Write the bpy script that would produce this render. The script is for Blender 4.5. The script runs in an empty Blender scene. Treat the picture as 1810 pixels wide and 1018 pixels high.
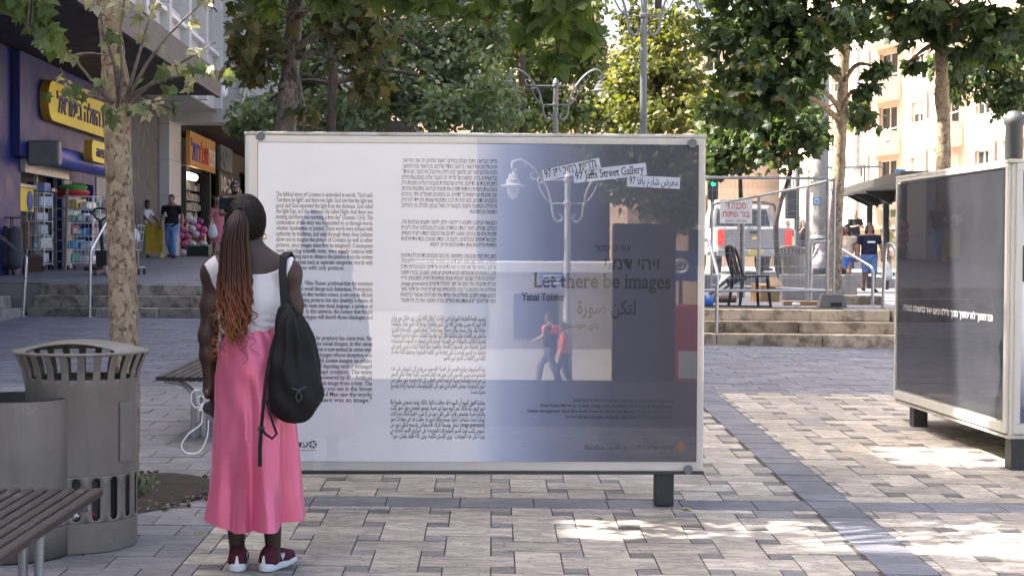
import bpy, math, random
import numpy as np
from mathutils import Vector, Matrix
SC = bpy.context.scene
COL = SC.collection
random.seed(7); RNG = np.random.default_rng(7)
R = math.radians; PI = math.pi; TAU = 2 * math.pi

# ------------------------------------------------------------------ camera, sky, sun, exposure
H, F = 1.63, 2700.0
CAMROT = Matrix.Rotation(PI / 2 - math.atan(69 / F), 3, 'X') @ Matrix.Rotation(0.005, 3, 'Z')
cd = bpy.data.cameras.new('Camera'); cam = bpy.data.objects.new('Camera', cd); COL.objects.link(cam)
cd.sensor_width = 36; cd.lens = F / 1810 * 36; cd.clip_start = 0.1; cd.clip_end = 2000
cam.matrix_world = Matrix.Translation((0, 0, H)) @ CAMROT.to_4x4()
SC.camera = cam
SUN_EL = R(50); SUN_AZ = math.atan2(-.985, .17)
w = bpy.data.worlds.new('World'); SC.world = w; w.use_nodes = True
nt = w.node_tree; bg = nt.nodes['Background']
sky = nt.nodes.new('ShaderNodeTexSky'); sky.sky_type = 'NISHITA'; sky.sun_disc = False
sky.sun_elevation = SUN_EL; sky.sun_rotation = SUN_AZ; sky.dust_density = 8.0; sky.air_density = 0.6; sky.ozone_density = 0.0
nt.links.new(sky.outputs[0], bg.inputs[0]); bg.inputs[1].default_value = 0.15
sl = bpy.data.lights.new('sun', 'SUN'); so = bpy.data.objects.new('sun', sl); COL.objects.link(so)
sl.energy = 4.2; sl.angle = R(0.53); sl.color = (1, .93, .82)
sdir = Vector((math.sin(SUN_AZ) * math.cos(SUN_EL), math.cos(SUN_AZ) * math.cos(SUN_EL), math.sin(SUN_EL)))
so.rotation_euler = sdir.to_track_quat('Z', 'Y').to_euler(); so.location = (-30, 10, 40)
SC.view_settings.view_transform = 'Standard'; SC.view_settings.look = 'None'
SC.view_settings.exposure = 2.48; SC.view_settings.gamma = 1
SC.cycles.max_bounces = 8; SC.cycles.transparent_max_bounces = 12; SC.cycles.use_denoising = True
SC.cycles.sample_clamp_indirect = 6

# ------------------------------------------------------------------ pixel -> world helpers (1810 x 1018 frame)
def ray(px, py): return CAMROT @ Vector(((px - 905) / F, -(py - 509) / F, -1))
def P(px, py, Y):
    v = ray(px, py); return Vector((v.x * Y / v.y, Y, H + v.z * Y / v.y))
SY, SX = .0237, -.008
def gz(x, y): return SY * y + SX * x
def G(px, py):
    v = ray(px, py); t = H / (SY * v.y + SX * v.x - v.z); return Vector((v.x * t, v.y * t, H + v.z * t))
def zl(x, y): return 1.06 + .0139 * (y - 23.3)        # upper pavement on the left
def zr(x, y): return .875 - .0145 * (y - 19.6)        # upper pavement on the right

# ------------------------------------------------------------------ mesh builder
class MB:
    def __init__(s): s.v = []; s.f = []; s.m = []; s.t = []; s.cur = 0; s.tone = .5
    def add(s, vs, fs):
        b = len(s.v); s.v += [tuple(v) for v in vs]
        for f in fs: s.f.append(tuple(i + b for i in f)); s.m.append(s.cur); s.t.append(s.tone)
        return s
    def hexa(s, p):
        return s.add(p, [(0, 3, 2, 1), (4, 5, 6, 7), (0, 1, 5, 4), (1, 2, 6, 5), (2, 3, 7, 6), (3, 0, 4, 7)])
    def mm(s, x0, x1, y0, y1, z0, z1):
        return s.hexa([(x0, y0, z0), (x1, y0, z0), (x1, y1, z0), (x0, y1, z0), (x0, y0, z1), (x1, y0, z1), (x1, y1, z1), (x0, y1, z1)])
    def box(s, c, d, rz=0, rx=0, ry=0):
        m = Matrix.Rotation(rz, 3, 'Z') @ Matrix.Rotation(ry, 3, 'Y') @ Matrix.Rotation(rx, 3, 'X'); c = Vector(c)
        x, y, z = d[0] / 2, d[1] / 2, d[2] / 2
        return s.hexa([c + m @ Vector(q) for q in ((-x, -y, -z), (x, -y, -z), (x, y, -z), (-x, y, -z), (-x, -y, z), (x, -y, z), (x, y, z), (-x, y, z))])
    def loft(s, rings, closed=True, caps=True):
        n = len(rings[0]); b = len(s.v); fs = []
        for i in range(len(rings) - 1):
            for j in range(n if closed else n - 1):
                k = (j + 1) % n
                fs.append((i * n + j, i * n + k, (i + 1) * n + k, (i + 1) * n + j))
        vs = [v for r in rings for v in r]
        if caps and closed:
            fs.append(tuple(range(n - 1, -1, -1))); fs.append(tuple((len(rings) - 1) * n + j for j in range(n)))
        return s.add(vs, fs)
    def tube(s, pts, r, n=8, caps=True, flat=1.0):
        pts = [Vector(p) for p in pts]; m = len(pts)
        rs = r if hasattr(r, '__len__') else [r] * m
        t0 = (pts[1] - pts[0]).normalized(); up = Vector((0, 0, 1)) if abs(t0.z) < .9 else Vector((1, 0, 0))
        u = t0.cross(up).normalized(); rings = []
        for i in range(m):
            t = (pts[min(i + 1, m - 1)] - pts[max(i - 1, 0)])
            t = t.normalized() if t.length > 1e-9 else t0
            u = (u - t * u.dot(t)); u = u.normalized() if u.length > 1e-6 else t.orthogonal().normalized()
            v = t.cross(u)
            rings.append([pts[i] + (u * math.cos(a) + v * math.sin(a) * flat) * rs[i] for a in (TAU * k / n for k in range(n))])
        return s.loft(rings, True, caps)
    def cyl(s, p0, p1, r0, r1=None, n=14): return s.tube([p0, p1], [r0, r0 if r1 is None else r1], n)
    def lathe(s, prof, c=(0, 0, 0), n=28, a0=0, a1=TAU, caps=False):
        full = abs(a1 - a0 - TAU) < 1e-6; m = n if full else n + 1
        rings = [[(c[0] + r * math.cos(a0 + (a1 - a0) * j / n), c[1] + r * math.sin(a0 + (a1 - a0) * j / n), c[2] + z) for j in range(m)] for r, z in prof]
        return s.loft(rings, full, caps and full)
    def prism(s, poly, z0, z1):
        return s.loft([[(x, y, z0) for x, y in poly], [(x, y, z1) for x, y in poly]], True, True)
    def blob(s, c, r, n=10, jit=0):
        rx, ry, rz = r if hasattr(r, '__len__') else (r, r, r); rings = []
        for i in range(1, n):
            th = PI * i / n
            rings.append([(c[0] + rx * math.sin(th) * math.cos(TAU * j / (2 * n)) * (1 + random.uniform(-jit, jit)), c[1] + ry * math.sin(th) * math.sin(TAU * j / (2 * n)) * (1 + random.uniform(-jit, jit)), c[2] - rz * math.cos(th)) for j in range(2 * n)])
        return s.loft(rings, True, True)
    def torus(s, c, R0, r0, n=24, m=8, axis='Z'):
        pts = []
        for k in range(n + 1):
            a = TAU * k / n; p = (R0 * math.cos(a), R0 * math.sin(a), 0)
            if axis == 'Y': p = (p[0], 0, p[1])
            if axis == 'X': p = (0, p[0], p[1])
            pts.append(Vector(c) + Vector(p))
        return s.tube(pts, r0, m, False)
    def build(s, name, mats, parent=None, smooth=None, bevel=0, world=False, seg=2):
        me = bpy.data.meshes.new(name)
        vs = s.v
        if world and parent is not None:
            pm = parent.matrix_world.inverted() if False else (Matrix.Translation(parent.location) @ parent.rotation_euler.to_matrix().to_4x4()).inverted()
            vs = [tuple(pm @ Vector(v)) for v in vs]
        me.from_pydata(vs, [], s.f); me.validate()
        if not isinstance(mats, (list, tuple)): mats = [mats]
        for m in mats: me.materials.append(m)
        if len(me.polygons) == len(s.m):
            if len(mats) > 1: me.polygons.foreach_set('material_index', s.m)
            a = me.attributes.new('tone', 'FLOAT', 'FACE'); a.data.foreach_set('value', s.t)
        if smooth is not None:
            me.shade_smooth(); me.set_sharp_from_angle(angle=R(smooth))
        o = bpy.data.objects.new(name, me); COL.objects.link(o)
        if parent is not None: o.parent = parent
        if bevel:
            b = o.modifiers.new('bevel', 'BEVEL'); b.width = bevel; b.segments = seg; b.limit_method = 'ANGLE'; b.angle_limit = R(40)
        return o
def tag(o, label, cat, group=None, kind=None):
    o['label'] = label; o['category'] = cat
    if group: o['group'] = group
    if kind: o['kind'] = kind
    return o
def thing(name, label, cat, loc=(0, 0, 0), rz=0, group=None):
    o = bpy.data.objects.new(name, None); COL.objects.link(o); o.location = loc; o.rotation_euler = (0, 0, rz)
    o.empty_display_size = .1
    return tag(o, label, cat, group)
def struct(o): o['kind'] = 'structure'; return o
def stuff(o): o['kind'] = 'stuff'; return o
def copy_tree(o, parent=None):
    c = o.copy(); COL.objects.link(c)
    if parent is not None: c.parent = parent
    for ch in list(o.children): copy_tree(ch, c)
    return c

# ------------------------------------------------------------------ materials
def newmat(name):
    m = bpy.data.materials.new(name); m.use_nodes = True
    return m, m.node_tree, m.node_tree.nodes['Principled BSDF']
def N(nt, typ, **kw):
    n = nt.nodes.new(typ)
    for k, v in kw.items():
        if k.startswith('i_'): n.inputs[k[2:].replace('_', ' ')].default_value = v
        else: setattr(n, k, v)
    return n
def rgba(c): return (c[0], c[1], c[2], 1)
def ramp(nt, stops, src=None, interp='LINEAR'):
    r = nt.nodes.new('ShaderNodeValToRGB'); r.color_ramp.interpolation = interp; e = r.color_ramp.elements
    while len(e) < len(stops): e.new(.5)
    for q, (p, c) in zip(e, stops): q.position = p; q.color = rgba(c) if hasattr(c, '__len__') else (c, c, c, 1)
    if src is not None: nt.links.new(src, r.inputs[0])
    return r
def mixc(nt, fac, a, b, mode='MIX'):
    m = nt.nodes.new('ShaderNodeMix'); m.data_type = 'RGBA'; m.blend_type = mode
    for i, q in ((0, fac), (6, a), (7, b)):
        if isinstance(q, bpy.types.NodeSocket): nt.links.new(q, m.inputs[i])
        elif i == 0: m.inputs[0].default_value = q
        else: m.inputs[i].default_value = rgba(q)
    return m.outputs[2]
def noise(nt, scale, detail=5, rough=.55, coord=None, dist=0):
    n = N(nt, 'ShaderNodeTexNoise', i_Scale=scale, i_Detail=detail, i_Roughness=rough, i_Distortion=dist)
    if coord is not None: nt.links.new(coord, n.inputs['Vector'])
    return n.outputs['Fac']
def M(name, col, rough=.6, metal=0., var=.15, scale=6, bump=.0, bscale=80, spec=.5, dirt=None, dscale=3, dmin=.55, tone=0, sheen=0, streak=None):
    m, nt, b = newmat(name); L = nt.links
    co = N(nt, 'ShaderNodeTexCoord').outputs['Object']
    n1 = noise(nt, scale, 6, .6, co)
    lo = [max(0, c * (1 - var)) for c in col]; hi = [min(1, c * (1 + var)) for c in col]
    c = ramp(nt, [(.3, lo), (.7, hi)], n1).outputs[0]
    if dirt:
        n2 = noise(nt, dscale, 8, .68, co)
        f = ramp(nt, [(dmin, 0), (min(1, dmin + .14), 1)], n2).outputs[0]
        c = mixc(nt, f, c, dirt)
    if streak:                                                   # run-off streaks and scuffs
        mp = N(nt, 'ShaderNodeMapping'); mp.inputs['Scale'].default_value = (1, 1, .09); L.new(co, mp.inputs[0])
        c = mixc(nt, ramp(nt, [(.56, 0), (.74, .4)], noise(nt, 10, 6, .65, mp.outputs[0])).outputs[0], c, streak)
    if tone:
        at = N(nt, 'ShaderNodeAttribute', attribute_name='tone').outputs['Fac']
        c = mixc(nt, 1.0, c, ramp(nt, [(0, 1 - tone), (1, 1 + tone)], at).outputs[0], 'MULTIPLY')
    L.new(c, b.inputs['Base Color'])
    rr = ramp(nt, [(.3, max(0, rough - .08)), (.7, min(1, rough + .08))], n1)
    L.new(rr.outputs[0], b.inputs['Roughness'])
    b.inputs['Metallic'].default_value = metal; b.inputs['Specular IOR Level'].default_value = spec
    if sheen: b.inputs['Sheen Weight'].default_value = sheen
    if bump:
        bn = N(nt, 'ShaderNodeBump', i_Strength=bump, i_Distance=.01)
        L.new(noise(nt, bscale, 4, .6, co), bn.inputs['Height']); L.new(bn.outputs[0], b.inputs['Normal'])
    return m
def emit(name, col, s):
    m, nt, b = newmat(name); b.inputs['Base Color'].default_value = rgba(col)
    b.inputs['Emission Color'].default_value = rgba(col); b.inputs['Emission Strength'].default_value = s
    return m
def glassmat(name, ior=1.5, tint=(1, 1, 1), rough=0.0):
    m, nt, b = newmat(name); nt.nodes.remove(b)
    out = nt.nodes['Material Output']; t = N(nt, 'ShaderNodeBsdfTransparent'); g = N(nt, 'ShaderNodeBsdfGlossy'); fr = N(nt, 'ShaderNodeFresnel', i_IOR=ior)
    t.inputs[0].default_value = rgba(tint); g.inputs['Roughness'].default_value = rough
    mx = N(nt, 'ShaderNodeMixShader'); ge = N(nt, 'ShaderNodeNewGeometry'); mm_ = N(nt, 'ShaderNodeMath', operation='MULTIPLY_ADD'); mm_.inputs[1].default_value = -1; mm_.inputs[2].default_value = 1; nt.links.new(ge.outputs['Backfacing'], mm_.inputs[0])
    ml = N(nt, 'ShaderNodeMath', operation='MULTIPLY'); nt.links.new(mm_.outputs[0], ml.inputs[0]); nt.links.new(fr.outputs[0], ml.inputs[1])   # the inner face of a thin pane sends nothing back
    nt.links.new(ml.outputs[0], mx.inputs[0]); nt.links.new(t.outputs[0], mx.inputs[1]); nt.links.new(g.outputs[0], mx.inputs[2])
    nt.links.new(mx.outputs[0], out.inputs[0]); return m
MT = dict(
    steel=M('brushed steel', (.55, .55, .56), .3, .9, .1, 12),
    galv=M('galvanised steel', (.42, .43, .44), .45, .7, .2, 14, dirt=(.25, .24, .22), dscale=6, dmin=.62),
    dark=M('dark painted metal', (.03, .032, .033), .5, 0, .25, 10, .1, 60, dirt=(.08, .07, .06), dscale=9, dmin=.62),
    binpaint=M('olive grey bin paint', (.19, .178, .15), .45, .05, .12, 4, .05, 120, dirt=(.27, .25, .22), dscale=7, dmin=.60, streak=(.10, .09, .075)),
    lampgrey=M('grey lamp paint', (.16, .17, .175), .45, .3, .15, 5),
    alu=M('pale weathered aluminium', (.56, .55, .50), .42, .1, .06, 3, .03, 90, dirt=(.42, .4, .35), dscale=2.2, dmin=.66),
    alutop=M('rain stained frame paint', (.52, .51, .46), .5, .1, .15, 6, .05, 90, dirt=(.33, .3, .22), dscale=5, dmin=.5),
    wood=M('worn dark brown slats', (.04, .029, .024), .6, 0, .35, 9, .3, 70, dirt=(.15, .125, .11), dscale=13, dmin=.56),
    concrete=M('concrete', (.27, .26, .24), .85, 0, .15, 5, .3, 90, dirt=(.16, .15, .14), dscale=4, dmin=.55),
    stone=M('pale limestone', (.5, .46, .4), .75, 0, .1, 3, .15, 60, dirt=(.38, .34, .28), dscale=2, dmin=.58, tone=.12),
    black=M('black plastic', (.02, .02, .021), .45, 0, .2, 8),
    rubber=M('black rubber', (.022, .022, .022), .8, 0, .2, 12),
    white=M('white paint', (.75, .75, .74), .5, 0, .05, 5, dirt=(.55, .54, .5), dscale=5, dmin=.64),
    brown=M('dark brown bark', (.06, .045, .035), .9, 0, .35, 18, .6, 40),
    soil=M('dark soil', (.04, .028, .02), .95, 0, .5, 14, .9, 30),
    glass=glassmat('window glass', 1.5),
    yellow=M('sign yellow', (.8, .62, .02), .4, 0, .05, 4),
    navy=M('shop front navy', (.008, .015, .125), .5, 0, .12, 2, .03, 30),
    red=M('red plastic', (.55, .03, .03), .4, 0, .1, 6),
    gold=M('gold', (.9, .6, .2), .2, 1, .05, 8),
    ink=M('printing ink', (.02, .021, .028), .6, 0, .1, 5),
    whiteink=M('white printing ink', (.8, .8, .8), .6, 0, .02, 5),
)

# ------------------------------------------------------------------ lettering
def ar(sx):
    forms = {}; seq = 'ا2ب4ة2ت4ث4ج4ح4خ4د2ذ2ر2ز2س4ش4ص4ض4ط4ظ4ع4غ4ف4ق4ك4ل4م4ن4ه4و2ى2ي4'; cp = 0xFE8D
    for i in range(0, len(seq), 2):
        n = int(seq[i + 1]); forms[seq[i]] = [chr(cp + k) for k in range(n)]; cp += n
    forms['أ'] = ['\uFE83', '\uFE84']; forms['إ'] = ['\uFE87', '\uFE88']; forms['آ'] = ['\uFE81', '\uFE82']; forms['ئ'] = [chr(0xFE89 + k) for k in range(4)]
    out = []
    for i, ch in enumerate(sx):
        if ch not in forms: out.append(ch); continue
        f = forms[ch]; pj = i > 0 and sx[i - 1] in forms and len(forms[sx[i - 1]]) == 4
        nj = i + 1 < len(sx) and sx[i + 1] in forms and len(f) == 4
        out.append(f[(3 if pj else 2)] if nj else f[1 if pj else 0])
    return ''.join(reversed(out))
def he(s): return s[::-1].translate(str.maketrans('()', ')('))
_tc = bpy.data.curves.new('lettering_source', 'FONT'); _to = bpy.data.objects.new('lettering_source', _tc)
_cache = {}
SERIF = [False]
def glyphs(s, bold=0.0):
    k = (s, bold, SERIF[0])
    if k not in _cache:
        _tc.body = s; _tc.size = 1; _tc.offset = bold; _tc.resolution_u = 3
        me = bpy.data.meshes.new_from_object(_to)
        v = np.array([q.co[:2] for q in me.vertices]); f = [tuple(p.vertices) for p in me.polygons]
        bpy.data.meshes.remove(me)
        if SERIF[0] and len(v):                                     # slab feet and shoulders on the stems of Latin letters
            cnt = {}
            for p in f:
                for a, b in zip(p, p[1:] + p[:1]):
                    e = (min(a, b), max(a, b)); cnt.setdefault(e, []).append(p)
            nv = [v]; nf = list(f); base = len(v)
            for (a, b), ps in cnt.items():
                if len(ps) != 1 or abs(v[a, 1] - v[b, 1]) > .002: continue
                x0, x1 = sorted((v[a, 0], v[b, 0])); y0 = v[a, 1]
                if not .045 < x1 - x0 < .17: continue
                up = np.mean([v[q, 1] for q in ps[0]]) > y0
                if up and abs(y0) > .03 and y0 > -.1: continue
                q = [(x0 - .06, y0), (x1 + .06, y0), (x1 + .06, y0 + .07), (x0 - .06, y0 + .07)] if up else [(x0 - .07, y0 - .07), (x1 + (.05 if y0 > .65 else 0), y0 - .07), (x1 + (.05 if y0 > .65 else 0), y0), (x0 - .07, y0)]
                nv.append(np.array(q)); nf.append((base, base + 1, base + 2, base + 3)); base += 4
            v = np.concatenate(nv); f = nf
        _cache[k] = (v, f)
    return _cache[k]
def letter(mb, s, size, O, U, V, align='C', width=None, bold=0.0, rot=0):
    """lettering on a plane: O origin, U right, V up (unit vectors)"""
    v, f = glyphs(s, bold)
    if len(v) == 0: return
    v = v * size; x0, x1 = v[:, 0].min(), v[:, 0].max()
    if width: v = v.copy(); v[:, 0] = (v[:, 0] - x0) * width / (x1 - x0); x0, x1 = 0, width
    v = v - [{'L': x0, 'C': (x0 + x1) / 2, 'R': x1}[align], 0]
    if rot: c, q = math.cos(rot), math.sin(rot); v = v @ np.array([[c, q], [-q, c]])
    O, U, V = Vector(O), Vector(U), Vector(V)
    mb.add([O + U * a + V * b for a, b in v.tolist()], f)
# ------------------------------------------------------------------ leaves
_h = [(.20, -.04), (.50, .08), (.34, .24), (.60, .50), (.28, .50), (.22, .68)]
T_PLANE = np.array([(0, .28, .03), (0, 0, 0)] + [(x, y, -.25 * x - .25 * y * y) for x, y in _h] + [(0, 1, -.3)] + [(-x, y, -.25 * x - .25 * y * y) for x, y in _h[::-1]])
F_PLANE = np.array([(0, 1 + i, 1 + (i + 1) % 14) for i in range(14)])
T_OVAL = np.array([(0, 0, 0), (.26, .28, -.07), (.24, .65, -.13), (0, 1, -.22), (-.24, .65, -.13), (-.26, .28, -.07)])
F_OVAL = np.array([(0, 1, 2, 3), (0, 3, 4, 5)])
def leafmat(name, stops, trans=.4, rough=.5):
    m, nt, b = newmat(name); L = nt.links
    at = N(nt, 'ShaderNodeAttribute', attribute_name='tone').outputs['Fac']
    c = ramp(nt, stops, at).outputs[0]
    L.new(c, b.inputs['Base Color']); b.inputs['Roughness'].default_value = rough
    tr = N(nt, 'ShaderNodeBsdfTranslucent'); L.new(mixc(nt, 1, c, (1.5, 1.45, .6), 'MULTIPLY'), tr.inputs[0])
    mx = N(nt, 'ShaderNodeMixShader'); mx.inputs[0].default_value = trans
    L.new(b.outputs[0], mx.inputs[1]); L.new(tr.outputs[0], mx.inputs[2]); L.new(mx.outputs[0], nt.nodes['Material Output'].inputs[0])
    return m
LM = dict(
    plane=leafmat('plane leaves', [(0, (.03, .05, .022)), (.5, (.055, .09, .034)), (.85, (.095, .13, .045)), (.93, (.12, .1, .03)), (1, (.2, .09, .03))]),
    olive=leafmat('olive brown leaves', [(0, (.05, .065, .024)), (.5, (.095, .11, .04)), (.9, (.18, .14, .045)), (1, (.26, .19, .07))]),
    grey=leafmat('grey green leaves', [(0, (.08, .125, .075)), (.5, (.14, .19, .115)), (.9, (.2, .25, .15)), (1, (.25, .27, .15))], .4, .3),
    bright=leafmat('bright green leaves', [(0, (.05, .09, .025)), (.5, (.09, .14, .04)), (1, (.16, .2, .06))], .5),
    mid=leafmat('mid green leaves', [(0, (.06, .095, .035)), (.5, (.11, .15, .06)), (.92, (.17, .2, .08)), (1, (.22, .2, .07))], .45),
    yellow=leafmat('yellowing leaves', [(0, (.07, .095, .025)), (.5, (.13, .15, .045)), (.92, (.22, .21, .06)), (1, (.26, .16, .06))], .45),
    dry=leafmat('pale dry leaves', [(0, (.2, .22, .13)), (.5, (.34, .34, .24)), (1, (.45, .42, .33))], .4),
)
def rots(n, up=.6, droop=.5, rng=RNG):
    nz = rng.normal(size=(n, 3)) * [1, 1, .7] + [0, 0, up * 2]; nz /= np.linalg.norm(nz, axis=1)[:, None]
    d = rng.normal(size=(n, 3)) * [1, 1, .5] - [0, 0, droop * 1.2]
    d -= nz * (d * nz).sum(1)[:, None]; d /= np.linalg.norm(d, axis=1)[:, None] + 1e-9
    x = np.cross(d, nz); return np.stack([x, d, nz], 2)
def leaves(name, pos, size, mat, parent=None, tmpl='plane', up=.6, droop=.5, org=(0, 0, 0), tone=None):
    T, Fc = (T_PLANE, F_PLANE) if tmpl == 'plane' else (T_OVAL, F_OVAL)
    n = len(pos); Rm = rots(n, up, droop); sz = size * RNG.uniform(.6, 1.25, n)
    v = np.einsum('nij,kj->nki', Rm, T) * sz[:, None, None] + (np.asarray(pos) - np.asarray(org))[:, None, :]
    k = len(T); f = (Fc[None] + (np.arange(n) * k)[:, None, None]).reshape(-1, Fc.shape[1])
    me = bpy.data.meshes.new(name); me.from_pydata(v.reshape(-1, 3), [], f); me.materials.append(mat)
    t = RNG.beta(2, 2.2, n) if tone is None else tone
    a = me.attributes.new('tone', 'FLOAT', 'FACE'); a.data.foreach_set('value', np.repeat(t, len(Fc)).astype(np.float32))
    o = bpy.data.objects.new(name, me); COL.objects.link(o)
    if parent is not None: o.parent = parent
    return o
def cluster_points(cl, n, clump=14, spread=.35, shell=.5):
    """cl: list of (centre, radii). Points gather in twigs so the crown has gaps and an uneven outline."""
    vol = np.array([c[1][0] * c[1][1] * c[1][2] for c in cl]) ** .7; vol /= vol.sum(); out = []
    for (c, r), q in zip(cl, vol):
        m = max(1, int(n * q / clump)); d = RNG.normal(size=(m, 3)); d /= np.linalg.norm(d, axis=1)[:, None]
        rad = RNG.uniform(0, 1, m) ** shell
        cc = np.asarray(c) + d * rad[:, None] * np.asarray(r) * RNG.uniform(.8, 1.12, (m, 1))
        s = spread * min(r)
        out.append((cc[:, None, :] + RNG.normal(size=(m, clump, 3)) * s * [1, 1, .8]).reshape(-1, 3))
    return np.concatenate(out)
# ------------------------------------------------------------------ setting: ground, paving, steps
MT['mortar'] = M('dark joint', (.055, .05, .046), .95, 0, .3, 20)
def paver(name, a, b, streak, tone=.16):
    m, nt, bs = newmat(name); L = nt.links; co = N(nt, 'ShaderNodeTexCoord').outputs['Object']
    mp = N(nt, 'ShaderNodeMapping'); mp.inputs['Scale'].default_value = (1, 3.2, 1); L.new(co, mp.inputs[0])
    at = N(nt, 'ShaderNodeAttribute', attribute_name='tone').outputs['Fac']
    off = N(nt, 'ShaderNodeVectorMath', operation='ADD'); L.new(mp.outputs[0], off.inputs[0])
    sc = N(nt, 'ShaderNodeVectorMath', operation='SCALE'); sc.inputs[0].default_value = (37, 17, 53); L.new(at, sc.inputs['Scale']); L.new(sc.outputs[0], off.inputs[1])
    c = ramp(nt, [(.3, a), (.7, b)], noise(nt, 2.2, 5, .6, co)).outputs[0]
    f = ramp(nt, [(.46, 0), (.53, .85), (.6, .2), (.68, .9)], noise(nt, 5, 8, .68, off.outputs[0], .6)).outputs[0]
    c = mixc(nt, f, c, streak)
    spots = ramp(nt, [(.66, 0), (.7, .75)], noise(nt, 26, 3, .5, co)).outputs[0]
    c = mixc(nt, spots, c, (.07, .062, .058))
    grime = ramp(nt, [(.48, 0), (.75, .45)], noise(nt, .9, 6, .6, co)).outputs[0]
    c = mixc(nt, grime, c, (.15, .135, .125))
    c = mixc(nt, 1, c, ramp(nt, [(0, 1 - tone), (1, 1 + tone)], at).outputs[0], 'MULTIPLY')
    L.new(c, bs.inputs['Base Color'])
    L.new(ramp(nt, [(.3, .5), (.7, .75)], noise(nt, 3, 5, .6, co)).outputs[0], bs.inputs['Roughness'])
    bn = N(nt, 'ShaderNodeBump', i_Strength=.25, i_Distance=.006); L.new(noise(nt, 45, 6, .65, co), bn.inputs['Height']); L.new(bn.outputs[0], bs.inputs['Normal'])
    return m
PV = [paver('beige pavers', (.335, .30, .25), (.46, .415, .35), (.17, .157, .148), .2),
      paver('small charcoal pavers', (.12, .115, .115), (.19, .175, .165), (.08, .078, .08), .35),
      paver('blue grey pavers', (.115, .12, .148), (.165, .172, .205), (.085, .088, .105)),
      paver('grey slabs', (.185, .182, .188), (.265, .258, .26), (.13, .128, .134))]
def st(s, t): return s - .013 * t, t + .013 * s
def inzone(s, t):
    """zone of the plaza paving at paving coordinates"""
    if t > 14.05: return 3 if False else 2
    if 1.80 <= s <= 2.06: return 9
    if 8.42 <= t <= 8.70: return 9
    if s < -1.42: return 3
    return 0
def tilebox(mb, s0, s1, t0, t1, mi, zf, g=.0035, top=.0, tilt=.0012):
    mb.cur = 3 if mi == 0 and random.random() < .035 else mi; mb.tone = random.random(); e = random.uniform(-.0015, .0015)
    q = []
    for dz, sh in ((-.03, 0), (0, 1)):
        for s, t in ((s0 + g, t0 + g), (s1 - g, t0 + g), (s1 - g, t1 - g), (s0 + g, t1 - g)):
            x, y = st(s, t); q.append((x, y, zf(x, y) + dz + top + (e + random.uniform(-tilt, tilt)) * sh))
    mb.hexa(q)
def paving():
    mb = MB(); U = .111
    sm, sM = -8, 9
    # windmill pattern of long tiles laid both ways around small charcoal squares
    j0, j1 = int(3.5 / (3 * U)), int(15 / (3 * U))
    def put(a, b, c, d, mi):
        s0, s1, t0, t1 = a * U, b * U, c * U, d * U
        for S0, S1, T0, T1 in FIELDS:
            x0, x1, y0, y1 = max(s0, S0), min(s1, S1), max(t0, T0), min(t1, T1)
            if x1 - x0 > .03 and y1 - y0 > .03: tilebox(mb, x0, x1, y0, y1, mi, gz)
    FIELDS = [(-1.42, 1.80, 3.6, 8.42), (-1.42, 1.80, 8.70, 14.05), (2.06, 6.5, 3.6, 8.42), (2.06, 6.5, 8.70, 14.05)]
    for j in range(j0, j1 + 2):
        for k in range(-3, 12):
            o = 6 * k + 3 * (j % 2) ; y = 3 * j
            put(o, o + 4, y, y + 2, 0); put(o + 4, o + 6, y - 1, y + 3, 0)
            put(o, o + 1, y + 2, y + 3, 1 if random.random() < .86 else 3); put(o + 3, o + 4, y + 2, y + 3, 1 if random.random() < .86 else 3)
    t = 3.6
    while t < 14.05:                                     # dark stripe running away from the camera
        tilebox(mb, 1.80, 2.06, t, min(t + .222, 14.05), 2, gz); t += .222
    for S0, S1 in ((-1.42, 1.80), (2.06, 6.5)):          # dark cross stripe
        s = S0
        while s < S1 - .05: tilebox(mb, s, min(s + .415, S1), 8.42, 8.70, 3 if s < 1 else 2, gz); s += .415
    t = 3.3; r = 0
    while t < 14.05:                                     # grey slabs on the left
        s = -1.42 - (.0 if r % 2 else .16)
        if r % 2 == 0: tilebox(mb, -1.58, -1.42, t, t + .24, 3, gz)
        while s > -8.5:
            if not (SOIL[0] < s - .16 < SOIL[1] and SOIL[2] < t + .12 < SOIL[3]): tilebox(mb, s - .33, s, t, min(t + .24, 14.05), 3, gz)
            s -= .33
        t += .24; r += 1
    t = 14.05; r = 0
    while t < 23.2:                                      # blue grey running bond in the far half
        s = -10 + (.22 if r % 2 else 0)
        while s < 9.5:
            x, y = st(s, t)
            lim = 22.95 if s < 0 else 19.6
            if t < lim: tilebox(mb, s, s + .44, t, t + .24, 2, gz, .004)
            s += .44
        t += .24; r += 1
    o = mb.build('paving', PV); return struct(o)
SOIL = (-2.72, -1.78, 8.0, 9.35)
def sheet(name, mat, pts, fn):
    xs = sorted({p[0] for p in pts}); ys = sorted({p[1] for p in pts}); mb = MB()
    mb.add([(x, y, fn(x, y)) for y in ys for x in xs], [(j * len(xs) + i, j * len(xs) + i + 1, (j + 1) * len(xs) + i + 1, (j + 1) * len(xs) + i) for j in range(len(ys) - 1) for i in range(len(xs) - 1)])
    return struct(mb.build(name, mat))
paving()
def zb(x, y):          # plaza base, dropping away behind the camera
    if y >= -3: return gz(x, y) - .006
    return gz(x, -3) - .006 - min(1.42, (-3 - y) * .125)
sheet('plaza_ground', MT['mortar'], [(x, y) for x in (-9, -3, 3, 9) for y in (-3, 24)], zb)
ground = sheet('ground', M('dusty ground', (.34, .31, .27), .9, 0, .15, 2, .2, 20), [(x, y) for x in (-400, -60, 60, 400) for y in (-400, -60, 60, 700)], lambda x, y: -2.2)
rear_m = paver('rear pavement', (.34, .32, .29), (.45, .42, .37), (.25, .24, .22))
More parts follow.
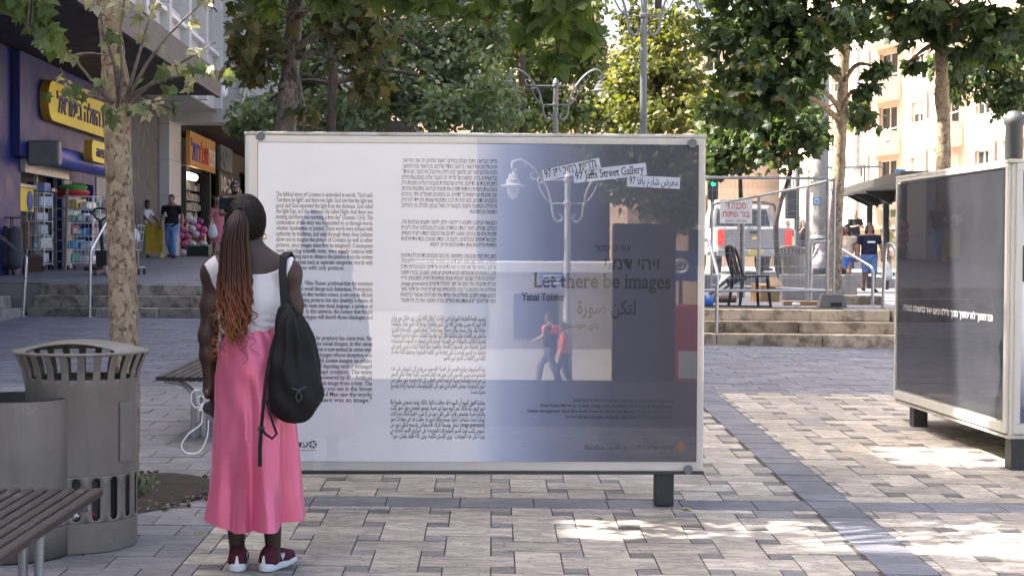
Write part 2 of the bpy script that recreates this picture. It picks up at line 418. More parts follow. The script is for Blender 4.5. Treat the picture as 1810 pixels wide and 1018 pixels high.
sheet('rear_pavement', rear_m, [(x, y) for x in (-40, -9, -3, 3, 9, 40) for y in (-60, -30, -18, -14.4, -9, -6, -3.002)], lambda x, y: zb(x, y) + .006)
# upper pavements and steps
UPV = paver('upper pavement', (.17, .17, .185), (.235, .23, .245), (.12, .12, .13))
def terrace(name, x0, x1, y0, y1, fn, tx, ty):
    mb = MB(); y = y0; r = 0
    while y < y1:
        x = x0 - (tx / 2 if r % 2 else 0)
        while x < x1:
            mb.tone = random.random()
            a, b, c, d = max(x, x0) + .004, min(x + tx, x1) - .004, y + .004, min(y + ty, y1) - .004
            if b > a: mb.add([(a, c, fn(a, c)), (b, c, fn(b, c)), (b, d, fn(b, d)), (a, d, fn(a, d))], [(0, 1, 2, 3)])
            x += tx
        y += ty; r += 1
    o = struct(mb.build(name, UPV))
    sheet(name + '_base', MT['mortar'], [(x, y) for x in (x0, x1) for y in (y0, y1)], lambda x, y: fn(x, y) - .005)
    return o
STEP = M('worn stone steps', (.29, .26, .22), .85, 0, .18, 3, .35, 50, dirt=(.12, .105, .09), dscale=4, dmin=.47, tone=.3)
STEPR = M('worn tan stone steps', (.40, .33, .24), .85, 0, .18, 3, .35, 50, dirt=(.17, .135, .095), dscale=4.5, dmin=.46, tone=.34)
terrace('upper_pavement', -16, .5, 23.62, 75, zl, .44, .3)
terrace('upper_street_pavement', .5, 34, 20.3, 75, zr, .5, .34)
def steps(name, mat, x0, x1, y0, zg, ztop, tread=.3, n=3, skew=0):
    mb = MB(); h = (ztop - zg) / n
    for i in range(n):
        x = x0
        while x < x1 - .1:
            L = random.uniform(.8, 1.5); e = min(x + L, x1); 
            if x1 - e < .4: e = x1
            mb.tone = random.random(); d = random.uniform(-.006, .006)
            ya, yb = y0 + i * tread + skew * x + d, y0 + i * tread + skew * e + d
            yc, yd = y0 + n * tread + .04 + skew * x, y0 + n * tread + .04 + skew * e
            z0 = zg + i * h - (.3 if i == 0 else 0); z1 = zg + (i + 1) * h - (.0 if i < n - 1 else .004)
            mb.hexa([(x + .004, ya, z0), (e - .004, yb, z0), (e - .004, yd, z0), (x + .004, yc, z0), (x + .004, ya, z1), (e - .004, yb, z1), (e - .004, yd, z1), (x + .004, yc, z1)])
            x = e
    return struct(mb.build(name, mat, bevel=.012))
steps('steps', STEP, -7.22, .3, 22.72, .55, 1.064, .3)
steps('steps.001', STEPR, .52, 4.86, 19.45, .43, .865, .3, 3, -.09)
# side return of the left steps (turning towards the camera) and the low wall beyond the right steps
mb = MB()
for i in range(3): mb.mm(-12, -7.25 - i * .3, 19.0, 22.72 + i * .3, .2, .55 + .171 * (i + 1) - (0 if i < 2 else .004))
struct(mb.build('steps.002', STEP, bevel=.012))
mb = MB(); mb.mm(4.9, 12, 19.6, 20.32, .2, .86); struct(mb.build('steps.003', STEPR, bevel=.012))
mb = MB(); mb.mm(.3, .5, 20.0, 24, -.5, 1.04); struct(mb.build('retaining_kerb', MT['concrete']))
mb = MB(); mb.mm(-16, -7.2, 23.62, 23.66, -.3, 1.05); struct(mb.build('retaining_kerb.001', MT['concrete']))
# soil of the tree pit
mb = MB(); n = 26; ring = []
for k in range(n):
    a = TAU * k / n; rr = 1 + .08 * math.sin(3 * a) + random.uniform(-.06, .06); ring.append((-2.22 + .56 * rr * math.cos(a), 8.72 + .62 * rr * math.sin(a)))
rings = []
for q, dz in ((1, .0), (.8, .02), (.5, .035), (.2, .05)):
    rings.append([(-2.22 + (x + 2.22) * q, 8.72 + (y - 8.72) * q, gz(x, y) + .003 + dz + random.uniform(0, .018) * (q < 1)) for x, y in ring])
mb.loft(rings, True, True)
struct(mb.build('soil', MT['soil'], smooth=60))
mb = MB()                                                  # chips, twigs and pebbles lying on the soil
for _ in range(420):
    a, q = random.uniform(0, TAU), math.sqrt(random.random()); x, y = -2.22 + .6 * q * math.cos(a), 8.72 + .66 * q * math.sin(a); mb.cur = random.choice((0, 0, 0, 1, 2)); s = random.uniform(.006, .02)
    mb.box((x, y, gz(x, y) + .012 + .045 * (1 - q) * random.uniform(.6, 1)), (s * random.uniform(.6, 3), s, s * .6), random.uniform(0, PI), random.uniform(-.5, .5))
o = mb.build('soil_litter', [M('bark chips', (.07, .04, .026), .9, 0, .4, 30), MT['concrete'], M('straw bits', (.22, .17, .1), .9)]); tag(o, 'bark chips, twigs and grit scattered over the tree pit soil', 'litter', None, 'stuff')
# ------------------------------------------------------------------ display boards
def board_frame(pxl, pxr, Yl, Yr): pass
BX0, BX1, BYL, BYR = -1.474, 1.071, 8.415, 8.485
BC = Vector(((BX0 + BX1) / 2, (BYL + BYR) / 2, 0)); BW = math.hypot(BX1 - BX0, BYR - BYL); BRZ = math.atan2(BYR - BYL, BX1 - BX0)
BZ0, BZ1 = .385, 2.262
BU = Vector((math.cos(BRZ), math.sin(BRZ), 0)); BN = Vector((-math.sin(BRZ), math.cos(BRZ), 0))     # BN points away from the camera
Bm = (Matrix.Translation(BC) @ Matrix.Rotation(BRZ, 4, 'Z'))
def onboard(px, py):
    """pixel -> (x, z) in the board's own plane"""
    v = ray(px, py); o = Vector((0, 0, H)); t = (BC - o).dot(BN) / v.dot(BN); p = Bm.inverted() @ (o + v * t); return p.x, p.z
def postermat():
    m, nt, b = newmat('printed poster'); L = nt.links
    co = N(nt, 'ShaderNodeTexCoord').outputs['Object']; sp = N(nt, 'ShaderNodeSeparateXYZ'); L.new(co, sp.inputs[0])
    nz = noise(nt, 1.3, 2, .5, co)
    ad = N(nt, 'ShaderNodeMath', operation='MULTIPLY_ADD'); L.new(nz, ad.inputs[0]); ad.inputs[1].default_value = .12; L.new(sp.outputs[0], ad.inputs[2])
    mr = N(nt, 'ShaderNodeMapRange'); mr.inputs['From Min'].default_value = -.05; mr.inputs['From Max'].default_value = 1.10; L.new(ad.outputs[0], mr.inputs[0])
    c = ramp(nt, [(0, (.76, .765, .77)), (.10, (.66, .69, .74)), (.24, (.36, .42, .56)), (.45, (.17, .205, .30)), (.75, (.07, .076, .11)), (1, (.055, .055, .072))], mr.outputs[0]).outputs[0]
    L.new(c, b.inputs['Base Color']); b.inputs['Roughness'].default_value = .55
    return m
paneglass = glassmat('board glass', 1.85)
def bolt_mb(x, z, y):
    m = MB(); m.torus((x, y - .004, z), .021, .006, 20, 8, 'Y'); m.tube([(x, y + .004, z), (x, y - .006, z)], .016, 16); m.box((x, y - .008, z), (.02, .004, .005), 0, 0, .5); return m
t = thing('display_board', 'large white-framed gallery notice board printed in English, Hebrew and Arabic', 'display board', (BC.x, BC.y, gz(0, 8.45)), BRZ)
zg = gz(0, 8.45); hw = BW / 2
px0, pz1 = onboard(456, 252); px1, pz0 = onboard(1230, 816)
m = MB(); m.mm(-hw, hw, .004, .17, BZ0 - zg + .012, BZ1 - zg - .012); m.build('casing', MT['alu'], t, bevel=.006)
m = MB(); m.mm(-hw - .004, hw + .004, .0, .185, BZ1 - zg - .012, BZ1 - zg + .006); m.build('top_cap', MT['alutop'], t, bevel=.004)
m = MB(); m.mm(-hw - .004, hw + .004, .0, .185, BZ0 - zg - .006, BZ0 - zg + .012); m.build('bottom_edge', MT['dark'], t, bevel=.003)
m = MB(); m.mm(px0, px1, .0, .0036, pz0 - zg, pz1 - zg); poster = m.build('poster', postermat(), t)
m = MB()
for a in (px0 - .003, px1): m.mm(a, a + .003, -.001, .0036, pz0 - zg, pz1 - zg)
m.mm(px0 - .003, px1 + .003, -.001, .0036, pz1 - zg, pz1 - zg + .003); m.build('poster_edge', MT['dark'], t)
m = MB(); m.mm(-hw + .003, hw - .003, -.011, -.006, BZ0 - zg + .016, BZ1 - zg - .016); m.build('glass_pane', paneglass, t)
for px, py in ((461, 241), (1223, 254), (1216, 829), (450, 823)):
    x, z = onboard(px, py); bolt_mb(x, z - zg, -.011).build('bolt', MT['lampgrey'], t, smooth=40)
for px in (1176, 492):
    x, _ = onboard(px, 870); m = MB(); m.mm(x - .052, x + .052, .03, .13, 0.0, BZ0 - zg - .006); m.build('leg', MT['dark'], t, bevel=.004)
# lettering: O on the poster plane, in the board's own space
def put_text(name, rows, mat, parent, y=-.0016):
    """rows: (string, px, py baseline, em px, align, width px, bold, rot)"""
    mb = MB()
    for s, px, py, em, al, wd, bo, ro in rows:
        x, z = onboard(px, py); letter(mb, s, em / 319.6, (x, y, z - zg), (1, 0, 0), (0, 0, 1), al, wd / 319.6 if wd else None, bo, ro)
    o = mb.build(name, mat, parent); return o
EN = ['The biblical story of Creation is embodied in words: "God said,', '"Let there be light"; and there was light. God saw that the light was', 'good, and God separated the light from the darkness. God called', 'the light Day, and the darkness He called Night. And there was', 'evening and there was morning, a first day" (Genesis 1:3-5). The', 'continuation of this story was transmitted to us through words,', 'whether handwritten or printed. These words were imbued with', 'authority by tradition, and only through them does Judaism', 'allow one to imagine the picture of Creation (as well as other', 'pictures, since images must first be imagined). Consequent', 'texts, including scientific texts, were equally cautious with', 'pictures, making sure to distance the pictures from the written', 'texts and maintain each as separate categories: words with', 'words, pictures with only pictures.', None,
      'The philosopher, Vilém Flusser, predicted that the invention', 'of the photograph would disrupt such distinctions. Photography,', 'which appeared and after modern science, is not only an efficient', 'means of translating pictures but also (mainly) a means of', 'converting scientific texts into visual language, a universe of', 'technical images. In this universe, the science that fought', 'against image ideologies will absorb those ideologies and', 'become visual.', None,
      'Today we can say that his prophecy has come true. No', 'scientific text text lacks visual images, in the same', 'way there is no image that is not textual in some way.', 'This exhibition deals in images whose inception was', 'verbal. Texts that could create images ex nihilo.', 'Verses were chosen, and depicting various envisaged', 'acts of vision and image creation. The texts', 'were fed to machines powered by AI - Artificial', 'Intelligence, creation of an image from a text. The', 'result is the light-boxes you see in the Street', 'before your doors. "And Man saw the words;', 'and said so; and there was an image."']
rows = []; y = 346.5
for s in EN:
    if s is None: y += 17.2 if y < 500 else 17; continue
    last = s in ('words, pictures with only pictures.', 'become visual.')
    big = y > 570
    rows.append((s, 488 if not big else 487, y, 10.6, 'L', (120 if 'only' in s else 60) if last else 170, .006, -.006)); y += 9.95
SERIF[0] = True; put_text('english_lettering', rows, MT['ink'], poster); SERIF[0] = False
HB = ['סיפור הבריאה התנכי מגולם במילים: "ויאמר אלהים, יהי אור; ויהי־אור.', 'וירא אלהים את־האור, כי־טוב; ויבדל אלהים, בין האור ובין החושך.', 'ויקרא אלהים לאור יום, ולחושך קרא לילה; ויהי־ערב ויהי־בוקר, יום אחד."', '(בראשית א, ג־ה). המשכו של סיפור זה הועבר אלינו באמצעות מילים', 'כתובות (ביד או בדפוס). מילים שהמסורת מעבירה עליהן סמכות ורק', 'באמצעותן מותרת היהדות לדמיין את תמונת הבריאה (ותמונות אחרות,', 'שכן תמונות יש ראשית כל לדמיין). גם טקסטים מאוחרים יותר, וביניהם', 'טקסטים מדעיים, נהגו זהירות רבה בתמונות שאותן הקפידו להרחיק', 'מהמילה הכתובה ולשמר בקטגוריה משל עצמן: המילה בין המילים,', 'התמונה בין התמונות.', None,
      'המצאת הצילום, התנבא הפילוסוף וילם פלוסר תשבש אבחנות אלו.', 'הצילום, שהופיע לאחר המדע המודרני, איננו רק טכנולוגיה יעילה ליצירת', 'תמונות אלא גם (ובעיקר) אמצעי לתרגם את הטקסט המדעי לשפה חזותית,', 'יקום של דימויים טכנולוגיים. ביקום זה, המדע שנאבק כנגד אידיאולוגיות', 'חזותיות יספח את אותן אידיאולוגיות ויהפוך לחזותי.', None,
      'כיום, ניתן לומר שהנבואה התממשה. אין כיום טקסטים מדעיים ללא דימויים', 'חזותיים, ממש כשם שאין כיום דימויים חזותיים שאינם טקסטואליים כלל.', 'אי לכך, עניינה של תערוכה זו הוא בדימויים שלידתם טקסטואלית ויתרה', 'מכך, בטקסטים שביכולתם לברוא דימויים יש מאין. לשם כך נבחרו תשעה', 'פסוקים מהתנ"ך שבהם פעולות שונות המתארות ראייה, התבוננות, מיפוי', 'ויצירת תמונות. אלו הוזנו אל תוך מחוללי דימויים (srotareneg egami).', 'מחוללים אלו מוקמים ע"י בינה מלאכותית ומאפשרים יצירה של דימוי מתוך', 'טקסט שמזין לתוכם. מחוללים אלו הולידו את התצלומים שבשולי קופסאות', 'האור שלפניכם: "וירא האדם את המילים, ויברא התמונה את עלו, ויהי דמות."']
rows = []; y = 289
for s in HB:
    if s is None: y += 9.4; continue
    short = s in ('התמונה בין התמונות.', 'חזותיות יספח את אותן אידיאולוגיות ויהפוך לחזותי.')
    rows.append((he(s), 879 - (y - 289) * .012, y, 10.8, 'R', (48 if 'בין' in s else 118) if short else 168, .006, -.006)); y += 9.9
put_text('hebrew_lettering', rows, MT['ink'], poster)
AR = ['تتجسد قصة الخليقة التوراتية في الآيات: "وقال الله: ليكن نور، فكان نور ورأى', 'الله النور أنه حسن، وفصل الله بين النور والظلمة، ودعا الله النور نهارا، والظلمة', 'دعاها ليلا، وكان مساء وكان صباح يوما واحدا" (سفر تكوين، الإصحاح الأول).', 'ما تبقى من القصة، مثل بدايتها، نقل إلينا بواسطة كلمات، مكتوبة وأخرى مطبوعة.', 'تقدمها التقاليد بالسلطة، هي الوسيط الوحيد الذي تسمح لنا اليهودية استخدامه', 'لتخيل الخليقة، حتى النصوص اللاحقة، والعلمية منها أيضا، اعتادت توخي الحذر في', 'تعاملها مع الصور وحرصت على إبعادها عن الكلمة المكتوبة وحفظها كفئة خاصة،', 'الكلمة بين الكلمات، الصورة بين الصور.', None,
      'تنبأ الفيلسوف ويليام فلوسر بأن اختراع التصوير سيؤدي إلى تشويش في هذه', 'التشخيصات. ليس التصوير الذي ظهر بعد العلم الحديث، تقنية فعالة لخلق الصور', 'بل هو أيضا (وأساسا) وسيلة لترجمة النص العلمي إلى لغة بصرية، كون مكون من', 'صور تكنولوجية. يمتص العلم الذي يثور على الإيديولوجيات البصرية إياها ويصبح', 'بصريا بنفسه.', None,
      'يمكننا القول اليوم أن النبوءة قد حققت ذاتها. بالكاد توجد نصوص علمية بلا', 'صور اليوم، كما بالكاد نجد اليوم صورا غير نصية. يتمحور المعرض حول صور كانت', 'ولادتها نصية، ونصوص قادرة على خلق صور من لا شيء. اخترنا لذلك تسع آيات', 'توراتية تصف مشاهدة، تأملا، مسحا وخلقا لصور ما. حملت هذه في مولدات صور', '(srotareneg egami) تشغل بواسطة الذكاء الاصطناعي وتسمح بخلق صور من', 'نصوص تكتب فيها. الصور الفوتوغرافية المعروضة على صناديق الضوء أمامكم هي', 'وليدة مثل هذه المولدات: "ويرى الإنسان الكلمة، ونرى الآلة ظلها، ولتكن صورة".']
rows = []; y = 567
for s in AR:
    if s is None: y += 9.6; continue
    w_ = 75 if 'الصورة بين' in s else 26 if 'بنفسه' in s else 167
    rows.append((ar(s), 859 - (y - 567) * .012, y, 11.5, 'R', w_, .006, -.006)); y += 9.9
put_text('arabic_lettering', rows, MT['ink'], poster)
def strip(px, py, w_, h_, rot):
    x, z = onboard(px, py); z -= zg; w_ /= 319.6; h_ /= 319.6; c, s_ = math.cos(rot), math.sin(rot); q = []
    for yy in (-.0013, -.0003):
        q += [(x + a * c - b * s_, yy, z + a * s_ + b * c) for a, b in ((-w_ / 2, -h_ / 2), (w_ / 2, -h_ / 2), (w_ / 2, h_ / 2), (-w_ / 2, h_ / 2))]
    m = MB(); m.hexa([q[0], q[1], q[5], q[4], q[3], q[2], q[6], q[7]]); return m
STRIP = M('printed pale strip', (.5, .53, .62), .6, 0, .06, 4)
for px, py, w_, h_, ro in ((1010, 300, 104, 20, .22), (1078, 306, 130, 22, .115), (1155, 322, 94, 20, -.04)): strip(px, py, w_, h_, ro).build('title_strip', STRIP, poster)
rows = [('97 ' + he('גלריית רחוב יפו').replace(' 97', ''), 1010, 305, 21, 'C', 94, .012, .22), ('97 Jaffa Street Gallery', 1078, 312, 20, 'C', 122, .012, .115), ('97 ' + ar('معرض شارع يافا'), 1155, 327, 18, 'C', 86, .012, -.04),
        (he('ינאי טויסטר'), 1083, 444, 17, 'C', 64, .01, -.005), (he('ויהי דמוי'), 1117, 476, 30, 'C', 97, .02, -.005), ('Let there be images', 1064, 509, 37, 'C', 244, .016, -.006), ('Yanai Toister', 960, 531, 19, 'C', 78, .014, -.005),
        (ar('لتكن صورة'), 1072, 555, 34, 'C', 104, .014, -.005), (ar('يناي طويستر'), 1030, 579, 17, 'C', 58, .01, -.005),
        ('BLACK BOX ' + he('קופסה שחורה') + '  Artistic management & curating Hilaxen Yashin-Golan', 1190, 711, 7.5, 'R', 178, .012, -.006), ('Ohad Hadad ' + he('אוהד חדד') + '  Graphic Design ' + he('עיצוב') + '  Ben Benhorin ' + he('בן בנחורין') + '  Board design', 1188, 720.5, 7.5, 'R', 235, .012, -.006),
        ('Gallery management: Black Box Assaf Cohen & Yitzhak Izak Mizrahi  ' + he('אסף כהן ויצחק מזרחי'), 1188, 730, 7.5, 'R', 258, .012, -.006), ('For more info about the gallery blackboxjeru@gmail.com  ' + he('לפרטים נוספים על הגלריה'), 1188, 740, 7.5, 'R', 190, .012, -.006),
        ('BlackBox ' + ar('الصندوق الأسود') + ' ' + he('קופסה שחורה'), 1192, 795, 12.5, 'R', 160, .014, -.005)]
SERIF[0] = True; put_text('title_lettering', rows[:2] + rows[5:7] + rows[-1:], MT['ink'], poster); SERIF[0] = False; put_text('credit_lettering', rows[2:5] + rows[7:-1], MT['ink'], poster)
x, z = onboard(1203, 789); m = MB(); m.blob((x, -.0014, z - zg), (.022, .001, .032), 8); m.build('leaf_emblem', M('rust print', (.16, .06, .03), .6), poster)
rows = [(he('עדי'), 545, 790, 15, 'R', 24, .012, 0)]
x, z = onboard(553, 785); z -= zg; m = MB()
for k in range(5):
    a = TAU * k / 5; m.loft([[(x + (.006 + .0) * math.cos(a), yy, z + .006 * math.sin(a)), (x + .018 * math.cos(a - .36), yy, z + .018 * math.sin(a - .36)), (x + .020 * math.cos(a), yy, z + .020 * math.sin(a)), (x + .018 * math.cos(a + .36), yy, z + .018 * math.sin(a + .36))] for yy in (-.0016, -.0004)], True, True)
m.torus((x, -.001, z), .021, .0012, 28, 4, 'Y'); m.mm(x - .11, x + .022, -.0016, -.0004, z - .034, z - .032); m.build('wheel_emblem', MT['ink'], poster)
put_text('foundation_lettering', rows, MT['ink'], poster)

# the second, larger light box on the right
cA = Vector((3.225, 9.88, 0)); cB = Vector((3.09, 12.28, 0)); d = (cB - cA).normalized(); nrm = Vector((d.y, -d.x, 0))   # nrm points into the box
LBX = thing('light_box', 'dark glazed gallery light box with pale frame and one line of white Hebrew', 'display board', (cA.x, cA.y, gz(3.2, 9.9)), math.atan2(d.y, d.x))
zb_ = gz(3.2, 9.9); L_ = (cB - cA).length; W_ = 1.5; z0, z1 = .418 - zb_, 2.222 - zb_
# local x runs away from the camera along the dark face, local y = to the left of it; the box body lies at y < 0
m = MB(); m.mm(.005, L_ - .005, -W_ + .005, -.005, z0 + .02, z1 - .02); m.build('casing', MT['alu'], LBX, bevel=.005)
m = MB(); m.mm(-.012, L_ + .012, -W_ - .012, .012, z1 - .02, z1 + .004); m.build('top_trim', MT['alutop'], LBX, bevel=.005); m = MB(); m.mm(-.004, L_ + .004, -W_, .004, z0 - .004, z0 + .02); m.build('bottom_trim', MT['alutop'], LBX, bevel=.005)
m = MB(); m.mm(.09, L_ - .05, -.006, .002, z0 + .11, z1 - .06); dp = m.build('dark_poster', M('dark blue printed sheet', (.035, .037, .047), .5, 0, .15, 2), LBX)
m = MB(); letter(m, he('גם־חושך לא־יחשיך ממך ולילה כיום יאיר כחשיכה כאורה'), .068, (L_ * .52, .0035, .955), (-1, 0, 0), (0, 0, 1), 'C', 1.9, .012); m.build('white_lettering', MT['whiteink'], dp)
m = MB(); m.mm(.075, L_ - .035, .006, .011, z0 + .095, z1 - .045); m.build('glass_pane', paneglass, LBX)
m = MB(); m.mm(.02, .075, -.004, .014, z0 + .03, z1 - .022); m.mm(L_ - .035, L_ - .004, -.004, .014, z0 + .03, z1 - .022); m.mm(.075, L_ - .035, -.004, .014, z1 - .045, z1 - .022); m.mm(.075, L_ - .035, -.004, .014, z0 + .03, z0 + .095); m.build('face_frame', MT['alu'], LBX, bevel=.003)
lp, lnt, lb = newmat('white to blue printed sheet'); co = N(lnt, 'ShaderNodeTexCoord').outputs['Object']; sp = N(lnt, 'ShaderNodeSeparateXYZ'); lnt.links.new(co, sp.inputs[0])
mr = N(lnt, 'ShaderNodeMapRange'); mr.inputs['From Min'].default_value = z0; mr.inputs['From Max'].default_value = z1; lnt.links.new(sp.outputs[2], mr.inputs[0])
lnt.links.new(ramp(lnt, [(.08, (.09, .11, .17)), (.4, (.72, .73, .76)), (.7, (.72, .73, .76)), (.94, (.1, .13, .22))], mr.outputs[0]).outputs[0], lb.inputs['Base Color'])
m = MB(); m.mm(-.001, .004, -W_ + .07, -.075, z0 + .1, z1 - .07); wp = m.build('printed_poster', lp, LBX)
def face2(px, py):
    v = ray(px, py); t_ = (cA - Vector((0, 0, H))).dot(d) / v.dot(d); p = Vector((0, 0, H)) + v * t_; return (p - cA).dot(-nrm) , p.z - zb_
m = MB()
for i, s in enumerate(['Even though', 'is not meant to', 'They make and', 'elements of light', 'the darkness but', 'as the light itself']): 
    y2, zz = face2(1803, 535 + i * 10.5); letter(m, s, .038, (-.0025, -.095, zz), (0, -1, 0), (0, 0, 1), 'L', None, .01)
y2, zz = face2(1803, 727); letter(m, 'Let there be images', .04, (-.0025, -.085, zz), (0, -1, 0), (0, 0, 1), 'L', None, .01)
m.build('black_lettering', MT['ink'], wp)
y2, z_a = face2(1803, 498); y2, z_b = face2(1803, 434)
m = MB(); m.mm(-.004, -.0015, -W_ + .07, -.078, z_a, z_b); db = m.build('brown_band', M('brown band print', (.05, .038, .032), .5), wp)
m = MB(); letter(m, he('ויהי דמוי'), .13, (-.0055, -.09, (z_a + z_b) / 2 - .04), (0, -1, 0), (0, 0, 1), 'L', None, .02); m.build('gold_lettering', M('gold print', (.55, .45, .25), .5), db)
m = MB(); m.mm(-.014, .004, -W_ + .004, -.03, z0 + .03, z0 + .095); m.mm(-.014, .004, -W_ + .004, -.03, z1 - .068, z1 - .022); m.mm(-.014, .004, -.07, -.03, z0 + .095, z1 - .068); m.build('end_frame', MT['alu'], LBX, bevel=.003)
for x, y in ((.07, -.08), (L_ - .35, -.08), (.07, -W_ + .1), (L_ - .35, -W_ + .1)):
    m = MB(); m.mm(x - .055, x + .055, y - .055, y + .055, -.03, z0 - .004); m.build('leg', MT['dark'], LBX, bevel=.004)
# ------------------------------------------------------------------ bodies: smooth union of limbs, meshed with surface nets
class Body:
    def __init__(s): s.p = []
    def cap(s, a, b, ra, rb=None, k=.02, sy=1.0): s.p.append(('c', np.array(a, float), np.array(b, float), ra, ra if rb is None else rb, k, sy)); return s
    def ell(s, c, r, k=.02, rot=None): s.p.append(('e', np.array(c, float), np.array(r, float), None if rot is None else np.array(rot), 0, k, 1)); return s
    def chain(s, pts, rs, k=.02, sy=1.0):
        for i in range(len(pts) - 1): s.cap(pts[i], pts[i + 1], rs[i], rs[i + 1], k, sy)
        return s
    def mesh(s, res=.012, cut=None, infl=0., smooth=1):
        lo, hi = [], []
        for t in s.p:
            if t[0] == 'c': r = max(t[3], t[4]) * max(1, t[6]) + infl; lo.append(np.minimum(t[1], t[2]) - r); hi.append(np.maximum(t[1], t[2]) + r)
            else: r = max(t[2]) + infl if t[3] is not None else t[2] + infl; lo.append(t[1] - r); hi.append(t[1] + r)
        lo = np.min(lo, 0) - 3 * res; hi = np.max(hi, 0) + 3 * res; n = np.ceil((hi - lo) / res).astype(int) + 1
        ax = [lo[i] + res * np.arange(n[i]) for i in range(3)]; phi = np.full(n, 1.0)
        for t in s.p:
            k = t[5]
            if t[0] == 'c': r = max(t[3], t[4]) * max(1, t[6]) + infl; a, b = np.minimum(t[1], t[2]) - r - .06, np.maximum(t[1], t[2]) + r + .06
            else: r = (max(t[2]) if t[3] is not None else t[2]) + infl; a, b = t[1] - r - .06, t[1] + r + .06
            i0 = np.clip(((a - lo) / res).astype(int), 0, n - 1); i1 = np.clip(((b - lo) / res).astype(int) + 2, 1, n)
            sl_ = tuple(slice(i0[j], i1[j]) for j in range(3))
            X, Y, Z = np.meshgrid(*[ax[j][sl_[j]] for j in range(3)], indexing='ij')
            if t[0] == 'c':
                A, B = t[1], t[2]; sy = t[6]; pa = np.stack([X - A[0], (Y - A[1]) / sy, Z - A[2]], -1); ba = B - A; ba = ba * [1, 1 / sy, 1]
                h = np.clip((pa @ ba) / (ba @ ba + 1e-12), 0, 1); d = np.linalg.norm(pa - h[..., None] * ba, axis=-1) - (t[3] + (t[4] - t[3]) * h)
                if sy < 1: d = d * (.5 + .5 * sy)
            else:
                q = np.stack([X - t[1][0], Y - t[1][1], Z - t[1][2]], -1)
                if t[3] is not None: q = q @ t[3]
                k0 = np.linalg.norm(q / t[2], axis=-1); k1 = np.linalg.norm(q / t[2] ** 2, axis=-1); d = k0 * (k0 - 1) / np.maximum(k1, 1e-6)
            o = phi[sl_]; hh = np.clip(.5 + .5 * (o - d) / k, 0, 1); phi[sl_] = o * (1 - hh) + d * hh - k * hh * (1 - hh)
        phi -= infl
        if cut is not None:
            X, Y, Z = np.meshgrid(*ax, indexing='ij'); phi = np.maximum(phi, cut(X, Y, Z))
        return nets(phi, lo, res)
def nets(phi, lo, res):
    sgn = phi < 0; c = np.array([[i, j, k] for i in (0, 1) for j in (0, 1) for k in (0, 1)]); n = np.array(phi.shape) - 1
    cnt = sum(sgn[i:i + n[0], j:j + n[1], k:k + n[2]].astype(np.int8) for i, j, k in c); cells = np.argwhere((cnt > 0) & (cnt < 8))
    pos = np.zeros((len(cells), 3)); w_ = np.zeros(len(cells))
    ed = [(a, b) for a in range(8) for b in range(a + 1, 8) if np.abs(c[a] - c[b]).sum() == 1]
    val = [phi[tuple((cells + q).T)] for q in c]
    for a, b in ed:
        m = (val[a] < 0) != (val[b] < 0); t = np.where(m, val[a] / np.where(m, val[a] - val[b], 1), 0)
        pos += np.where(m[:, None], c[a] + t[:, None] * (c[b] - c[a]), 0); w_ += m
    pos = (pos / w_[:, None] + cells) * res + lo
    idx = -np.ones(n, int); idx[tuple(cells.T)] = np.arange(len(cells)); fs = []
    for d_ in range(3):
        u, v = (d_ + 1) % 3, (d_ + 2) % 3; s0 = [slice(None)] * 3; s1 = [slice(None)] * 3; s0[d_] = slice(0, -1); s1[d_] = slice(1, None)
        e = np.argwhere(sgn[tuple(s0)] != sgn[tuple(s1)]); e = e[(e[:, u] > 0) & (e[:, v] > 0) & (e[:, u] < n[u]) & (e[:, v] < n[v])]
        if not len(e): continue
        eu = np.zeros(3, int); eu[u] = 1; ev = np.zeros(3, int); ev[v] = 1
        q = np.stack([idx[tuple((e - x).T)] for x in (eu * 0, eu, eu + ev, ev)], 1); ins = sgn[tuple(e.T)]
        q = np.where(ins[:, None], q[:, ::-1], q); fs.append(q[:, ::-1])
    return pos, np.concatenate(fs)[:, ::-1]
def body_obj(name, vf, mat, parent, disp=None):
    v, f = vf
    if disp: v = disp(v)
    me = bpy.data.meshes.new(name); me.from_pydata(v, [], f); me.validate(); me.shade_smooth(); me.materials.append(mat)
    o = bpy.data.objects.new(name, me); COL.objects.link(o); o.parent = parent; return o
def skinmat(name, col, rough=.45): return M(name, col, rough, 0, .12, 9, .05, 160, .5)
SK = dict(deep=skinmat('deep brown skin', (.042, .021, .0135), .5), tan=skinmat('tan skin', (.25, .14, .092)), olive=skinmat('olive skin', (.18, .1, .065)), fair=skinmat('fair skin', (.36, .22, .165)))
def cloth(name, col, rough=.85, var=.12, sheen=.0): return M(name, col, rough, 0, var, 5, .12, 220, .3, sheen=sheen)

# ---- the woman reading the board (local frame: x right, y away from the camera, z up)
WO = G(455, 1004); WX = lambda px: (px - 455) / 386.; WZ = lambda py: (1004 - py) / 386.
wm = thing('person', 'woman with long auburn braids in white top and pink satin skirt reading the board', 'woman', (WO.x, WO.y, WO.z))
b = Body()
b.ell((-.052, .015, 1.565), (.071, .092, .108), .03); b.ell((-.042, .06, 1.50), (.05, .055, .06), .03)      # skull, jaw
b.ell((-.028, .112, 1.535), (.013, .02, .022), .012)                                                        # nose
b.ell((-.03, .105, 1.495), (.022, .012, .008), .01); b.ell((.018, .025, 1.548), (.012, .018, .03), .01)     # mouth, right ear
b.ell((-.122, .02, 1.548), (.012, .018, .03), .01)
b.cap((-.048, .0, 1.35), (-.05, .015, 1.50), .058, .052, .05)                                               # neck
b.cap((-.05, -.015, 1.425), (-.19, -.005, 1.352), .05, .05, .05); b.cap((-.045, -.015, 1.425), (.135, -.005, 1.352), .05, .05, .05)
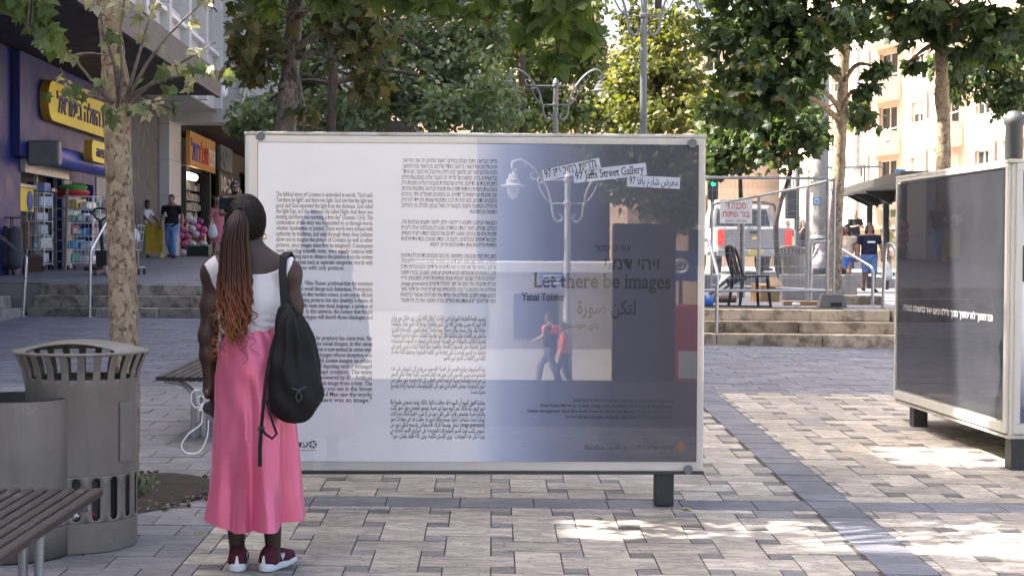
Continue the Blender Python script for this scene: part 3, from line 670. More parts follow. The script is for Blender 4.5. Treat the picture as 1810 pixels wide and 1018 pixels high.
b.cap((-.03, .0, 1.33), (-.03, .0, 1.22), .135, .142, .05, .68); b.cap((-.03, .0, 1.22), (-.028, .0, 1.06), .142, .124, .05, .72)
b.cap((-.028, .0, 1.06), (-.02, .0, .96), .118, .128, .04, .8)
b.cap((-.02, .0, .96), (-.02, .0, .86), .13, .13, .04, .8)
for sx, x0, x1, x2 in ((-1, -.10, -.10, -.092), (1, .065, .065, .072)):
    b.chain([(x0, 0, .86), (x1, .005, .48), (x1, -.012, .30), (x2, .0, .09)], [.085, .056, .05, .034], .04)
    b.chain([(x2, -.03, .05), (x2 + .02 * (sx > 0), .10, .035)], [.034, .032], .03)
for t_, sh, el, wr in ((0, (-.196, -.005, 1.335), (-.226, -.01, 1.06), (-.222, .015, .835)), (1, (.142, -.005, 1.335), (.176, .0, 1.07), (.135, .20, .95))):
    b.ell(sh, (.05, .052, .056), .05); b.chain([sh, tuple(np.array(sh) * .5 + np.array(el) * .5), el], [.045, .041, .035], .04)
    b.chain([el, tuple(np.array(el) * .6 + np.array(wr) * .4), wr], [.038, .035, .025], .03)
# left hand: palm, four curled fingers and a thumb closed round the little camera
b.cap((-.222, .017, .825), (-.217, .02, .755), .027, .03, .02, .8); b.cap((-.226, -.01, .79), (-.215, .035, .76), .02, .022, .02)
for i, (y0, L_f, rr) in enumerate(((.046, .9, .0088), (.025, 1.0, .0092), (.004, .95, .009), (-.016, .78, .008))):
    z0 = .742 - .004 * i
    b.chain([(-.217, y0, z0 + .01), (-.214, y0 - .003, z0 - .028 * L_f), (-.19, y0 - .006, z0 - .048 * L_f), (-.168, y0 - .008, z0 - .038 * L_f)], [rr * 1.15, rr * 1.05, rr, rr * .85], .007)
b.chain([(-.219, .04, .80), (-.208, .058, .775), (-.19, .06, .752), (-.176, .05, .742)], [.013, .012, .0105, .009], .01)
# right hand, held in front
b.cap((.132, .205, .948), (.09, .262, .925), .026, .03, .02, .8)
for i in range(4): b.chain([(.10 - .014 * i, .27 + .008 * i, .93 - .012 * i), (.075 - .012 * i, .295 + .006 * i, .915 - .012 * i), (.06 - .01 * i, .29, .895 - .012 * i)], [.0095, .009, .0075], .007)
b.chain([(.11, .24, .955), (.085, .262, .965), (.068, .275, .955)], [.012, .011, .009], .01)
body_obj('body', b.mesh(.006), SK['deep'], wm)
# crop top
tb = Body(); tb.p = [q for q in b.p if q[0] == 'e' and abs(q[1][2] - 1.335) < .002 or q[0] == 'c' and q[6] < .9 or (q[0] == 'c' and abs(q[1][2] - 1.425) < .01)]
XN = np.array([WX(q) for q in (352, 366, 381, 402, 425, 450, 474, 492, 499, 516, 540)]); ZN = np.array([WZ(q) for q in (476, 470, 455, 482, 487, 488, 487, 481, 474, 452, 470)])
AZ = np.array([WZ(q) for q in (600, 549, 516, 488, 470, 440)]); AL = np.array([WX(q) for q in (388, 388, 383, 376, 364, 362)]); AR = np.array([WX(q) for q in (506, 505, 506, 511, 518, 520)])
def topcut(X, Y, Z):
    zn = np.interp(X, XN, ZN); o = AZ[::1]
    al = np.interp(Z, AZ, AL); ar_ = np.interp(Z, AZ, AR)
    return np.maximum.reduce([(Z - zn) * .7, WZ(589) + .006 * np.sin(X * 14) - Z, (al - X) * .8, (X - ar_) * .8])
def topdisp(v):
    v = v.copy(); r = np.clip((1.18 - v[:, 2]) / .1, 0, 1); v[:, 1] += .006 * np.sin(v[:, 2] * 190 + v[:, 0] * 25) * r * np.sin(v[:, 0] * 18); return v
body_obj('crop_top', tb.mesh(.006, topcut, .008), cloth('white ribbed cotton', (.62, .60, .61), .8, .04), wm, topdisp)
# satin skirt: rings with folds that open towards the hem
sk, snt, sb = newmat('pink satin'); L = snt.links
sco = N(snt, 'ShaderNodeTexCoord').outputs['Object']
L.new(ramp(snt, [(.3, (.60, .125, .215)), (.7, (.68, .165, .27))], noise(snt, 3, 4, .5, sco)).outputs[0], sb.inputs['Base Color'])
sb.inputs['Roughness'].default_value = .36; sb.inputs['Metallic'].default_value = .35; sb.inputs['Sheen Weight'].default_value = .5; sb.inputs['Sheen Roughness'].default_value = .35; sb.inputs['Sheen Tint'].default_value = (1, .55, .75, 1); sb.inputs['Specular IOR Level'].default_value = .55
bn = N(snt, 'ShaderNodeBump', i_Strength=.12, i_Distance=.01); mp = N(snt, 'ShaderNodeMapping'); mp.inputs['Scale'].default_value = (9, 9, 1.6); L.new(sco, mp.inputs[0]); L.new(noise(snt, 1.4, 3, .5, mp.outputs[0], .8), bn.inputs['Height']); L.new(bn.outputs[0], sb.inputs['Normal'])
mb = MB(); rings = []; NR, NA = 46, 120
for i in range(NR):
    t = i / (NR - 1); ring = []
    for j in range(NA):
        a = TAU * j / NA - PI / 2                                    # a = -90 deg faces the camera
        ca, sa = math.cos(a), math.sin(a)
        front = max(0, sa)
        hem = .185 + .075 * max(0, -ca) ** 1.5 + .055 * max(0, ca) ** 1.3 + .07 * front + .01 * math.sin(4 * a + 1)
        z = 1.078 + (hem - 1.078) * t
        hw = np.interp(z, [.18, .3, .45, .6, .75, .88, .97, 1.03, 1.08], [.226, .211, .197, .187, .180, .175, .163, .149, .132])
        dp = np.interp(z, [.18, .4, .6, .8, .9, .97, 1.03, 1.08], [.205, .175, .16, .15, .152, .142, .122, .105])
        cx = np.interp(z, [.18, .6, .9, 1.08], [-.008, -.012, -.015, -.018])
        k = np.clip((.93 - z) / .75, 0, 1) ** 1.2
        f = .030 * k * math.exp(-((a + PI / 2 - .05) / .16) ** 2) * -2.3                  # crease down the middle of the back
        f += .034 * k * math.exp(-((a + PI / 2 + .38) / .22) ** 2) + .036 * k * math.exp(-((a + PI / 2 - .36) / .22) ** 2)
        f -= .040 * k * math.exp(-((a + PI / 2 - 1.02) / .13) ** 2)                        # deep fold where the front panel starts
        f += .022 * k * math.sin(5 * a + 2.0) + .012 * k * math.sin(9 * a + 5 * t) + .004 * k * math.sin(17 * a - 6 * t + 1)
        f += .0045 * math.sin(9 * a + 16 * z) * math.exp(-((z - .78) / .12) ** 2)
        f += .004 * math.sin(14 * a + z * 30) * np.clip((z - .93) / .1, 0, 1)             # gathers under the waist
        r = 1 + f / .2
        ring.append((cx + hw * ca * r, dp * sa * r, z + .004 * math.sin(7 * a)))
    rings.append(ring)
inner = [[(x * .985 + -.015 * .015, y * .985, z + .004) for x, y, z in r] for r in rings[::-1]][:6]
mb.loft(rings + inner, True, False); mb.build('satin_skirt', sk, wm, smooth=80)
mb = MB(); mb.loft([[(x * 1.012, y * 1.012, z + dz) for x, y, z in rings[0]] for dz in (-.004, .012)], True, False); mb.build('waistband', sk, wm, smooth=80)
# hair: scalp of braids and the long tail
hair = M('dark braided hair', (.011, .008, .007), .62, 0, .3, 30, .3, 200, .22)
hb = Body(); hb.ell((-.053, .003, 1.578), (.083, .104, .116), .01)
def haircut(X, Y, Z): return np.maximum(1.50 + (Y + .02) * .55 - Z, (Y - .06) - (Z - 1.60) * .9)
hr = body_obj('hair', hb.mesh(.006, haircut), hair, wm)
TIE = Vector((WX(431), -.088, WZ(378))); mb = MB(); hc = Vector((-.053, .003, 1.578))
for i in range(44):
    a = TAU * i / 44; pts = []
    axd = (TIE - hc).normalized(); e1 = axd.cross(Vector((0, 0, 1))).normalized(); e2 = axd.cross(e1)
    for q in range(12):
        th = .06 + (1.62 + .25 * math.cos(a * 2)) * q / 11; dv = axd * math.cos(th) + (e1 * math.cos(a) + e2 * math.sin(a)) * math.sin(th)
        p = hc + Vector((dv.x * .085, dv.y * .106, dv.z * .118)); p += Vector((random.uniform(-1, 1), random.uniform(-1, 1), random.uniform(-1, 1))) * .001
        if p.z < 1.497 + (p.y + .02) * .55: break
        pts.append(p)
    if len(pts) > 2: mb.tube(pts, [.0056 + .0006 * (k % 2) for k in range(len(pts))], 6)
mb.build('scalp_braids', hair, hr, smooth=60)
hm, hnt, hbs = newmat('ombre braids'); co = N(hnt, 'ShaderNodeTexCoord').outputs['Object']; sp = N(hnt, 'ShaderNodeSeparateXYZ'); hnt.links.new(co, sp.inputs[0])
ad = N(hnt, 'ShaderNodeMath', operation='MULTIPLY_ADD'); hnt.links.new(noise(hnt, 22, 2, .5, co), ad.inputs[0]); ad.inputs[1].default_value = .22; hnt.links.new(sp.outputs[2], ad.inputs[2])
mr = N(hnt, 'ShaderNodeMapRange'); mr.inputs['From Min'].default_value = 1.12; mr.inputs['From Max'].default_value = 1.72; hnt.links.new(ad.outputs[0], mr.inputs[0])
hnt.links.new(ramp(hnt, [(0, (.23, .085, .03)), (.3, (.15, .05, .02)), (.55, (.06, .024, .014)), (1, (.022, .012, .009))], mr.outputs[0]).outputs[0], hbs.inputs['Base Color']); hbs.inputs['Roughness'].default_value = .55; hbs.inputs['Specular IOR Level'].default_value = .3
mb = MB()
for i in range(104):
    u = random.uniform(-1, 1); dpth = random.random(); pts = []; ph = random.uniform(0, TAU); amp = random.uniform(.006, .015); n = 30; zend = WZ(598) + random.uniform(-.035, .11) + .05 * abs(u); fr = random.uniform(52, 75)
    for q in range(n):
        t = q / (n - 1); z = TIE.z + (zend - TIE.z) * t
        wd = np.interp(t, [0, .1, .35, .7, .9, 1], [.018, .045, .064, .076, .072, .055]); cx = np.interp(t, [0, .3, .7, 1], [TIE.x, WX(425), WX(425), WX(424)])
        cu = np.clip((t - .52) / .4, 0, 1); x = cx + u * wd + amp * cu * math.sin(z * fr + ph); y = -.10 - .015 - .05 * dpth * min(1, t * 4) - np.interp(t, [0, .12, .3, 1], [.0, .03, .02, .015]) * (1 - u * u * .8) + amp * cu * math.cos(z * fr + ph) - .002
        pts.append((x, y, z))
    mb.tube(pts, [random.uniform(.0042, .0055) * (1 if q < n - 2 else .6) for q in range(n)], 5)
mb.build('braided_ponytail', hm, hr, smooth=70)
mb = MB()                                                  # stray curled ends
for i in range(26):
    x0 = WX(425) + random.uniform(-.085, .085); z0 = random.uniform(WZ(600), WZ(520)); ph = random.uniform(0, TAU); L_ = random.uniform(.06, .13)
    mb.tube([(x0 + .018 * math.sin(ph + q * .75) + (.02 * q / 12) * (1 if x0 > WX(425) else -1), -.165 + .015 * math.cos(ph + q * .75), z0 - L_ * q / 12) for q in range(13)], .0017, 4)
mb.build('stray_curls', hm, hr, smooth=70)
mb = MB(); mb.torus(TIE + Vector((0, -.012, -.01)), .022, .008, 16, 8, 'Y'); mb.build('hair_tie', hair, hr, smooth=60)
mb = MB(); mb.torus((WX(464), .03, WZ(422)), .0115, .0032, 24, 8, 'Y'); mb.build('hoop_earring', MT['gold'], wm, smooth=60)
mb = MB(); mb.blob((WX(466), .02, WZ(411)), .005, 6); mb.build('ear_stud', MT['steel'], wm, smooth=60)
# shoes
shoe = cloth('burgundy knit', (.075, .012, .022), .75); sole = M('white foam sole', (.62, .68, .68), .6, 0, .06, 6)
for fx, rz in ((WX(421), .12), (WX(483), -.34)):
    o = bpy.data.objects.new('shoe', None); COL.objects.link(o); o.parent = wm; o.location = (fx, -.0, 0); o.rotation_euler = (0, 0, rz); o.scale = (.9, .95, .95)
    q = Body(); q.chain([(0, -.055, .075), (0, -.05, .05)], [.036, .041], .03); q.chain([(0, -.045, .05), (.002, .06, .045), (.004, .15, .034)], [.042, .043, .034], .03); q.cap((0, -.03, .09), (0, .02, .085), .036, .038, .02)
    body_obj('upper', q.mesh(.006, lambda X, Y, Z: np.maximum.reduce([.018 - Z, Z - .118 + .25 * np.maximum(Y + .05, 0)])), shoe, o)
    q = Body(); q.chain([(0, -.058, .02), (.002, .05, .015), (.004, .16, .014)], [.045, .047, .038], .02)
    body_obj('sole', q.mesh(.006, lambda X, Y, Z: np.maximum.reduce([.002 - Z, Z - .036 + .05 * Y])), sole, o)
    q = MB(); q.loft([[(-.012, -.103, .03), (.012, -.103, .03), (.004, -.096, .078), (-.004, -.096, .078)], [(-.012, -.09, .03), (.012, -.09, .03), (.004, -.085, .078), (-.004, -.085, .078)]], True, True); q.build('heel_tab', MT['white'], o)
    q = MB()
    for y0 in (.01, .03): q.box((.044, y0, .058), (.006, .008, .035), 0, .4)
    q.box((.044, .02, .058), (.006, .006, .03), 0, -.5); q.build('side_mark', MT['white'], o)
# backpack on her right shoulder
bk = thing('backpack', 'black drawstring backpack hanging from the right shoulder of the reading woman', 'backpack', (WO.x, WO.y, WO.z))
q = Body(); bx = WX(528); q.ell((bx + .0, -.15, WZ(665)), (.122, .088, .185), .05); q.ell((bx - .012, -.15, WZ(600)), (.075, .06, .13), .06); q.ell((bx + .005, -.155, WZ(700)), (.105, .085, .098), .05); q.cap((bx - .04, -.12, WZ(548)), (bx + .0, -.14, WZ(600)), .028, .05, .05)
def bagdisp(v):
    v = v.copy(); z = v[:, 2]; x = v[:, 0] - bx; k = np.clip((z - .80) / .25, 0, 1); ang = np.arctan2(v[:, 1] + .15, x)
    f = .010 * np.sin(ang * 9 + z * 6) * k + .004 * np.sin(ang * 5 + z * 40) * (1 - k) + .005 * np.sin(z * 30 + x * 20); v[:, 0] += np.cos(ang) * f; v[:, 1] += np.sin(ang) * f; return v
bagm = cloth('black nylon', (.009, .009, .010), .75, .2)
body_obj('bag_body', q.mesh(.008), bagm, bk, bagdisp)
def strap(name, pts, w_, th=.004, mat=bagm, par=bk):
    mb = MB(); pts = [Vector(p) for p in pts]; rings = []
    for i, p in enumerate(pts):
        t = (pts[min(i + 1, len(pts) - 1)] - pts[max(i - 1, 0)]).normalized(); sd = Vector((1, .25, 0)); sd = (sd - t * sd.dot(t)).normalized(); nn = t.cross(sd)
        rings.append([p + sd * w_ / 2 + nn * th / 2, p - sd * w_ / 2 + nn * th / 2, p - sd * w_ / 2 - nn * th / 2, p + sd * w_ / 2 - nn * th / 2])
    mb.loft(rings, True, True); return mb.build(name, mat, par, smooth=40)
strap('shoulder_strap', [(WX(512), .075, WZ(490)), (WX(511), .06, WZ(462)), (WX(508), .01, WZ(449)), (WX(504), -.062, WZ(456)), (WX(504), -.098, WZ(480)), (WX(507), -.118, WZ(515)), (WX(510), -.13, WZ(548)), (WX(513), -.14, WZ(570))], .035)
strap('lower_strap', [(WX(506), -.15, WZ(560)), (WX(492), -.19, WZ(610)), (WX(484), -.215, WZ(660)), (WX(479), -.222, WZ(710)), (WX(476), -.225, WZ(745))], .016)
strap('strap_tail', [(WX(476), -.228, WZ(745)), (WX(474), -.232, WZ(780)), (WX(474), -.232, WZ(812))], .017)
mb = MB(); mb.tube([(WX(484), -.215, WZ(700)), (WX(495), -.235, WZ(735)), (WX(503), -.24, WZ(756)), (WX(495), -.238, WZ(764)), (WX(484), -.235, WZ(757)), (WX(477), -.231, WZ(748))], .006, 6); mb.build('strap_loop', bagm, bk, smooth=60)
mb = MB(); mb.box((WX(476), -.228, WZ(748)), (.03, .012, .02), 0, 0, .3); mb.build('strap_buckle', MT['black'], bk, bevel=.003)
mb = MB(); mb.tube([(WX(528), -.245, WZ(678)), (WX(540), -.25, WZ(682)), (WX(553), -.238, WZ(676))], .004, 6); mb.tube([(WX(540), -.252, WZ(681)), (WX(536), -.258, WZ(694)), (WX(541), -.256, WZ(703))], .0035, 6); mb.tube([(WX(541), -.252, WZ(682)), (WX(546), -.256, WZ(692)), (WX(543), -.256, WZ(699))], .0035, 6)
mb.build('zip_pull', MT['dark'], bk, smooth=60)
# little camera with its white cable in her left hand
cm = thing('handheld_camera', 'small black and white handheld camera with looped white cable in her left hand', 'camera', (WO.x, WO.y, WO.z))
mb = MB(); mb.box((WX(371), .012, WZ(722)), (.035, .06, .06), .3, .2, .5); mb.build('camera_body', MT['white'], cm, bevel=.008)
mb = MB(); mb.tube([(WX(372), -.03, WZ(721)), (WX(378), -.05, WZ(721))], [.03, .03], 20); mb.build('lens', MT['black'], cm, smooth=40)
mb = MB(); mb.box((WX(363), -.005, WZ(716)), (.02, .03, .075), .2, 0, .55); mb.build('grip', MT['white'], cm, bevel=.006)
cbl = M('white cable', (.72, .72, .7), .5)
mb = MB()
def curve(pts, n=8):
    pts = [Vector(p) for p in pts]; out = []
    for i in range(len(pts) - 1):
        p0, p1, p2, p3 = pts[max(i - 1, 0)], pts[i], pts[i + 1], pts[min(i + 2, len(pts) - 1)]
        for k in range(n):
            t = k / n; out.append(.5 * ((2 * p1) + (-p0 + p2) * t + (2 * p0 - 5 * p1 + 4 * p2 - p3) * t * t + (-p0 + 3 * p1 - 3 * p2 + p3) * t ** 3))
    return out + [pts[-1]]
mb.tube(curve([(WX(x), y, WZ(z)) for x, y, z in ((366, -.02, 706), (357, -.03, 700), (352, -.03, 707), (357, -.02, 716), (362, .0, 712), (352, -.03, 722), (343, -.04, 712), (344, -.045, 694), (356, -.04, 690), (363, -.02, 705), (360, -.02, 735), (358, -.035, 750), (338, -.045, 766), (326, -.05, 786), (335, -.05, 799), (357, -.05, 797), (370, -.045, 772), (372, -.03, 742))]), .0034, 6)
mb.build('cable', cbl, cm, smooth=80)
# ------------------------------------------------------------------ street furniture
def weld(o):
    import bmesh
    bm = bmesh.new(); bm.from_mesh(o.data); bmesh.ops.remove_doubles(bm, verts=bm.verts, dist=.0006); bmesh.ops.recalc_face_normals(bm, faces=bm.faces)
    for f in bm.faces: f.smooth = True
    bm.to_mesh(o.data); bm.free(); o.data.set_sharp_from_angle(angle=R(40)); return o
def litter_bin(label, loc, rz=0):
    t = thing('litter_bin', label, 'litter bin', loc, rz, 'olive grey slotted litter bins')
    r = .262; mb = MB(); NS = 18; h = .80
    mb.lathe([(r - .006, .0), (r, .0), (r, .135), (r, .139)], n=72); mb.lathe([(r, .361), (r, .365), (r, h - .03), (r + .004, h - .02), (r + .004, h), (r - .004, h)], n=72)
    for k in range(NS):                                              # a band of upright rounded slots
        a0 = TAU * k / NS; da = TAU / NS; NN = 24; out = []; inn = []
        for q in range(NN):
            th = TAU * q / NN; cx, cz = math.cos(th), math.sin(th); s_ = max(abs(cx), abs(cz)); ou = (cx / s_ * .5, cz / s_ * .5)
            iu = (.22 * cx, (.36 if cz > 0 else -.36) + .1 * cz) if abs(cz) > 1e-6 else (.22 * cx, .36)
            for L_, (u, w_) in ((out, ou), (inn, iu)): L_.append((r * math.cos(a0 + u * da), r * math.sin(a0 + u * da), .25 + w_ * .22))
        mb.loft([out, inn], True, False)
    o = weld(mb.build('bin_body', MT['binpaint'], t, smooth=30)); so_ = o.modifiers.new('thick', 'SOLIDIFY'); so_.thickness = .005; so_.offset = -1
    mb = MB(); mb.lathe([(.0, .03), (r - .03, .03), (r - .03, .60), (r - .035, .60), (r - .035, .05), (0, .05)], n=32); mb.build('liner', MT['dark'], t, smooth=40)
    mb = MB()
    for k in range(24):
        a = TAU * k / 24; u = Vector((math.cos(a), math.sin(a), 0)); v = Vector((-u.y, u.x, 0)); mb.loft([[u * rr + v * sx * .017 + Vector((0, 0, z)) + u * d for sx, d in ((-1, 0), (1, 0), (1, .004), (-1, .004))] for rr, z in ((r + .002, h - .01), (r + .012, h + .05), (r + .045, h + .132))], True, True)
    mb.build('flared_slats', MT['binpaint'], t)
    mb = MB(); R1 = r + .052; z1 = h + .135
    mb.torus((0, 0, z1), R1, .008, 48, 8); mb.lathe([(r - .02, h - .005), (r + .006, h - .005), (r + .006, h + .012), (r - .02, h + .012)], n=48)
    mb.build('rims', MT['binpaint'], t, smooth=40)
    # shallow dome with an arched mouth facing the front
    mb = MB(); g = []; nu, nv = 40, 14
    for i in range(nv + 1):
        row = []
        for j in range(nu + 1):
            u = -1 + 2 * j / nu; x = u * R1; yb = math.sqrt(max(0, R1 * R1 - x * x)); yf = -yb * .62 if abs(u) < 1 else 0
            yf = max(-yb, -R1 * .60 * (1 - (abs(u) / .66) ** 2) * 0 - R1 * .58) if abs(u) < .66 else -yb
            y = yf + (yb - yf) * i / nv; rr = math.hypot(x, y) / R1
            row.append((x, y, z1 + .05 * max(0, 1 - rr * rr) ** .8 + .012 * max(0, 1 - (u / .66) ** 2) * (1 - i / nv) ** 1.3 * (abs(u) < .66)))
        g.append(row)
    mb.loft(g, False, False); o = mb.build('domed_lid', MT['binpaint'], t, smooth=50); so_ = o.modifiers.new('thick', 'SOLIDIFY'); so_.thickness = .006
    mb = MB(); mb.box((.0, -.0, 0), (.09, .003, .28)); pl = mb.build('notice_plate', MT['binpaint'], t); a = -.42; pl.location = ((r + .004) * math.cos(a), (r + .004) * math.sin(a), .56); pl.rotation_euler = (0, 0, a + PI / 2)
    return t
g1 = G(142, 962)
lbin = litter_bin('tall olive grey litter bin with flared slatted top beside the plane tree', (g1.x, g1.y + .03, gz(g1.x, g1.y)))
for i, (a, z, c) in enumerate(((-1.2, .10, 'red'), (-.85, .09, 'red'), (-1.5, .10, 'white'))):
    mb = MB(); mb.tube([(.215 * math.cos(a), .215 * math.sin(a), .155 + i * .004), (.235 * math.cos(a + .1), .235 * math.sin(a + .1), .185)], .018, 10)
    mb.build('drink_can', MT[c], lbin, smooth=40)
g2 = G(22, 975)
t = thing('open_bin', 'shorter open-topped grey bin in front of the tall slatted litter bin', 'bin', (g2.x, g2.y, gz(g2.x, g2.y)))
r = .282; mb = MB(); NS = 18; h = .73
mb.lathe([(r, .0), (r, .135), (r, .139)], n=72); mb.lathe([(r, .241), (r, .245), (r, h - .02), (r, h), (r - .01, h)], n=72)
for k in range(NS):
    a0 = TAU * k / NS; da = TAU / NS; NN = 24; out = []; inn = []
    for q in range(NN):
        th = TAU * q / NN; cx, cz = math.cos(th), math.sin(th); s_ = max(abs(cx), abs(cz)); ou = (cx / s_ * .5, cz / s_ * .5); iu = (.22 * cx, (.16 if cz > 0 else -.16) + .2 * cz)
        for L_, (u, w_) in ((out, ou), (inn, iu)): L_.append((r * math.cos(a0 + u * da), r * math.sin(a0 + u * da), .19 + w_ * .10))
    mb.loft([out, inn], True, False)
o = weld(mb.build('bin_body', MT['binpaint'], t, smooth=30)); so_ = o.modifiers.new('thick', 'SOLIDIFY'); so_.thickness = .005; so_.offset = -1
mb = MB(); mb.lathe([(0, .05), (r - .04, .05), (r - .03, h - .05), (r - .012, h - .02), (r - .012, h + .004), (r - .03, h + .004), (r - .034, h - .06)], n=32); mb.build('liner', MT['black'], t, smooth=40)

def bench(label, X0, X1, Y0, Y1, legY):
    t = thing('bench', label, 'bench', ((X0 + X1) / 2, (Y0 + Y1) / 2, gz((X0 + X1) / 2, (Y0 + Y1) / 2)), 0, 'slatted benches on the plaza')
    W, L_ = (X1 - X0) / 2, (Y1 - Y0) / 2; tilt = SY; n = 9; pit = 2 * W / n
    for i in range(n):
        mb = MB(); x = -W + pit * (i + .5); zs = .45 + (.004 * ((i - 4) / 4) ** 2); N_ = 7; rings = []
        for q in range(N_):
            y = -L_ + 2 * L_ * q / (N_ - 1); dx = random.uniform(-.0012, .0012); dz = random.uniform(-.001, .001) + tilt * y
            hw_ = pit / 2 - .006; rings.append([(x - hw_ + dx, y, zs - .03 + dz), (x + hw_ + dx, y, zs - .03 + dz), (x + hw_ + dx, y, zs - .005 + dz), (x + hw_ - .006 + dx, y, zs + dz), (x - hw_ + .006 + dx, y, zs + dz), (x - hw_ + dx, y, zs - .005 + dz)])
        mb.loft(rings, True, True); mb.build('slat', MT['wood'], t)
    for sy in (-1, 1):
        y = sy * (L_ - legY); z = tilt * y
        mb = MB(); mb.tube(curve([(-W + .02, y, .405 + z), (-W * .5, y, .385 + z), (-.07, y, .35 + z), (-.035, y, .28 + z), (-.035, y, z - .01)], 6), .02, 10); mb.tube(curve([(W - .02, y, .405 + z), (W * .5, y, .385 + z), (.07, y, .35 + z), (.035, y, .28 + z), (.035, y, z - .01)], 6), .02, 10)
        mb.build('leg_frame', MT['galv'], t, smooth=50)
    return t
bench('worn dark slatted bench in the foreground beside the grey bins', -2.22, -1.705, 4.62, 6.38, .16)
bench('slatted bench with tubular steel legs behind the reading woman', -2.50, -1.98, 10.68, 12.35, .22)

def lamp_post(label, base, zscroll, s=1.0, rz=0, mat=None, arms=(-1, 1), grp='ornate street lamps'):
    mat = mat or MT['lampgrey']; t = thing('street_lamp', label, 'street lamp', base, rz, grp); zs = zscroll - base[2]
    mb = MB(); mb.lathe([(.17 * s, -.05), (.17 * s, .12), (.13 * s, .16), (.12 * s, .75), (.14 * s, .8), (.105 * s, .9), (.085 * s, 1.6), (.07 * s, zs + 1.0 * s), (.09 * s, zs + 1.02 * s), (.05 * s, zs + 1.12 * s), (.02 * s, zs + 1.16 * s)], n=16, caps=True)
    for z in (.42, .95): mb.lathe([(.072 * s, zs + (z - .05) * s), (.1 * s, zs + (z - .03) * s), (.1 * s, zs + (z + .03) * s), (.072 * s, zs + (z + .05) * s)], n=16)
    mb.build('post', mat, t, smooth=40)
    for sg in arms:
        mb = MB(); c = lambda pts: curve([(sg * x * s, 0, zs + z * s) for x, z in pts], 7)
        mb.tube(c([(.20, .16), (.14, .14), (.12, .07), (.17, .0), (.25, .02), (.32, .12), (.37, .38), (.45, .72), (.62, 1.02), (.85, 1.27), (1.08, 1.40), (1.24, 1.36), (1.28, 1.24), (1.22, 1.16), (1.17, 1.2)]), .028 * s, 8)
        mb.tube(c([(.33, .38), (.52, .55), (.66, .82), (.68, .98), (.60, 1.0), (.58, .9), (.64, .88)]), .02 * s, 6); mb.tube(c([(.70, .95), (.82, .98), (.84, 1.1), (.76, 1.12)]), .018 * s, 6)
        for z in (.42, .95): mb.tube([(sg * .07 * s, 0, zs + z * s), (sg * (.37 if z < .5 else .56) * s, 0, zs + z * s)], .016 * s, 6)
        mb.build('scroll_arm', mat, t, smooth=50)
        ln = bpy.data.objects.new('lantern', None); COL.objects.link(ln); ln.parent = t; ln.location = (sg * 1.25 * s, 0, zs + 1.16 * s)
        mb = MB(); mb.lathe([(.02 * s, .0), (.03 * s, -.06 * s), (.10 * s, -.1 * s), (.11 * s, -.18 * s), (.16 * s, -.2 * s), (.17 * s, -.3 * s), (.28 * s, -.34 * s), (.28 * s, -.36 * s), (.15 * s, -.355 * s)], n=24); mb.build('hood', mat, ln, smooth=40)
        mb = MB(); mb.lathe([(.145 * s, -.355 * s), (.15 * s, -.45 * s), (.11 * s, -.58 * s), (.03 * s, -.66 * s), (.001, -.665 * s)], n=20); mb.build('glass_bowl', LAMPGLASS, ln, smooth=60)
    return t
LAMPGLASS = M('frosted lamp glass', (.6, .6, .56), .25, 0, .05, 4)
def ground_at(x, y): return zl(x, y) if x < .5 else zr(x, y)
p = P(1138, 63, 30); lamp_post('tall grey ornate street lamp rising behind the notice board, its arms cut by the frame', (p.x, 30, ground_at(p.x, 30)), p.z, .9)
p = P(982, 212, 43); lamp_post('smaller grey double-armed street lamp among the trees behind the board', (p.x, 43, ground_at(p.x, 43)), p.z, 1.0)
p = P(1518, 282, 62); lamp_post('cream single-armed street lamp in front of the pink building', (p.x, 62, ground_at(p.x, 62)), p.z, .95, 0, M('cream lamp paint', (.55, .46, .33), .5), (1,))
# the post standing behind the light box on the far right
p = P(1793, 205, 15); t = thing('bollard_post', 'thick grey capped post rising behind the light box at the right edge', 'post', (p.x, 15, gz(p.x, 15)))
mb = MB(); zt = p.z - gz(p.x, 15); mb.lathe([(.09, -.05), (.085, zt - .1), (.1, zt - .08), (.1, zt - .02), (.085, zt), (.06, zt + .04), (.0, zt + .05)], n=20); mb.build('shaft', M('dark grey post paint', (.075, .078, .08), .5), t, smooth=40)
mb = MB(); mb.lathe([(.13, 0), (.13, .05), (.1, .07)], n=20); mb.build('base_ring', MT['lampgrey'], t, smooth=40)

def rail(label, pts, posts=(), grp='steel stair handrails'):
    pts = [Vector(p) for p in pts]; b0 = pts[0]; t = thing('handrail', label, 'handrail', b0, 0, grp); mb = MB()
    cs = [pts[0]]
    for i in range(1, len(pts) - 1):                             # rounded bends
        a, b_, c = pts[i - 1], pts[i], pts[i + 1]; r = min(.09, (a - b_).length * .4, (c - b_).length * .4); p0 = b_ + (a - b_).normalized() * r; p1 = b_ + (c - b_).normalized() * r
        for k in range(6): u = k / 5; cs.append(p0 * (1 - u) ** 2 + b_ * 2 * u * (1 - u) + p1 * u * u)
    cs.append(pts[-1]); mb.tube([p - b0 for p in cs], .023, 10); mb.build('rail_tube', MT['steel'], t, smooth=60)
    for q in [pts[0]] + ([pts[-1]] if posts else []):
        mb = MB(); mb.lathe([(.045, 0), (.045, .01), (.03, .015)], tuple(q - b0), 16); mb.build('floor_flange', MT['steel'], t, smooth=40)
    return t
def onto(p, f): return Vector((p.x, p.y, f(p.x, p.y)))
rail('steel handrail at the far left beside the shopping cart bags', [onto(P(41, 571, 22.6), gz), P(47, 455, 22.6), P(0, 418, 24.2), P(-30, 416, 25), onto(P(-32, 500, 25), zl)], (1,))
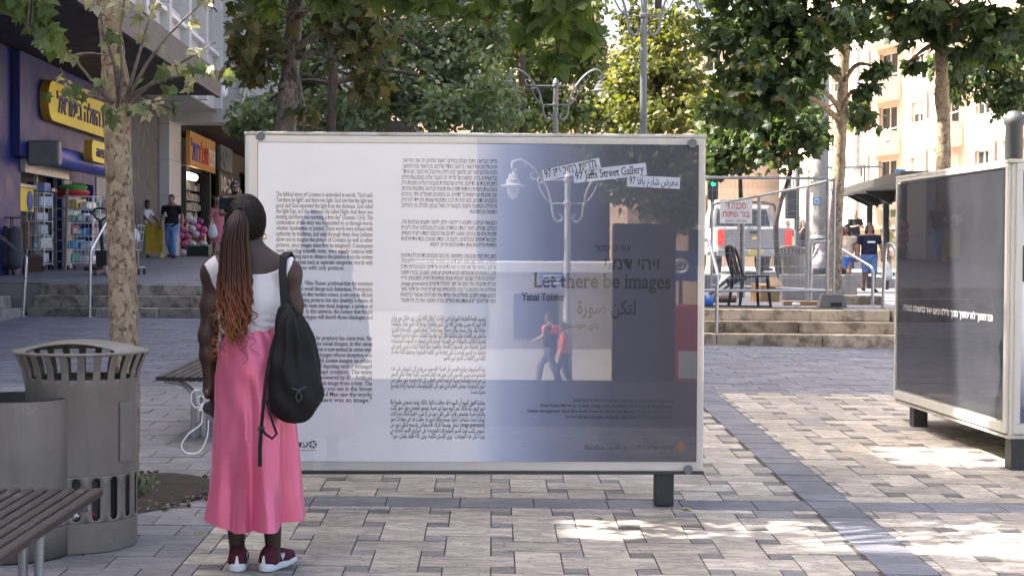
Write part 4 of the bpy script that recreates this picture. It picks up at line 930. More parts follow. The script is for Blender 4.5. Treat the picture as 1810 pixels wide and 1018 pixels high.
rail('steel handrail on the left steps, nearest the plane tree trunk', [onto(P(159, 568, 22.65), gz), P(160, 443, 22.65), P(196, 378, 24.3), P(204, 378, 24.6), onto(P(205, 500, 24.6), zl)], (1,))
rail('steel handrail on the right steps beside the edge of the notice board', [onto(P(1266, 602, 19.3), gz), P(1268, 482, 19.3), P(1252, 424, 20.7), P(1243, 424, 21), onto(P(1242, 540, 21), zr)], (1,))
rail('bent steel handrail in front of the woman in the denim skirt', [onto(P(1542, 535, 21.8), zr), P(1543, 474, 21.8), P(1466, 428, 23.2), P(1434, 427, 23.6), onto(P(1433, 520, 23.6), zr)], (1,))
rail('steel handrail against the left edge of the light box', [onto(P(1560, 548, 20.45), zr), P(1566, 432, 20.45), P(1577, 432, 20.2), P(1600, 478, 19.0), onto(P(1602, 600, 19.0), gz)], (1,))

# ------------------------------------------------------------------ passers-by
SH = lambda c, r=.85: cloth('cloth', c, r)
def person(label, cat, loc, rz, h=1.72, girth=1., skin='tan', arms=None, legs=None, top=None, bottom=None, hair=('short', (.015, .012, .01)), lean=0., shoes=(.03, .03, .03), res=.012, seated=False, headturn=0., dress=None, sleeves=.55):
    t = thing('person', label, cat, loc, rz, None); t.scale = (h / 1.75,) * 3; b = Body(); g = girth
    hz = .92; A = arms or (((-.25 * g, .0, 1.15), (-.26 * g, .08, .90)), ((.25 * g, .0, 1.15), (.26 * g, .08, .90)))
    Lg = legs or (((-.10, .03, .50), (-.11, .0, .09)), ((.10, .03, .50), (.11, .0, .09)))
    ln = lambda p: (p[0], p[1] + lean * max(0, p[2] - hz), p[2] - abs(lean) * .35 * max(0, p[2] - hz))
    ns = Body(); 
    core = [((0, 0, 1.38), (0, .01, 1.20), .135 * g, .14 * g, .72), ((0, .01, 1.20), (0, .01, 1.02), .14 * g, .14 * g, .8), ((0, .01, 1.02), (0, 0, .90), .14 * g, .155 * g, .8)]
    for a, c, r0, r1, sy in core: b.cap(ln(a), ln(c), r0, r1, .05, sy)
    tr = Body(); tr.p = list(b.p)
    b.cap(ln((0, 0, 1.38)), ln((0, .02, 1.55)), .06, .052, .04)
    for s in (-1, 1): b.cap(ln((s * .03, 0, 1.44)), ln((s * .17 * g, 0, 1.40)), .05, .05, .04); tr.p.append(b.p[-1])
    hd = np.array(ln((0, .03, 1.63))); ct, st_ = math.cos(headturn), math.sin(headturn); ro = lambda x, y, z: (hd[0] + x * ct - y * st_, hd[1] + x * st_ + y * ct, hd[2] + z)
    Rh = np.array([[ct, -st_, 0], [st_, ct, 0], [0, 0, 1]])
    b.ell(ro(0, 0, .01), (.074, .093, .108), .03, Rh); b.ell(ro(0, .045, -.06), (.05, .05, .058), .03, Rh); b.ell(ro(0, .098, -.012), (.013, .02, .022), .012); b.ell(ro(0, .085, .022), (.05, .02, .012), .015, Rh); b.ell(ro(0, .09, -.058), (.024, .012, .008), .01)
    for s in (-1, 1): b.ell(ro(s * .076, .0, .0), (.012, .018, .03), .01)
    for s, (el, wr) in zip((-1, 1), A):
        sh = ln((s * .185 * g, 0, 1.39)); el, wr = ln(el), ln(wr); b.ell(sh, (.06, .06, .06), .05); tr.p.append(b.p[-1])
        md = tuple(np.array(sh) * (1 - sleeves) + np.array(el) * sleeves); b.cap(sh, md, .05, .046, .03); tr.p.append(b.p[-1]); b.cap(md, el, .046, .04, .03); b.cap(el, wr, .04, .028, .03)
        d_ = np.array(wr) - np.array(el); d_ /= np.linalg.norm(d_); e1 = np.cross(d_, [0, 0, 1.0]); e1 = e1 / (np.linalg.norm(e1) + 1e-6) if np.linalg.norm(e1) > .1 else np.array([0, 1.0, 0]); e2 = np.cross(d_, e1)
        pc = np.array(wr) + d_ * .05; b.cap(wr, pc, .027, .034, .02, 1)
        for i in range(4): o = (i - 1.5) * .019; b.chain([pc + e1 * o, pc + e1 * o + d_ * (.055 - .006 * abs(i - 1.2)) + e2 * .008, pc + e1 * o + d_ * (.085 - .01 * abs(i - 1.2)) + e2 * .03], [.011, .0105, .009], .008)
        b.chain([np.array(wr) + d_ * .02 + e1 * .022, np.array(wr) + d_ * .06 + e1 * .045 + e2 * .012, np.array(wr) + d_ * .085 + e1 * .042 + e2 * .025], [.013, .012, .01], .01)
    lg = Body()
    for s, (kn, an) in zip((-1, 1), Lg):
        hp = (s * .09, 0, .88); lg.chain([hp, kn, tuple(np.array(kn) * .62 + np.array(an) * .38), an], [.088 * g ** .5, .06, .053, .037], .04)
    b.p += lg.p
    for s, (kn, an) in zip((-1, 1), Lg): b.cap((an[0], an[1] - .02, an[2] - .04), (an[0] + s * .02, an[1] + .12, an[2] - .055), .035, .03, .03)
    body_obj('body', b.mesh(res), SK[skin], t)
    for s, (kn, an) in zip((-1, 1), Lg):
        q = Body(); q.chain([(an[0], an[1] - .045, an[2] - .035), (an[0] + s * .01, an[1] + .05, an[2] - .04), (an[0] + s * .02, an[1] + .15, an[2] - .055)], [.046, .046, .036], .02); z0 = an[2] - .09
        body_obj('shoe', q.mesh(.012, lambda X, Y, Z: z0 - Z), SH(shoes), t)
    if top:
        wz = top[1] if len(top) > 1 else .90
        def cut(X, Y, Z): return np.maximum(wz - Z + .01 * np.sin(X * 12), Z - 1.445 + abs(lean) * .16)
        def fold(v): v = v.copy(); v[:, 1] += .008 * np.sin(v[:, 2] * 38 + v[:, 0] * 16) * np.clip((1.3 - v[:, 2]) / .3, 0, 1); return v
        body_obj('shirt', tr.mesh(res, cut, .016), SH(top[0]), t, fold)
    if bottom:
        kind, col = bottom[:2]
        if kind in ('trousers', 'shorts'):
            q = Body(); q.p = tr.p[1:3] + lg.p; zc = .06 if kind == 'trousers' else bottom[2] if len(bottom) > 2 else .52
            def cut2(X, Y, Z): return np.maximum(zc - Z, Z - .955)
            def fold2(v): v = v.copy(); v[:, 1] += .007 * np.sin(v[:, 2] * 45 + v[:, 0] * 30); return v
            body_obj(kind, q.mesh(res, cut2, .018 if kind == 'trousers' else .024), SH(col), t, fold2)
        else:
            zb_, wd = bottom[2], bottom[3]; mb = MB(); rings = []
            for i in range(16):
                u = i / 15; z = .97 + (zb_ - .97) * u; rr = np.interp(u, [0, .25, 1], [.145 * g, .185 * g, wd]); rings.append([(rr * math.cos(a) * (1 + .05 * u * math.sin(5 * a)), rr * .8 * math.sin(a) * (1 + .05 * u * math.sin(5 * a)), z) for a in (TAU * k / 40 for k in range(40))])
            mb.loft(rings, True, False); mb.build('skirt', SH(col), t, smooth=70)
    if dress:
        col, zb_, wd = dress; mb = MB(); rings = []
        for i in range(22):
            u = i / 21; z = 1.36 + (zb_ - 1.36) * u; rr = np.interp(u, [0, .2, .45, 1], [.15 * g, .16 * g, .18 * g, wd]); q = ln((0, 0, z)); rings.append([(q[0] + rr * math.cos(a) * (1 + .05 * u * math.sin(6 * a)), q[1] + rr * .82 * math.sin(a) * (1 + .05 * u * math.sin(6 * a)), q[2]) for a in (TAU * k / 40 for k in range(40))])
        mb.loft(rings, True, False); mb.build('dress', col if not hasattr(col, '__len__') else SH(col), t, smooth=70)
        body_obj('dress_sleeves', tr.mesh(res, lambda X, Y, Z: np.maximum(1.22 - Z, Z - 1.44), .018), col if not hasattr(col, '__len__') else SH(col), t)
    hk, hcol = hair; hmt = M('hair', hcol, .55, 0, .3, 30, .4, 120); q = Body(); q.ell(ro(0, -.008, .022), (.083, .102, .112), .02, Rh)
    if hk == 'long':
        q.chain([ro(0, -.06, .0), ro(0, -.075, -.12), ro(0, -.07, -.24)], [.075, .078, .06], .04); 
        for s in (-1, 1): q.chain([ro(s * .075, -.01, .02), ro(s * .085, .01, -.1), ro(s * .08, .02, -.2)], [.034, .038, .03], .03)
    if hk in ('short', 'long', 'bald'):
        def hc_(X, Y, Z):
            fx = (X - hd[0]) * -st_ + (Y - hd[1]) * ct; zz = Z - hd[2]
            front = np.minimum(fx - .035, .042 + (fx - .03) * .3 - zz) if hk != 'long' else np.minimum(fx - .06, .048 - zz)
            low = (-.03 - zz) if hk == 'short' else (-.26 - zz)
            return np.maximum(np.maximum(front, low), (.105 + .0 * zz - zz) if hk == 'bald' else -1)
        if hk != 'bald': body_obj('hair', q.mesh(res, hc_), hmt, t)
    if hk == 'wrap':
        q.ell(ro(0, -.07, .07), (.075, .08, .07), .05); body_obj('head_wrap', q.mesh(res, lambda X, Y, Z: np.maximum(.02 - (Z - hd[2]) + (Y - hd[1]) * .1, -1), .01), SH(hcol), t)
    t['_h'] = 0; del t['_h']
    return t, ro
def glasses(t, ro, dark=True):
    mb = MB()
    for s in (-1, 1): mb.box(ro(s * .033, .098, .018), (.045, .012, .03))
    mb.box(ro(0, .1, .024), (.02, .01, .006)); mb.build('sunglasses', MT['black'], t, bevel=.004)
# ------------------------------------------------------------------ buildings: walls with real openings
def facade(mb, Lx, z0, z1, openings, depth=.25):
    """wall face at y=0 facing -y, openings (x0,x1,z0,z1) cut out with reveals going back"""
    xs = sorted({0, Lx} | {q for o in openings for q in o[:2]}); zs = sorted({z0, z1} | {q for o in openings for q in o[2:4]})
    for i in range(len(xs) - 1):
        for j in range(len(zs) - 1):
            cx, cz = (xs[i] + xs[i + 1]) / 2, (zs[j] + zs[j + 1]) / 2
            if any(o[0] < cx < o[1] and o[2] < cz < o[3] for o in openings): continue
            mb.add([(xs[i], 0, zs[j]), (xs[i + 1], 0, zs[j]), (xs[i + 1], 0, zs[j + 1]), (xs[i], 0, zs[j + 1])], [(0, 1, 2, 3)])
    for a, b_, c, d_ in [o[:4] for o in openings]:
        mb.add([(a, 0, c), (b_, 0, c), (b_, 0, d_), (a, 0, d_), (a, depth, c), (b_, depth, c), (b_, depth, d_), (a, depth, d_)], [(0, 4, 5, 1), (1, 5, 6, 2), (2, 6, 7, 3), (3, 7, 4, 0)])
def blockwall(name, base, joint, bw, bh, var=.14, rough=.8, vertical=False):
    """stone cladding: courses and joints from the object's own coordinates"""
    m, nt, b = newmat(name); L = nt.links; co = N(nt, 'ShaderNodeTexCoord').outputs['Object']
    mp = N(nt, 'ShaderNodeMapping'); mp.inputs['Rotation'].default_value = (PI / 2, 0, 0); L.new(co, mp.inputs[0])
    br = N(nt, 'ShaderNodeTexBrick'); L.new(mp.outputs[0], br.inputs[0]); br.inputs['Scale'].default_value = 1; br.inputs['Brick Width'].default_value = bw; br.inputs['Row Height'].default_value = bh; br.inputs['Mortar Size'].default_value = .009; br.inputs['Mortar Smooth'].default_value = .3
    br.offset = 0 if vertical else .5
    lo = [c * (1 - var) for c in base]; hi = [min(1, c * (1 + var)) for c in base]
    br.inputs['Color1'].default_value = rgba(lo); br.inputs['Color2'].default_value = rgba(hi); br.inputs['Mortar'].default_value = rgba(joint)
    st_ = ramp(nt, [(.52, 0), (.72, .35)], noise(nt, 1.4, 7, .65, co)).outputs[0]
    L.new(mixc(nt, st_, br.outputs[0], [c * .62 for c in base]), b.inputs['Base Color']); b.inputs['Roughness'].default_value = rough
    bn = N(nt, 'ShaderNodeBump', i_Strength=.3, i_Distance=.02); L.new(noise(nt, 30, 5, .6, co), bn.inputs['Height']); L.new(bn.outputs[0], b.inputs['Normal'])
    return m
CLAD = blockwall('grey white stone cladding', (.50, .49, .47), (.22, .21, .2), .62, 1.05, .05, .6, True)
CLADB = blockwall('beige stone cladding', (.40, .36, .31), (.2, .18, .16), .75, .55, .12)
CEIL = M('dark brown slatted ceiling', (.045, .034, .03), .7, 0, .25, 5)
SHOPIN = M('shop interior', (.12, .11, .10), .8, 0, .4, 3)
FRZ = math.atan2(1, -.046); FY0 = 13.6; FO = Vector((-7.8 - .046 * FY0, FY0, 0))
def FL(Y): return (Y - FY0) * math.hypot(1, .046)          # local x along the street wall for a world Y
def pxY(px, off=0): return (7.8 - off) / ((905 - px) / F - .046)
ob = thing('office_building', 'grey stone office block above blue discount store with long dark canopy', 'building', FO, FRZ)
zs0 = -.5
ox0, ox1 = FL(28.3), FL(31.4); wx0, wx1 = FL(32.2), FL(34.2)
# street wall of the store
mb = MB(); facade(mb, FL(36), zs0, 5.2, [(ox0, ox1, .9, 3.15), (wx0, wx1, 1.6, 3.0), (FL(20), FL(26.5), .9, 3.1)], .3); mb.mm(FL(36) - .02, FL(36), .002, 2.2, zs0, 5.2); mb.build('store_wall', MT['navy'], ob)
mb = MB(); mb.mm(FL(34.4), FL(36) - .03, -.03, -.002, zs0, 3.2); mb.build('stone_plinth', CLADB, ob); mb = MB(); mb.mm(ox1 + .1, wx0 - .05, -.02, -.002, zs0, 3.0); mb.build('door_pier', CLADB, ob)
mb = MB(); mb.mm(ox0 - .6, FL(35.9), -.16, -.004, 3.27, 5.18); mb.build('fascia', MT['navy'], ob, bevel=.01)
# doorway: dark interior, glazed poster, shutter housing
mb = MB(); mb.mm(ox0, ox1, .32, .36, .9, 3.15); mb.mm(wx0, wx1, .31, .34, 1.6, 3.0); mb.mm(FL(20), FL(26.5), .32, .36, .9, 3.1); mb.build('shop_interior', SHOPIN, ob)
mb = MB()
for x in (ox0 + .05, (ox0 + ox1) / 2, ox1 - .05): mb.mm(x - .03, x + .03, .1, .16, 1.0, 3.1)
mb.mm(ox0, ox1, .1, .16, 2.75, 2.81); mb.build('door_frame', MT['galv'], ob)
mb = MB(); mb.mm(ox0 + .1, ox0 + 1.4, .13, .15, 2.3, 2.74); dpz = mb.build('door_poster', MT['yellow'], ob)
mb = MB(); mb.tube([(ox0 + 1.1, .125, 2.5), (ox0 + 1.1, .112, 2.5)], .19, 24); mb.build('poster_dot', M('poster blue', (.03, .06, .4), .5), dpz)
mb = MB(); mb.mm(wx0 + .05, wx0 + .8, .25, .29, 2.3, 2.95); mb.build('window_poster', MT['red'], ob)
mb = MB(); mb.mm(wx0 + .9, wx1 - .1, .25, .29, 2.3, 2.95); mb.build('window_poster', MT['white'], ob)
mb = MB(); mb.mm(ox0 - .15, ox0 + .05, -.75, -.165, 3.12, 3.58); mb.build('shutter_housing', MT['lampgrey'], ob, bevel=.04)
mb = MB(); mb.tube([(ox0 + .055, -.45, 3.34), (ox1 + 1.3, -.45, 3.34)], .2, 16); mb.build('rolled_awning', M('blue awning', (.03, .05, .32), .4), ob, smooth=50)
mb = MB(); mb.mm(ox0 - .05, ox1 + .2, -.1, -.004, 3.0, 3.26); mb.build('roller_shutter', MT['galv'], ob, bevel=.01)
# canopy
mb = MB(); mb.mm(0, FL(36), -2.46, .0, 5.2, 5.62); mb.build('canopy', M('dark bronze canopy', (.02, .018, .018), .6, .0, .2, 2), ob, bevel=.02)
mb = MB(); mb.mm(0, FL(36) + .05, -2.56, -2.462, 5.15, 5.75); mb.build('canopy_edge', MT['dark'], ob, bevel=.01)
# upper floors
ops = []
for k in range(12):
    x0 = 0 + 2.8 * k + .3
    for zf in (7.45, 11.0, 14.5): ops.append((x0, x0 + 2.2, zf, zf + 2.2))
mb = MB(); Lu = FL(45); facade(mb, Lu, 5.62, 17.2, ops, .35)
mb.v = [(x, y - 1.2, z) for x, y, z in mb.v]; mb.mm(0, Lu, -.84, 6, 16.9, 17.2); mb.mm(0, .02, -1.19, 6, 5.62, 16.9); mb.mm(0, Lu, -1.19, 0, 5.6, 5.615); mb.mm(Lu - .02, Lu, -1.19, 6, 5.62, 16.9); mb.build('upper_wall', CLAD, ob)
mb = MB()
for k in range(12):
    for zf in (7.45, 11.0, 14.5): x0 = 0 + 2.8 * k + .3; mb.mm(x0, x0 + 2.2, -.95, -.9, zf, zf + 2.2)
mb.build('window_panels', M('grey window blinds', (.30, .31, .33), .4, 0, .15, .6), ob)
mb = MB(); mb.mm(.03, Lu - .05, .5, 5.95, -.5, 16.85); mb.build('sun_stop_core', SHOPIN, ob)  # solid core added to stop sun leaking through the hollow building
mb = MB()
for k in range(13): x = 0 + 2.8 * k; mb.mm(x - .2, x + .14, -1.42, -1.19, 5.63, 16.85)
mb.build('stone_fins', CLAD, ob, bevel=.01)
mb = MB()
for zf in (7.2, 10.75, 14.25): mb.mm(.0, Lu - .03, -1.36, -1.192, zf - .08, zf + .02)
mb.build('ledges', MT['white'], ob, bevel=.01)
# stone pier and beam facing the camera, and the dark arcade ceiling
mb = MB(); mb.mm(-14, -11.0, 45.0, 46.5, .5, 6.5); mb.build('recess_wall', CLADB, ob, world=True)
mb = MB(); mb.mm(-10.98, -10.07, 44.9, 46.5, .5, 6.5); mb.build('stone_pier', CLAD, ob, world=True, bevel=.01)
mb = MB(); mb.mm(-14, -4.0, 45.05, 46.5, 5.32, 17.0); mb.build('front_beam', CLAD, ob, world=True)
mb = MB(); mb.mm(-8.0, -7.75, 44.85, 45.05, 5.4, 17.0); mb.mm(-6.2, -5.95, 44.85, 45.05, 5.4, 17.0); mb.build('front_fins', CLAD, ob, world=True)
mb = MB(); mb.mm(-14, -3.0, 46.5, 70, 5.3, 5.5); mb.build('arcade_ceiling', CEIL, ob, world=True)
mb = MB(); mb.mm(-14, -3.0, 69, 69.4, .5, 5.3); mb.build('arcade_end_wall', CLADB, ob, world=True)
t = thing('security_camera', 'small white dome camera under the stone beam by the canopy corner', 'security camera', P(393, 163, 44.5)); mb = MB(); mb.blob((0, 0, 0), (.16, .16, .17), 8); mb.mm(-.1, .1, .05, .34, .08, .2); mb.build('dome', MT['white'], t, smooth=50)
# signs on the store
def wallsign(name, label, x0, x1, z0, z1, y, mat, texts, rnd=.0, cat='shop sign', rootloc=None):
    o = FO + Matrix.Rotation(FRZ, 3, 'Z') @ Vector(((x0 + x1) / 2, y, 0)); t = thing(name, label, cat, (o.x, o.y, z0), FRZ); w_ = (x1 - x0) / 2; h_ = z1 - z0; mb = MB()
    if rnd:
        pr = []
        for cx, cz, a0 in ((w_ - rnd, rnd, -PI / 2), (w_ - rnd, h_ - rnd, 0), (-w_ + rnd, h_ - rnd, PI / 2), (-w_ + rnd, rnd, PI)):
            for k in range(7): a = a0 + PI / 2 * k / 6; pr.append((cx + rnd * math.cos(a), cz + rnd * math.sin(a)))
        mb.loft([[(x, yy, z) for x, z in pr] for yy in (0, -.17)], True, True)
    else: mb.mm(-w_, w_, -.12, 0, 0, h_)
    f = -.17 if rnd else -.12; mb.build('sign_box', mat, t, smooth=30)
    if rnd:
        mb = MB(); mb.loft([[(x * 1.004, yy, h_ / 2 + (z - h_ / 2) * 1.03) for x, z in pr] for yy in (-.165, -.01)], True, False); mb.build('sign_return', M('sign side orange', (.35, .2, .02), .5), t)
    for s, sz, x, z, wd, m_ in texts:
        mb = MB(); letter(mb, s, sz, (x, f - .012, z), (1, 0, 0), (0, 0, 1), 'C', wd, .02)
        o = mb.build('lettering', m_, t); so_ = o.modifiers.new('thick', 'SOLIDIFY'); so_.thickness = .02; so_.offset = 0
    return t
NAVYT = M('navy letters', (.03, .025, .12), .5)
wallsign('shop_sign', 'long yellow sign with navy Hebrew letters on blue store front', FL(29.0), FL(35.55), 4.04, 4.80, -.17, MT['yellow'], [(he('הרשת הזולה בישראל'), .52, .1, .2, 5.6, NAVYT)], .36)
wallsign('entrance_sign', 'small yellow entrance sign on the blue rolled awning', FL(30.25), FL(31.75), 3.33, 3.75, -.7, MT['yellow'], [(he('כניסה'), .27, 0, .11, .8, NAVYT)], .14)
# arcade shops
x0, x1 = FL(46.6), FL(52.2)
t = thing('arcade_shop', 'open-fronted arcade shop beneath the orange sign, full of stacked goods', 'shop', FO, FRZ)
mb = MB(); facade(mb, 0, 0, 0, []) if False else None
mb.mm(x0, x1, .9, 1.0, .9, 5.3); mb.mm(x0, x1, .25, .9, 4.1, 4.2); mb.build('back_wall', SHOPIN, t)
mb = MB()
for k in range(7):
    z = 1.5 + .33 * k; mb.mm(x0 + 1.1, x1 - .9, .35, .85, z, z + .03)
mb.build('shelves', MT['galv'], t)
gm = [M('packaged goods', c, .5, 0, .3, 12) for c in ((.35, .35, .33), (.2, .22, .25), (.3, .25, .2), (.45, .42, .36))]
for i, m_ in enumerate(gm):
    mb = MB()
    for k in range(7):
        z = 1.53 + .33 * k; x = x0 + 1.15 + i * .1
        while x < x1 - 1.1: 
            w_ = random.uniform(.12, .3)
            if random.random() < .35: mb.mm(x, x + w_, .3 + .05 * random.random(), .7, z, z + random.uniform(.12, .26))
            x += w_ + .02
    stuff(mb.build('shelf_goods', m_, t))
mb = MB(); mb.mm(x1 - .8, x1 - .62, .0, .25, .9, 5.3); mb.build('door_jamb', MT['dark'], t); mb = MB(); mb.mm(x0, x0 + .1, .0, .25, .9, 4.1); mb.build('door_jamb', MT['dark'], t)
mb = MB(); mb.tube([(x0 + .6, .1, 3.85), (x0 + 2.2, .1, 3.85)], .12, 10); mb.build('ceiling_lamp', emit('lit shop lamp', (1, .9, .7), .8), t)
OR = M('orange sign face', (.55, .26, .04), .5, 0, .08, 2)
BLU = M('blue letters', (.03, .02, .35), .4); RDT = M('red letters', (.6, .03, .03), .4); WHT = M('white letters', (.8, .8, .78), .4)
wallsign('shop_sign', 'orange shop sign with large blue, red and white Hebrew letters', x0, x1 - .4, 4.12, 5.18, 0, OR, [(he('הכל'), .85, 1.75, .2, 1.35, WHT), (he('אצל'), .85, .2, .2, 1.4, RDT), (he('רחל'), .85, -1.55, .2, 1.7, BLU)])
wallsign('shop_sign', 'black ten-shekel shop sign with white letters and a pink strip', FL(53), FL(58.6), 3.42, 4.3, .05, MT['black'], [(he('הכל') + ' ', .7, 1.35, .22, 1.9, WHT), ('10-' + he('ב'), .75, -1.1, .2, 2.4, WHT)])
wallsign('shop_sign', 'pink strip sign below the black ten-shekel sign', FL(53), FL(58.6), 3.0, 3.38, .08, M('pink sign', (.5, .2, .2), .5), [(he('הכל בזול'), .26, 0, .08, 2.2, WHT)])
wallsign('shop_sign', 'cream shop sign with red letters at the far end of the arcade', FL(61), FL(67.5), 3.6, 4.6, .0, M('cream sign', (.5, .43, .3), .5), [(he('מאפיה'), .8, .6, .2, 4, RDT)])
wallsign('poster_panel', 'grey picture panel hanging between the orange and black shop signs', FL(53), FL(56), 4.34, 5.2, .0, M('grey picture print', (.16, .19, .22), .3, 0, .7, 1.2), [], 0, 'poster')
t = thing('arcade_shop', 'narrow arcade shop with white doors under the black sign', 'shop', FO, FRZ)
mb = MB(); mb.mm(FL(52.4), FL(68.5), .3, .5, .9, 5.3); mb.build('wall', M('dark shop wall', (.09, .075, .065), .7, 0, .3, 1), t)
mb = MB()
for y in (53.2, 54.6, 56.6, 58.4): mb.mm(FL(y), FL(y) + .25, .12, .29, .9, 3.0)
mb.build('door_posts', MT['white'], t)
mb = MB(); mb.mm(FL(59), FL(60.2), .1, .29, 1.2, 3.9); mb.build('notice_panel', M('pale notice', (.55, .5, .35), .6), t)
# notices on the recess wall
for lab, px, py, w_, h_ in (('white arrow notice on the beige recess wall', 255, 338, .45, .2), ('square white notice on recess wall under the arrow notice', 264, 352, .38, .42) , ('pale blue notice sheet on recess wall, left of the white-shirted man', 242, 360, .3, .38), ('pale blue notice sheet on the recess wall, right of the white-shirted man', 267, 371, .3, .38)):
    p = P(px, py, 44.98); t = thing('notice', lab, 'notice', p); mb = MB(); mb.mm(-w_ / 2, w_ / 2, -.02, 0, -h_ / 2, h_ / 2); mb.build('sheet', M('paper', (.6, .62, .68), .7), t)
    mb = MB(); [mb.mm(-w_ * .35, w_ * .3, -.024, -.0205, h_ * q - .012, h_ * q + .012) for q in (-.25, -.05, .15, .3)]; mb.build('print_lines', MT['ink'], t)

# ------------------------------------------------------------------ goods outside the store
PL = [M('clear plastic wrapped goods', c, .3, 0, .3, 20, .3, 40) for c in ((.5, .52, .55), (.42, .5, .62), (.6, .58, .5), (.15, .42, .65), (.6, .25, .22), (.65, .45, .12), (.55, .56, .58), (.2, .5, .35))]
def bundle(mb, c, d):
    w_ = [random.uniform(.8, 1) for _ in range(4)]; x, y, z = d[0] / 2, d[1] / 2, d[2]
    mb.hexa([(-x, -y, 0), (x, -y, 0), (x, y, 0), (-x, y, 0), (-x * w_[0], -y * w_[1], z * w_[2]), (x * w_[1], -y * w_[0], z * w_[3]), (x * w_[2], y, z), (-x * w_[3], y, z * w_[0])])
def cage(label, px0, px1, py0, py1, Y, seed, shelves=4, zf=zl):
    random.seed(seed); p0, p1 = P(px0, py1, Y), P(px1, py1, Y); w_ = p1.x - p0.x; zg_ = zf(p0.x, Y); h_ = P(px0, py0, Y).z - zg_; dpt = .55
    t = thing('cage_cart', label, 'cage cart', ((p0.x + p1.x) / 2, Y, zg_), 0, 'wire cage carts outside the blue store'); mb = MB(); W = w_ / 2
    for x in (-W, W):
        for y in (0, dpt): mb.tube([(x, y, .1), (x, y, h_)], .013, 6)
    for k in range(shelves + 1):
        z = .14 + (h_ - .15) * k / shelves
        for y in (0, dpt): mb.tube([(-W, y, z), (W, y, z)], .01, 6)
        for x in (-W, W): mb.tube([(x, 0, z), (x, dpt, z)], .01, 6)
        for q in range(1, 5): y = dpt * q / 5; mb.tube([(-W, y, z), (W, y, z)], .005, 4)
    n = int(w_ / .07)
    for q in range(1, n):
        x = -W + w_ * q / n
        for y in (0, dpt): mb.tube([(x, y, .14), (x, y, h_)], .0035, 4)
    mb.build('wire_frame', MT['white'], t)
    for x in (-W + .04, W - .04):
        for y in (.05, dpt - .05): mb = MB(); mb.tube([(x - .015, y, .05), (x + .015, y, .05)], .05, 12); mb.build('castor', MT['rubber'], t, smooth=40)
    for k in range(shelves):
        z = .16 + (h_ - .15) * k / shelves; gap = (h_ - .15) / shelves; x = -W + .03
        while x < W - .08:
            bw = random.uniform(.14, .26); bh = gap * random.uniform(.55, .9); bw = min(bw, W - .02 - x)
            g_ = thing('goods_pack', 'plastic-wrapped household goods packed in ' + label.split(',')[0], 'goods', (t.location.x + x + bw / 2, Y + .27, zg_ + z), random.uniform(-.3, .3), 'plastic-wrapped goods in the cage carts'); mb = MB(); bundle(mb, (0, 0, bh / 2), (bw, .44, bh)); mb.build('wrapped_goods', random.choice(PL), g_, bevel=.03)
            if random.random() < .4: mb = MB(); mb.mm(-bw * .2, bw * .2, -.262, -.255, bh * .2, bh * .6); mb.build('price_tag', MT['white'], g_)
            x += bw + .01
    return t, w_, h_, zg_
random.seed(3)
c1 = cage('tall cage cart, beside the wooden ladder', 116, 164, 346, 481, 30.6, 11, 5)
c2 = cage('narrow cage cart, left of the wooden ladder', 48, 78, 340, 482, 29.8, 12, 5)
c3 = cage('cage cart, half hidden behind the plane tree trunk', 166, 196, 348, 470, 33.2, 13, 4)
c4 = cage('cage cart, at the left edge of the picture', -14, 24, 335, 484, 29.2, 14, 4)
random.seed(21)
def prop(name, label, cat, px, py, Y, f=None, rz=0, grp=None):
    p = P(px, py, Y); z = f(p.x, Y) if f else p.z; return thing(name, label, cat, (p.x, Y, z), rz, grp)
t = thing('ladder', 'weathered wooden ladder leaning between the two cage carts', 'ladder', (P(98, 480, 30.2).x, 30.2, zl(-9, 30.2))); mb = MB()
for s in (-1, 1): mb.loft([[(s * .19 - .02 + dx, y, z) for dx, y in ((0, -.03), (.04, -.03), (.04, .03), (0, .03))] for z, y in ((0, 0),)] + [[(s * .16 - .02 + dx, y + .25, 1.63) for dx, y in ((0, -.03), (.04, -.03), (.04, .03), (0, .03))]], True, True)
for k in range(7): z = .18 + .21 * k; y = .25 * z / 1.63; mb.box((0, y, z), (.37, .035, .03))
mb.build('ladder_frame', M('grey weathered wood', (.2, .17, .14), .85, 0, .3, 12), t)
t = thing('pool_float', 'red and green plastic paddling pools stacked on the tall cage cart', 'paddling pool', (P(128, 347, 30.8).x, 30.85, P(128, 347, 30.8).z)); mb = MB(); mb.lathe([(.02, .0), (.28, .01), (.33, .07), (.30, .12), (.27, .10), (.0, .09)], n=24); mb.build('red_pool', MT['red'], t, smooth=50)
mb = MB(); mb.lathe([(.05, .10), (.25, .12), (.29, .2), (.26, .21), (.22, .17), (.0, .17)], n=24); [mb.blob((.17 * math.cos(a), .17 * math.sin(a), .2), (.1, .1, .05), 5) for a in (0, 1.3, 2.5, 3.8, 5)]; mb.build('green_pool', M('green plastic', (.08, .35, .06), .35), t, smooth=50)
t = prop('storage_box', 'blue storage box on top of the narrow cage cart', 'box', 52, 340, 29.95); mb = MB(); mb.mm(-.27, .14, 0, .4, .02, .2); mb.build('box', M('blue box', (.03, .04, .25), .4), t, bevel=.015); mb = MB(); mb.mm(.15, .3, .0, .4, .02, .19); mb.build('side_panel', M('pale blue box', (.22, .25, .5), .4), t, bevel=.01)
t = prop('cardboard_box', 'brown cardboard box leaning beside the carts at left edge', 'box', 34, 420, 29.0); mb = MB(); mb.box((0, 0, .05), (.36, .3, .5), .2, .1); mb.build('carton', M('cardboard', (.26, .16, .09), .85), t); mb = MB(); mb.box((-.02, -.1, .34), (.34, .2, .012), .2, .7); mb.build('flap', M('cardboard', (.28, .18, .10), .85), t)
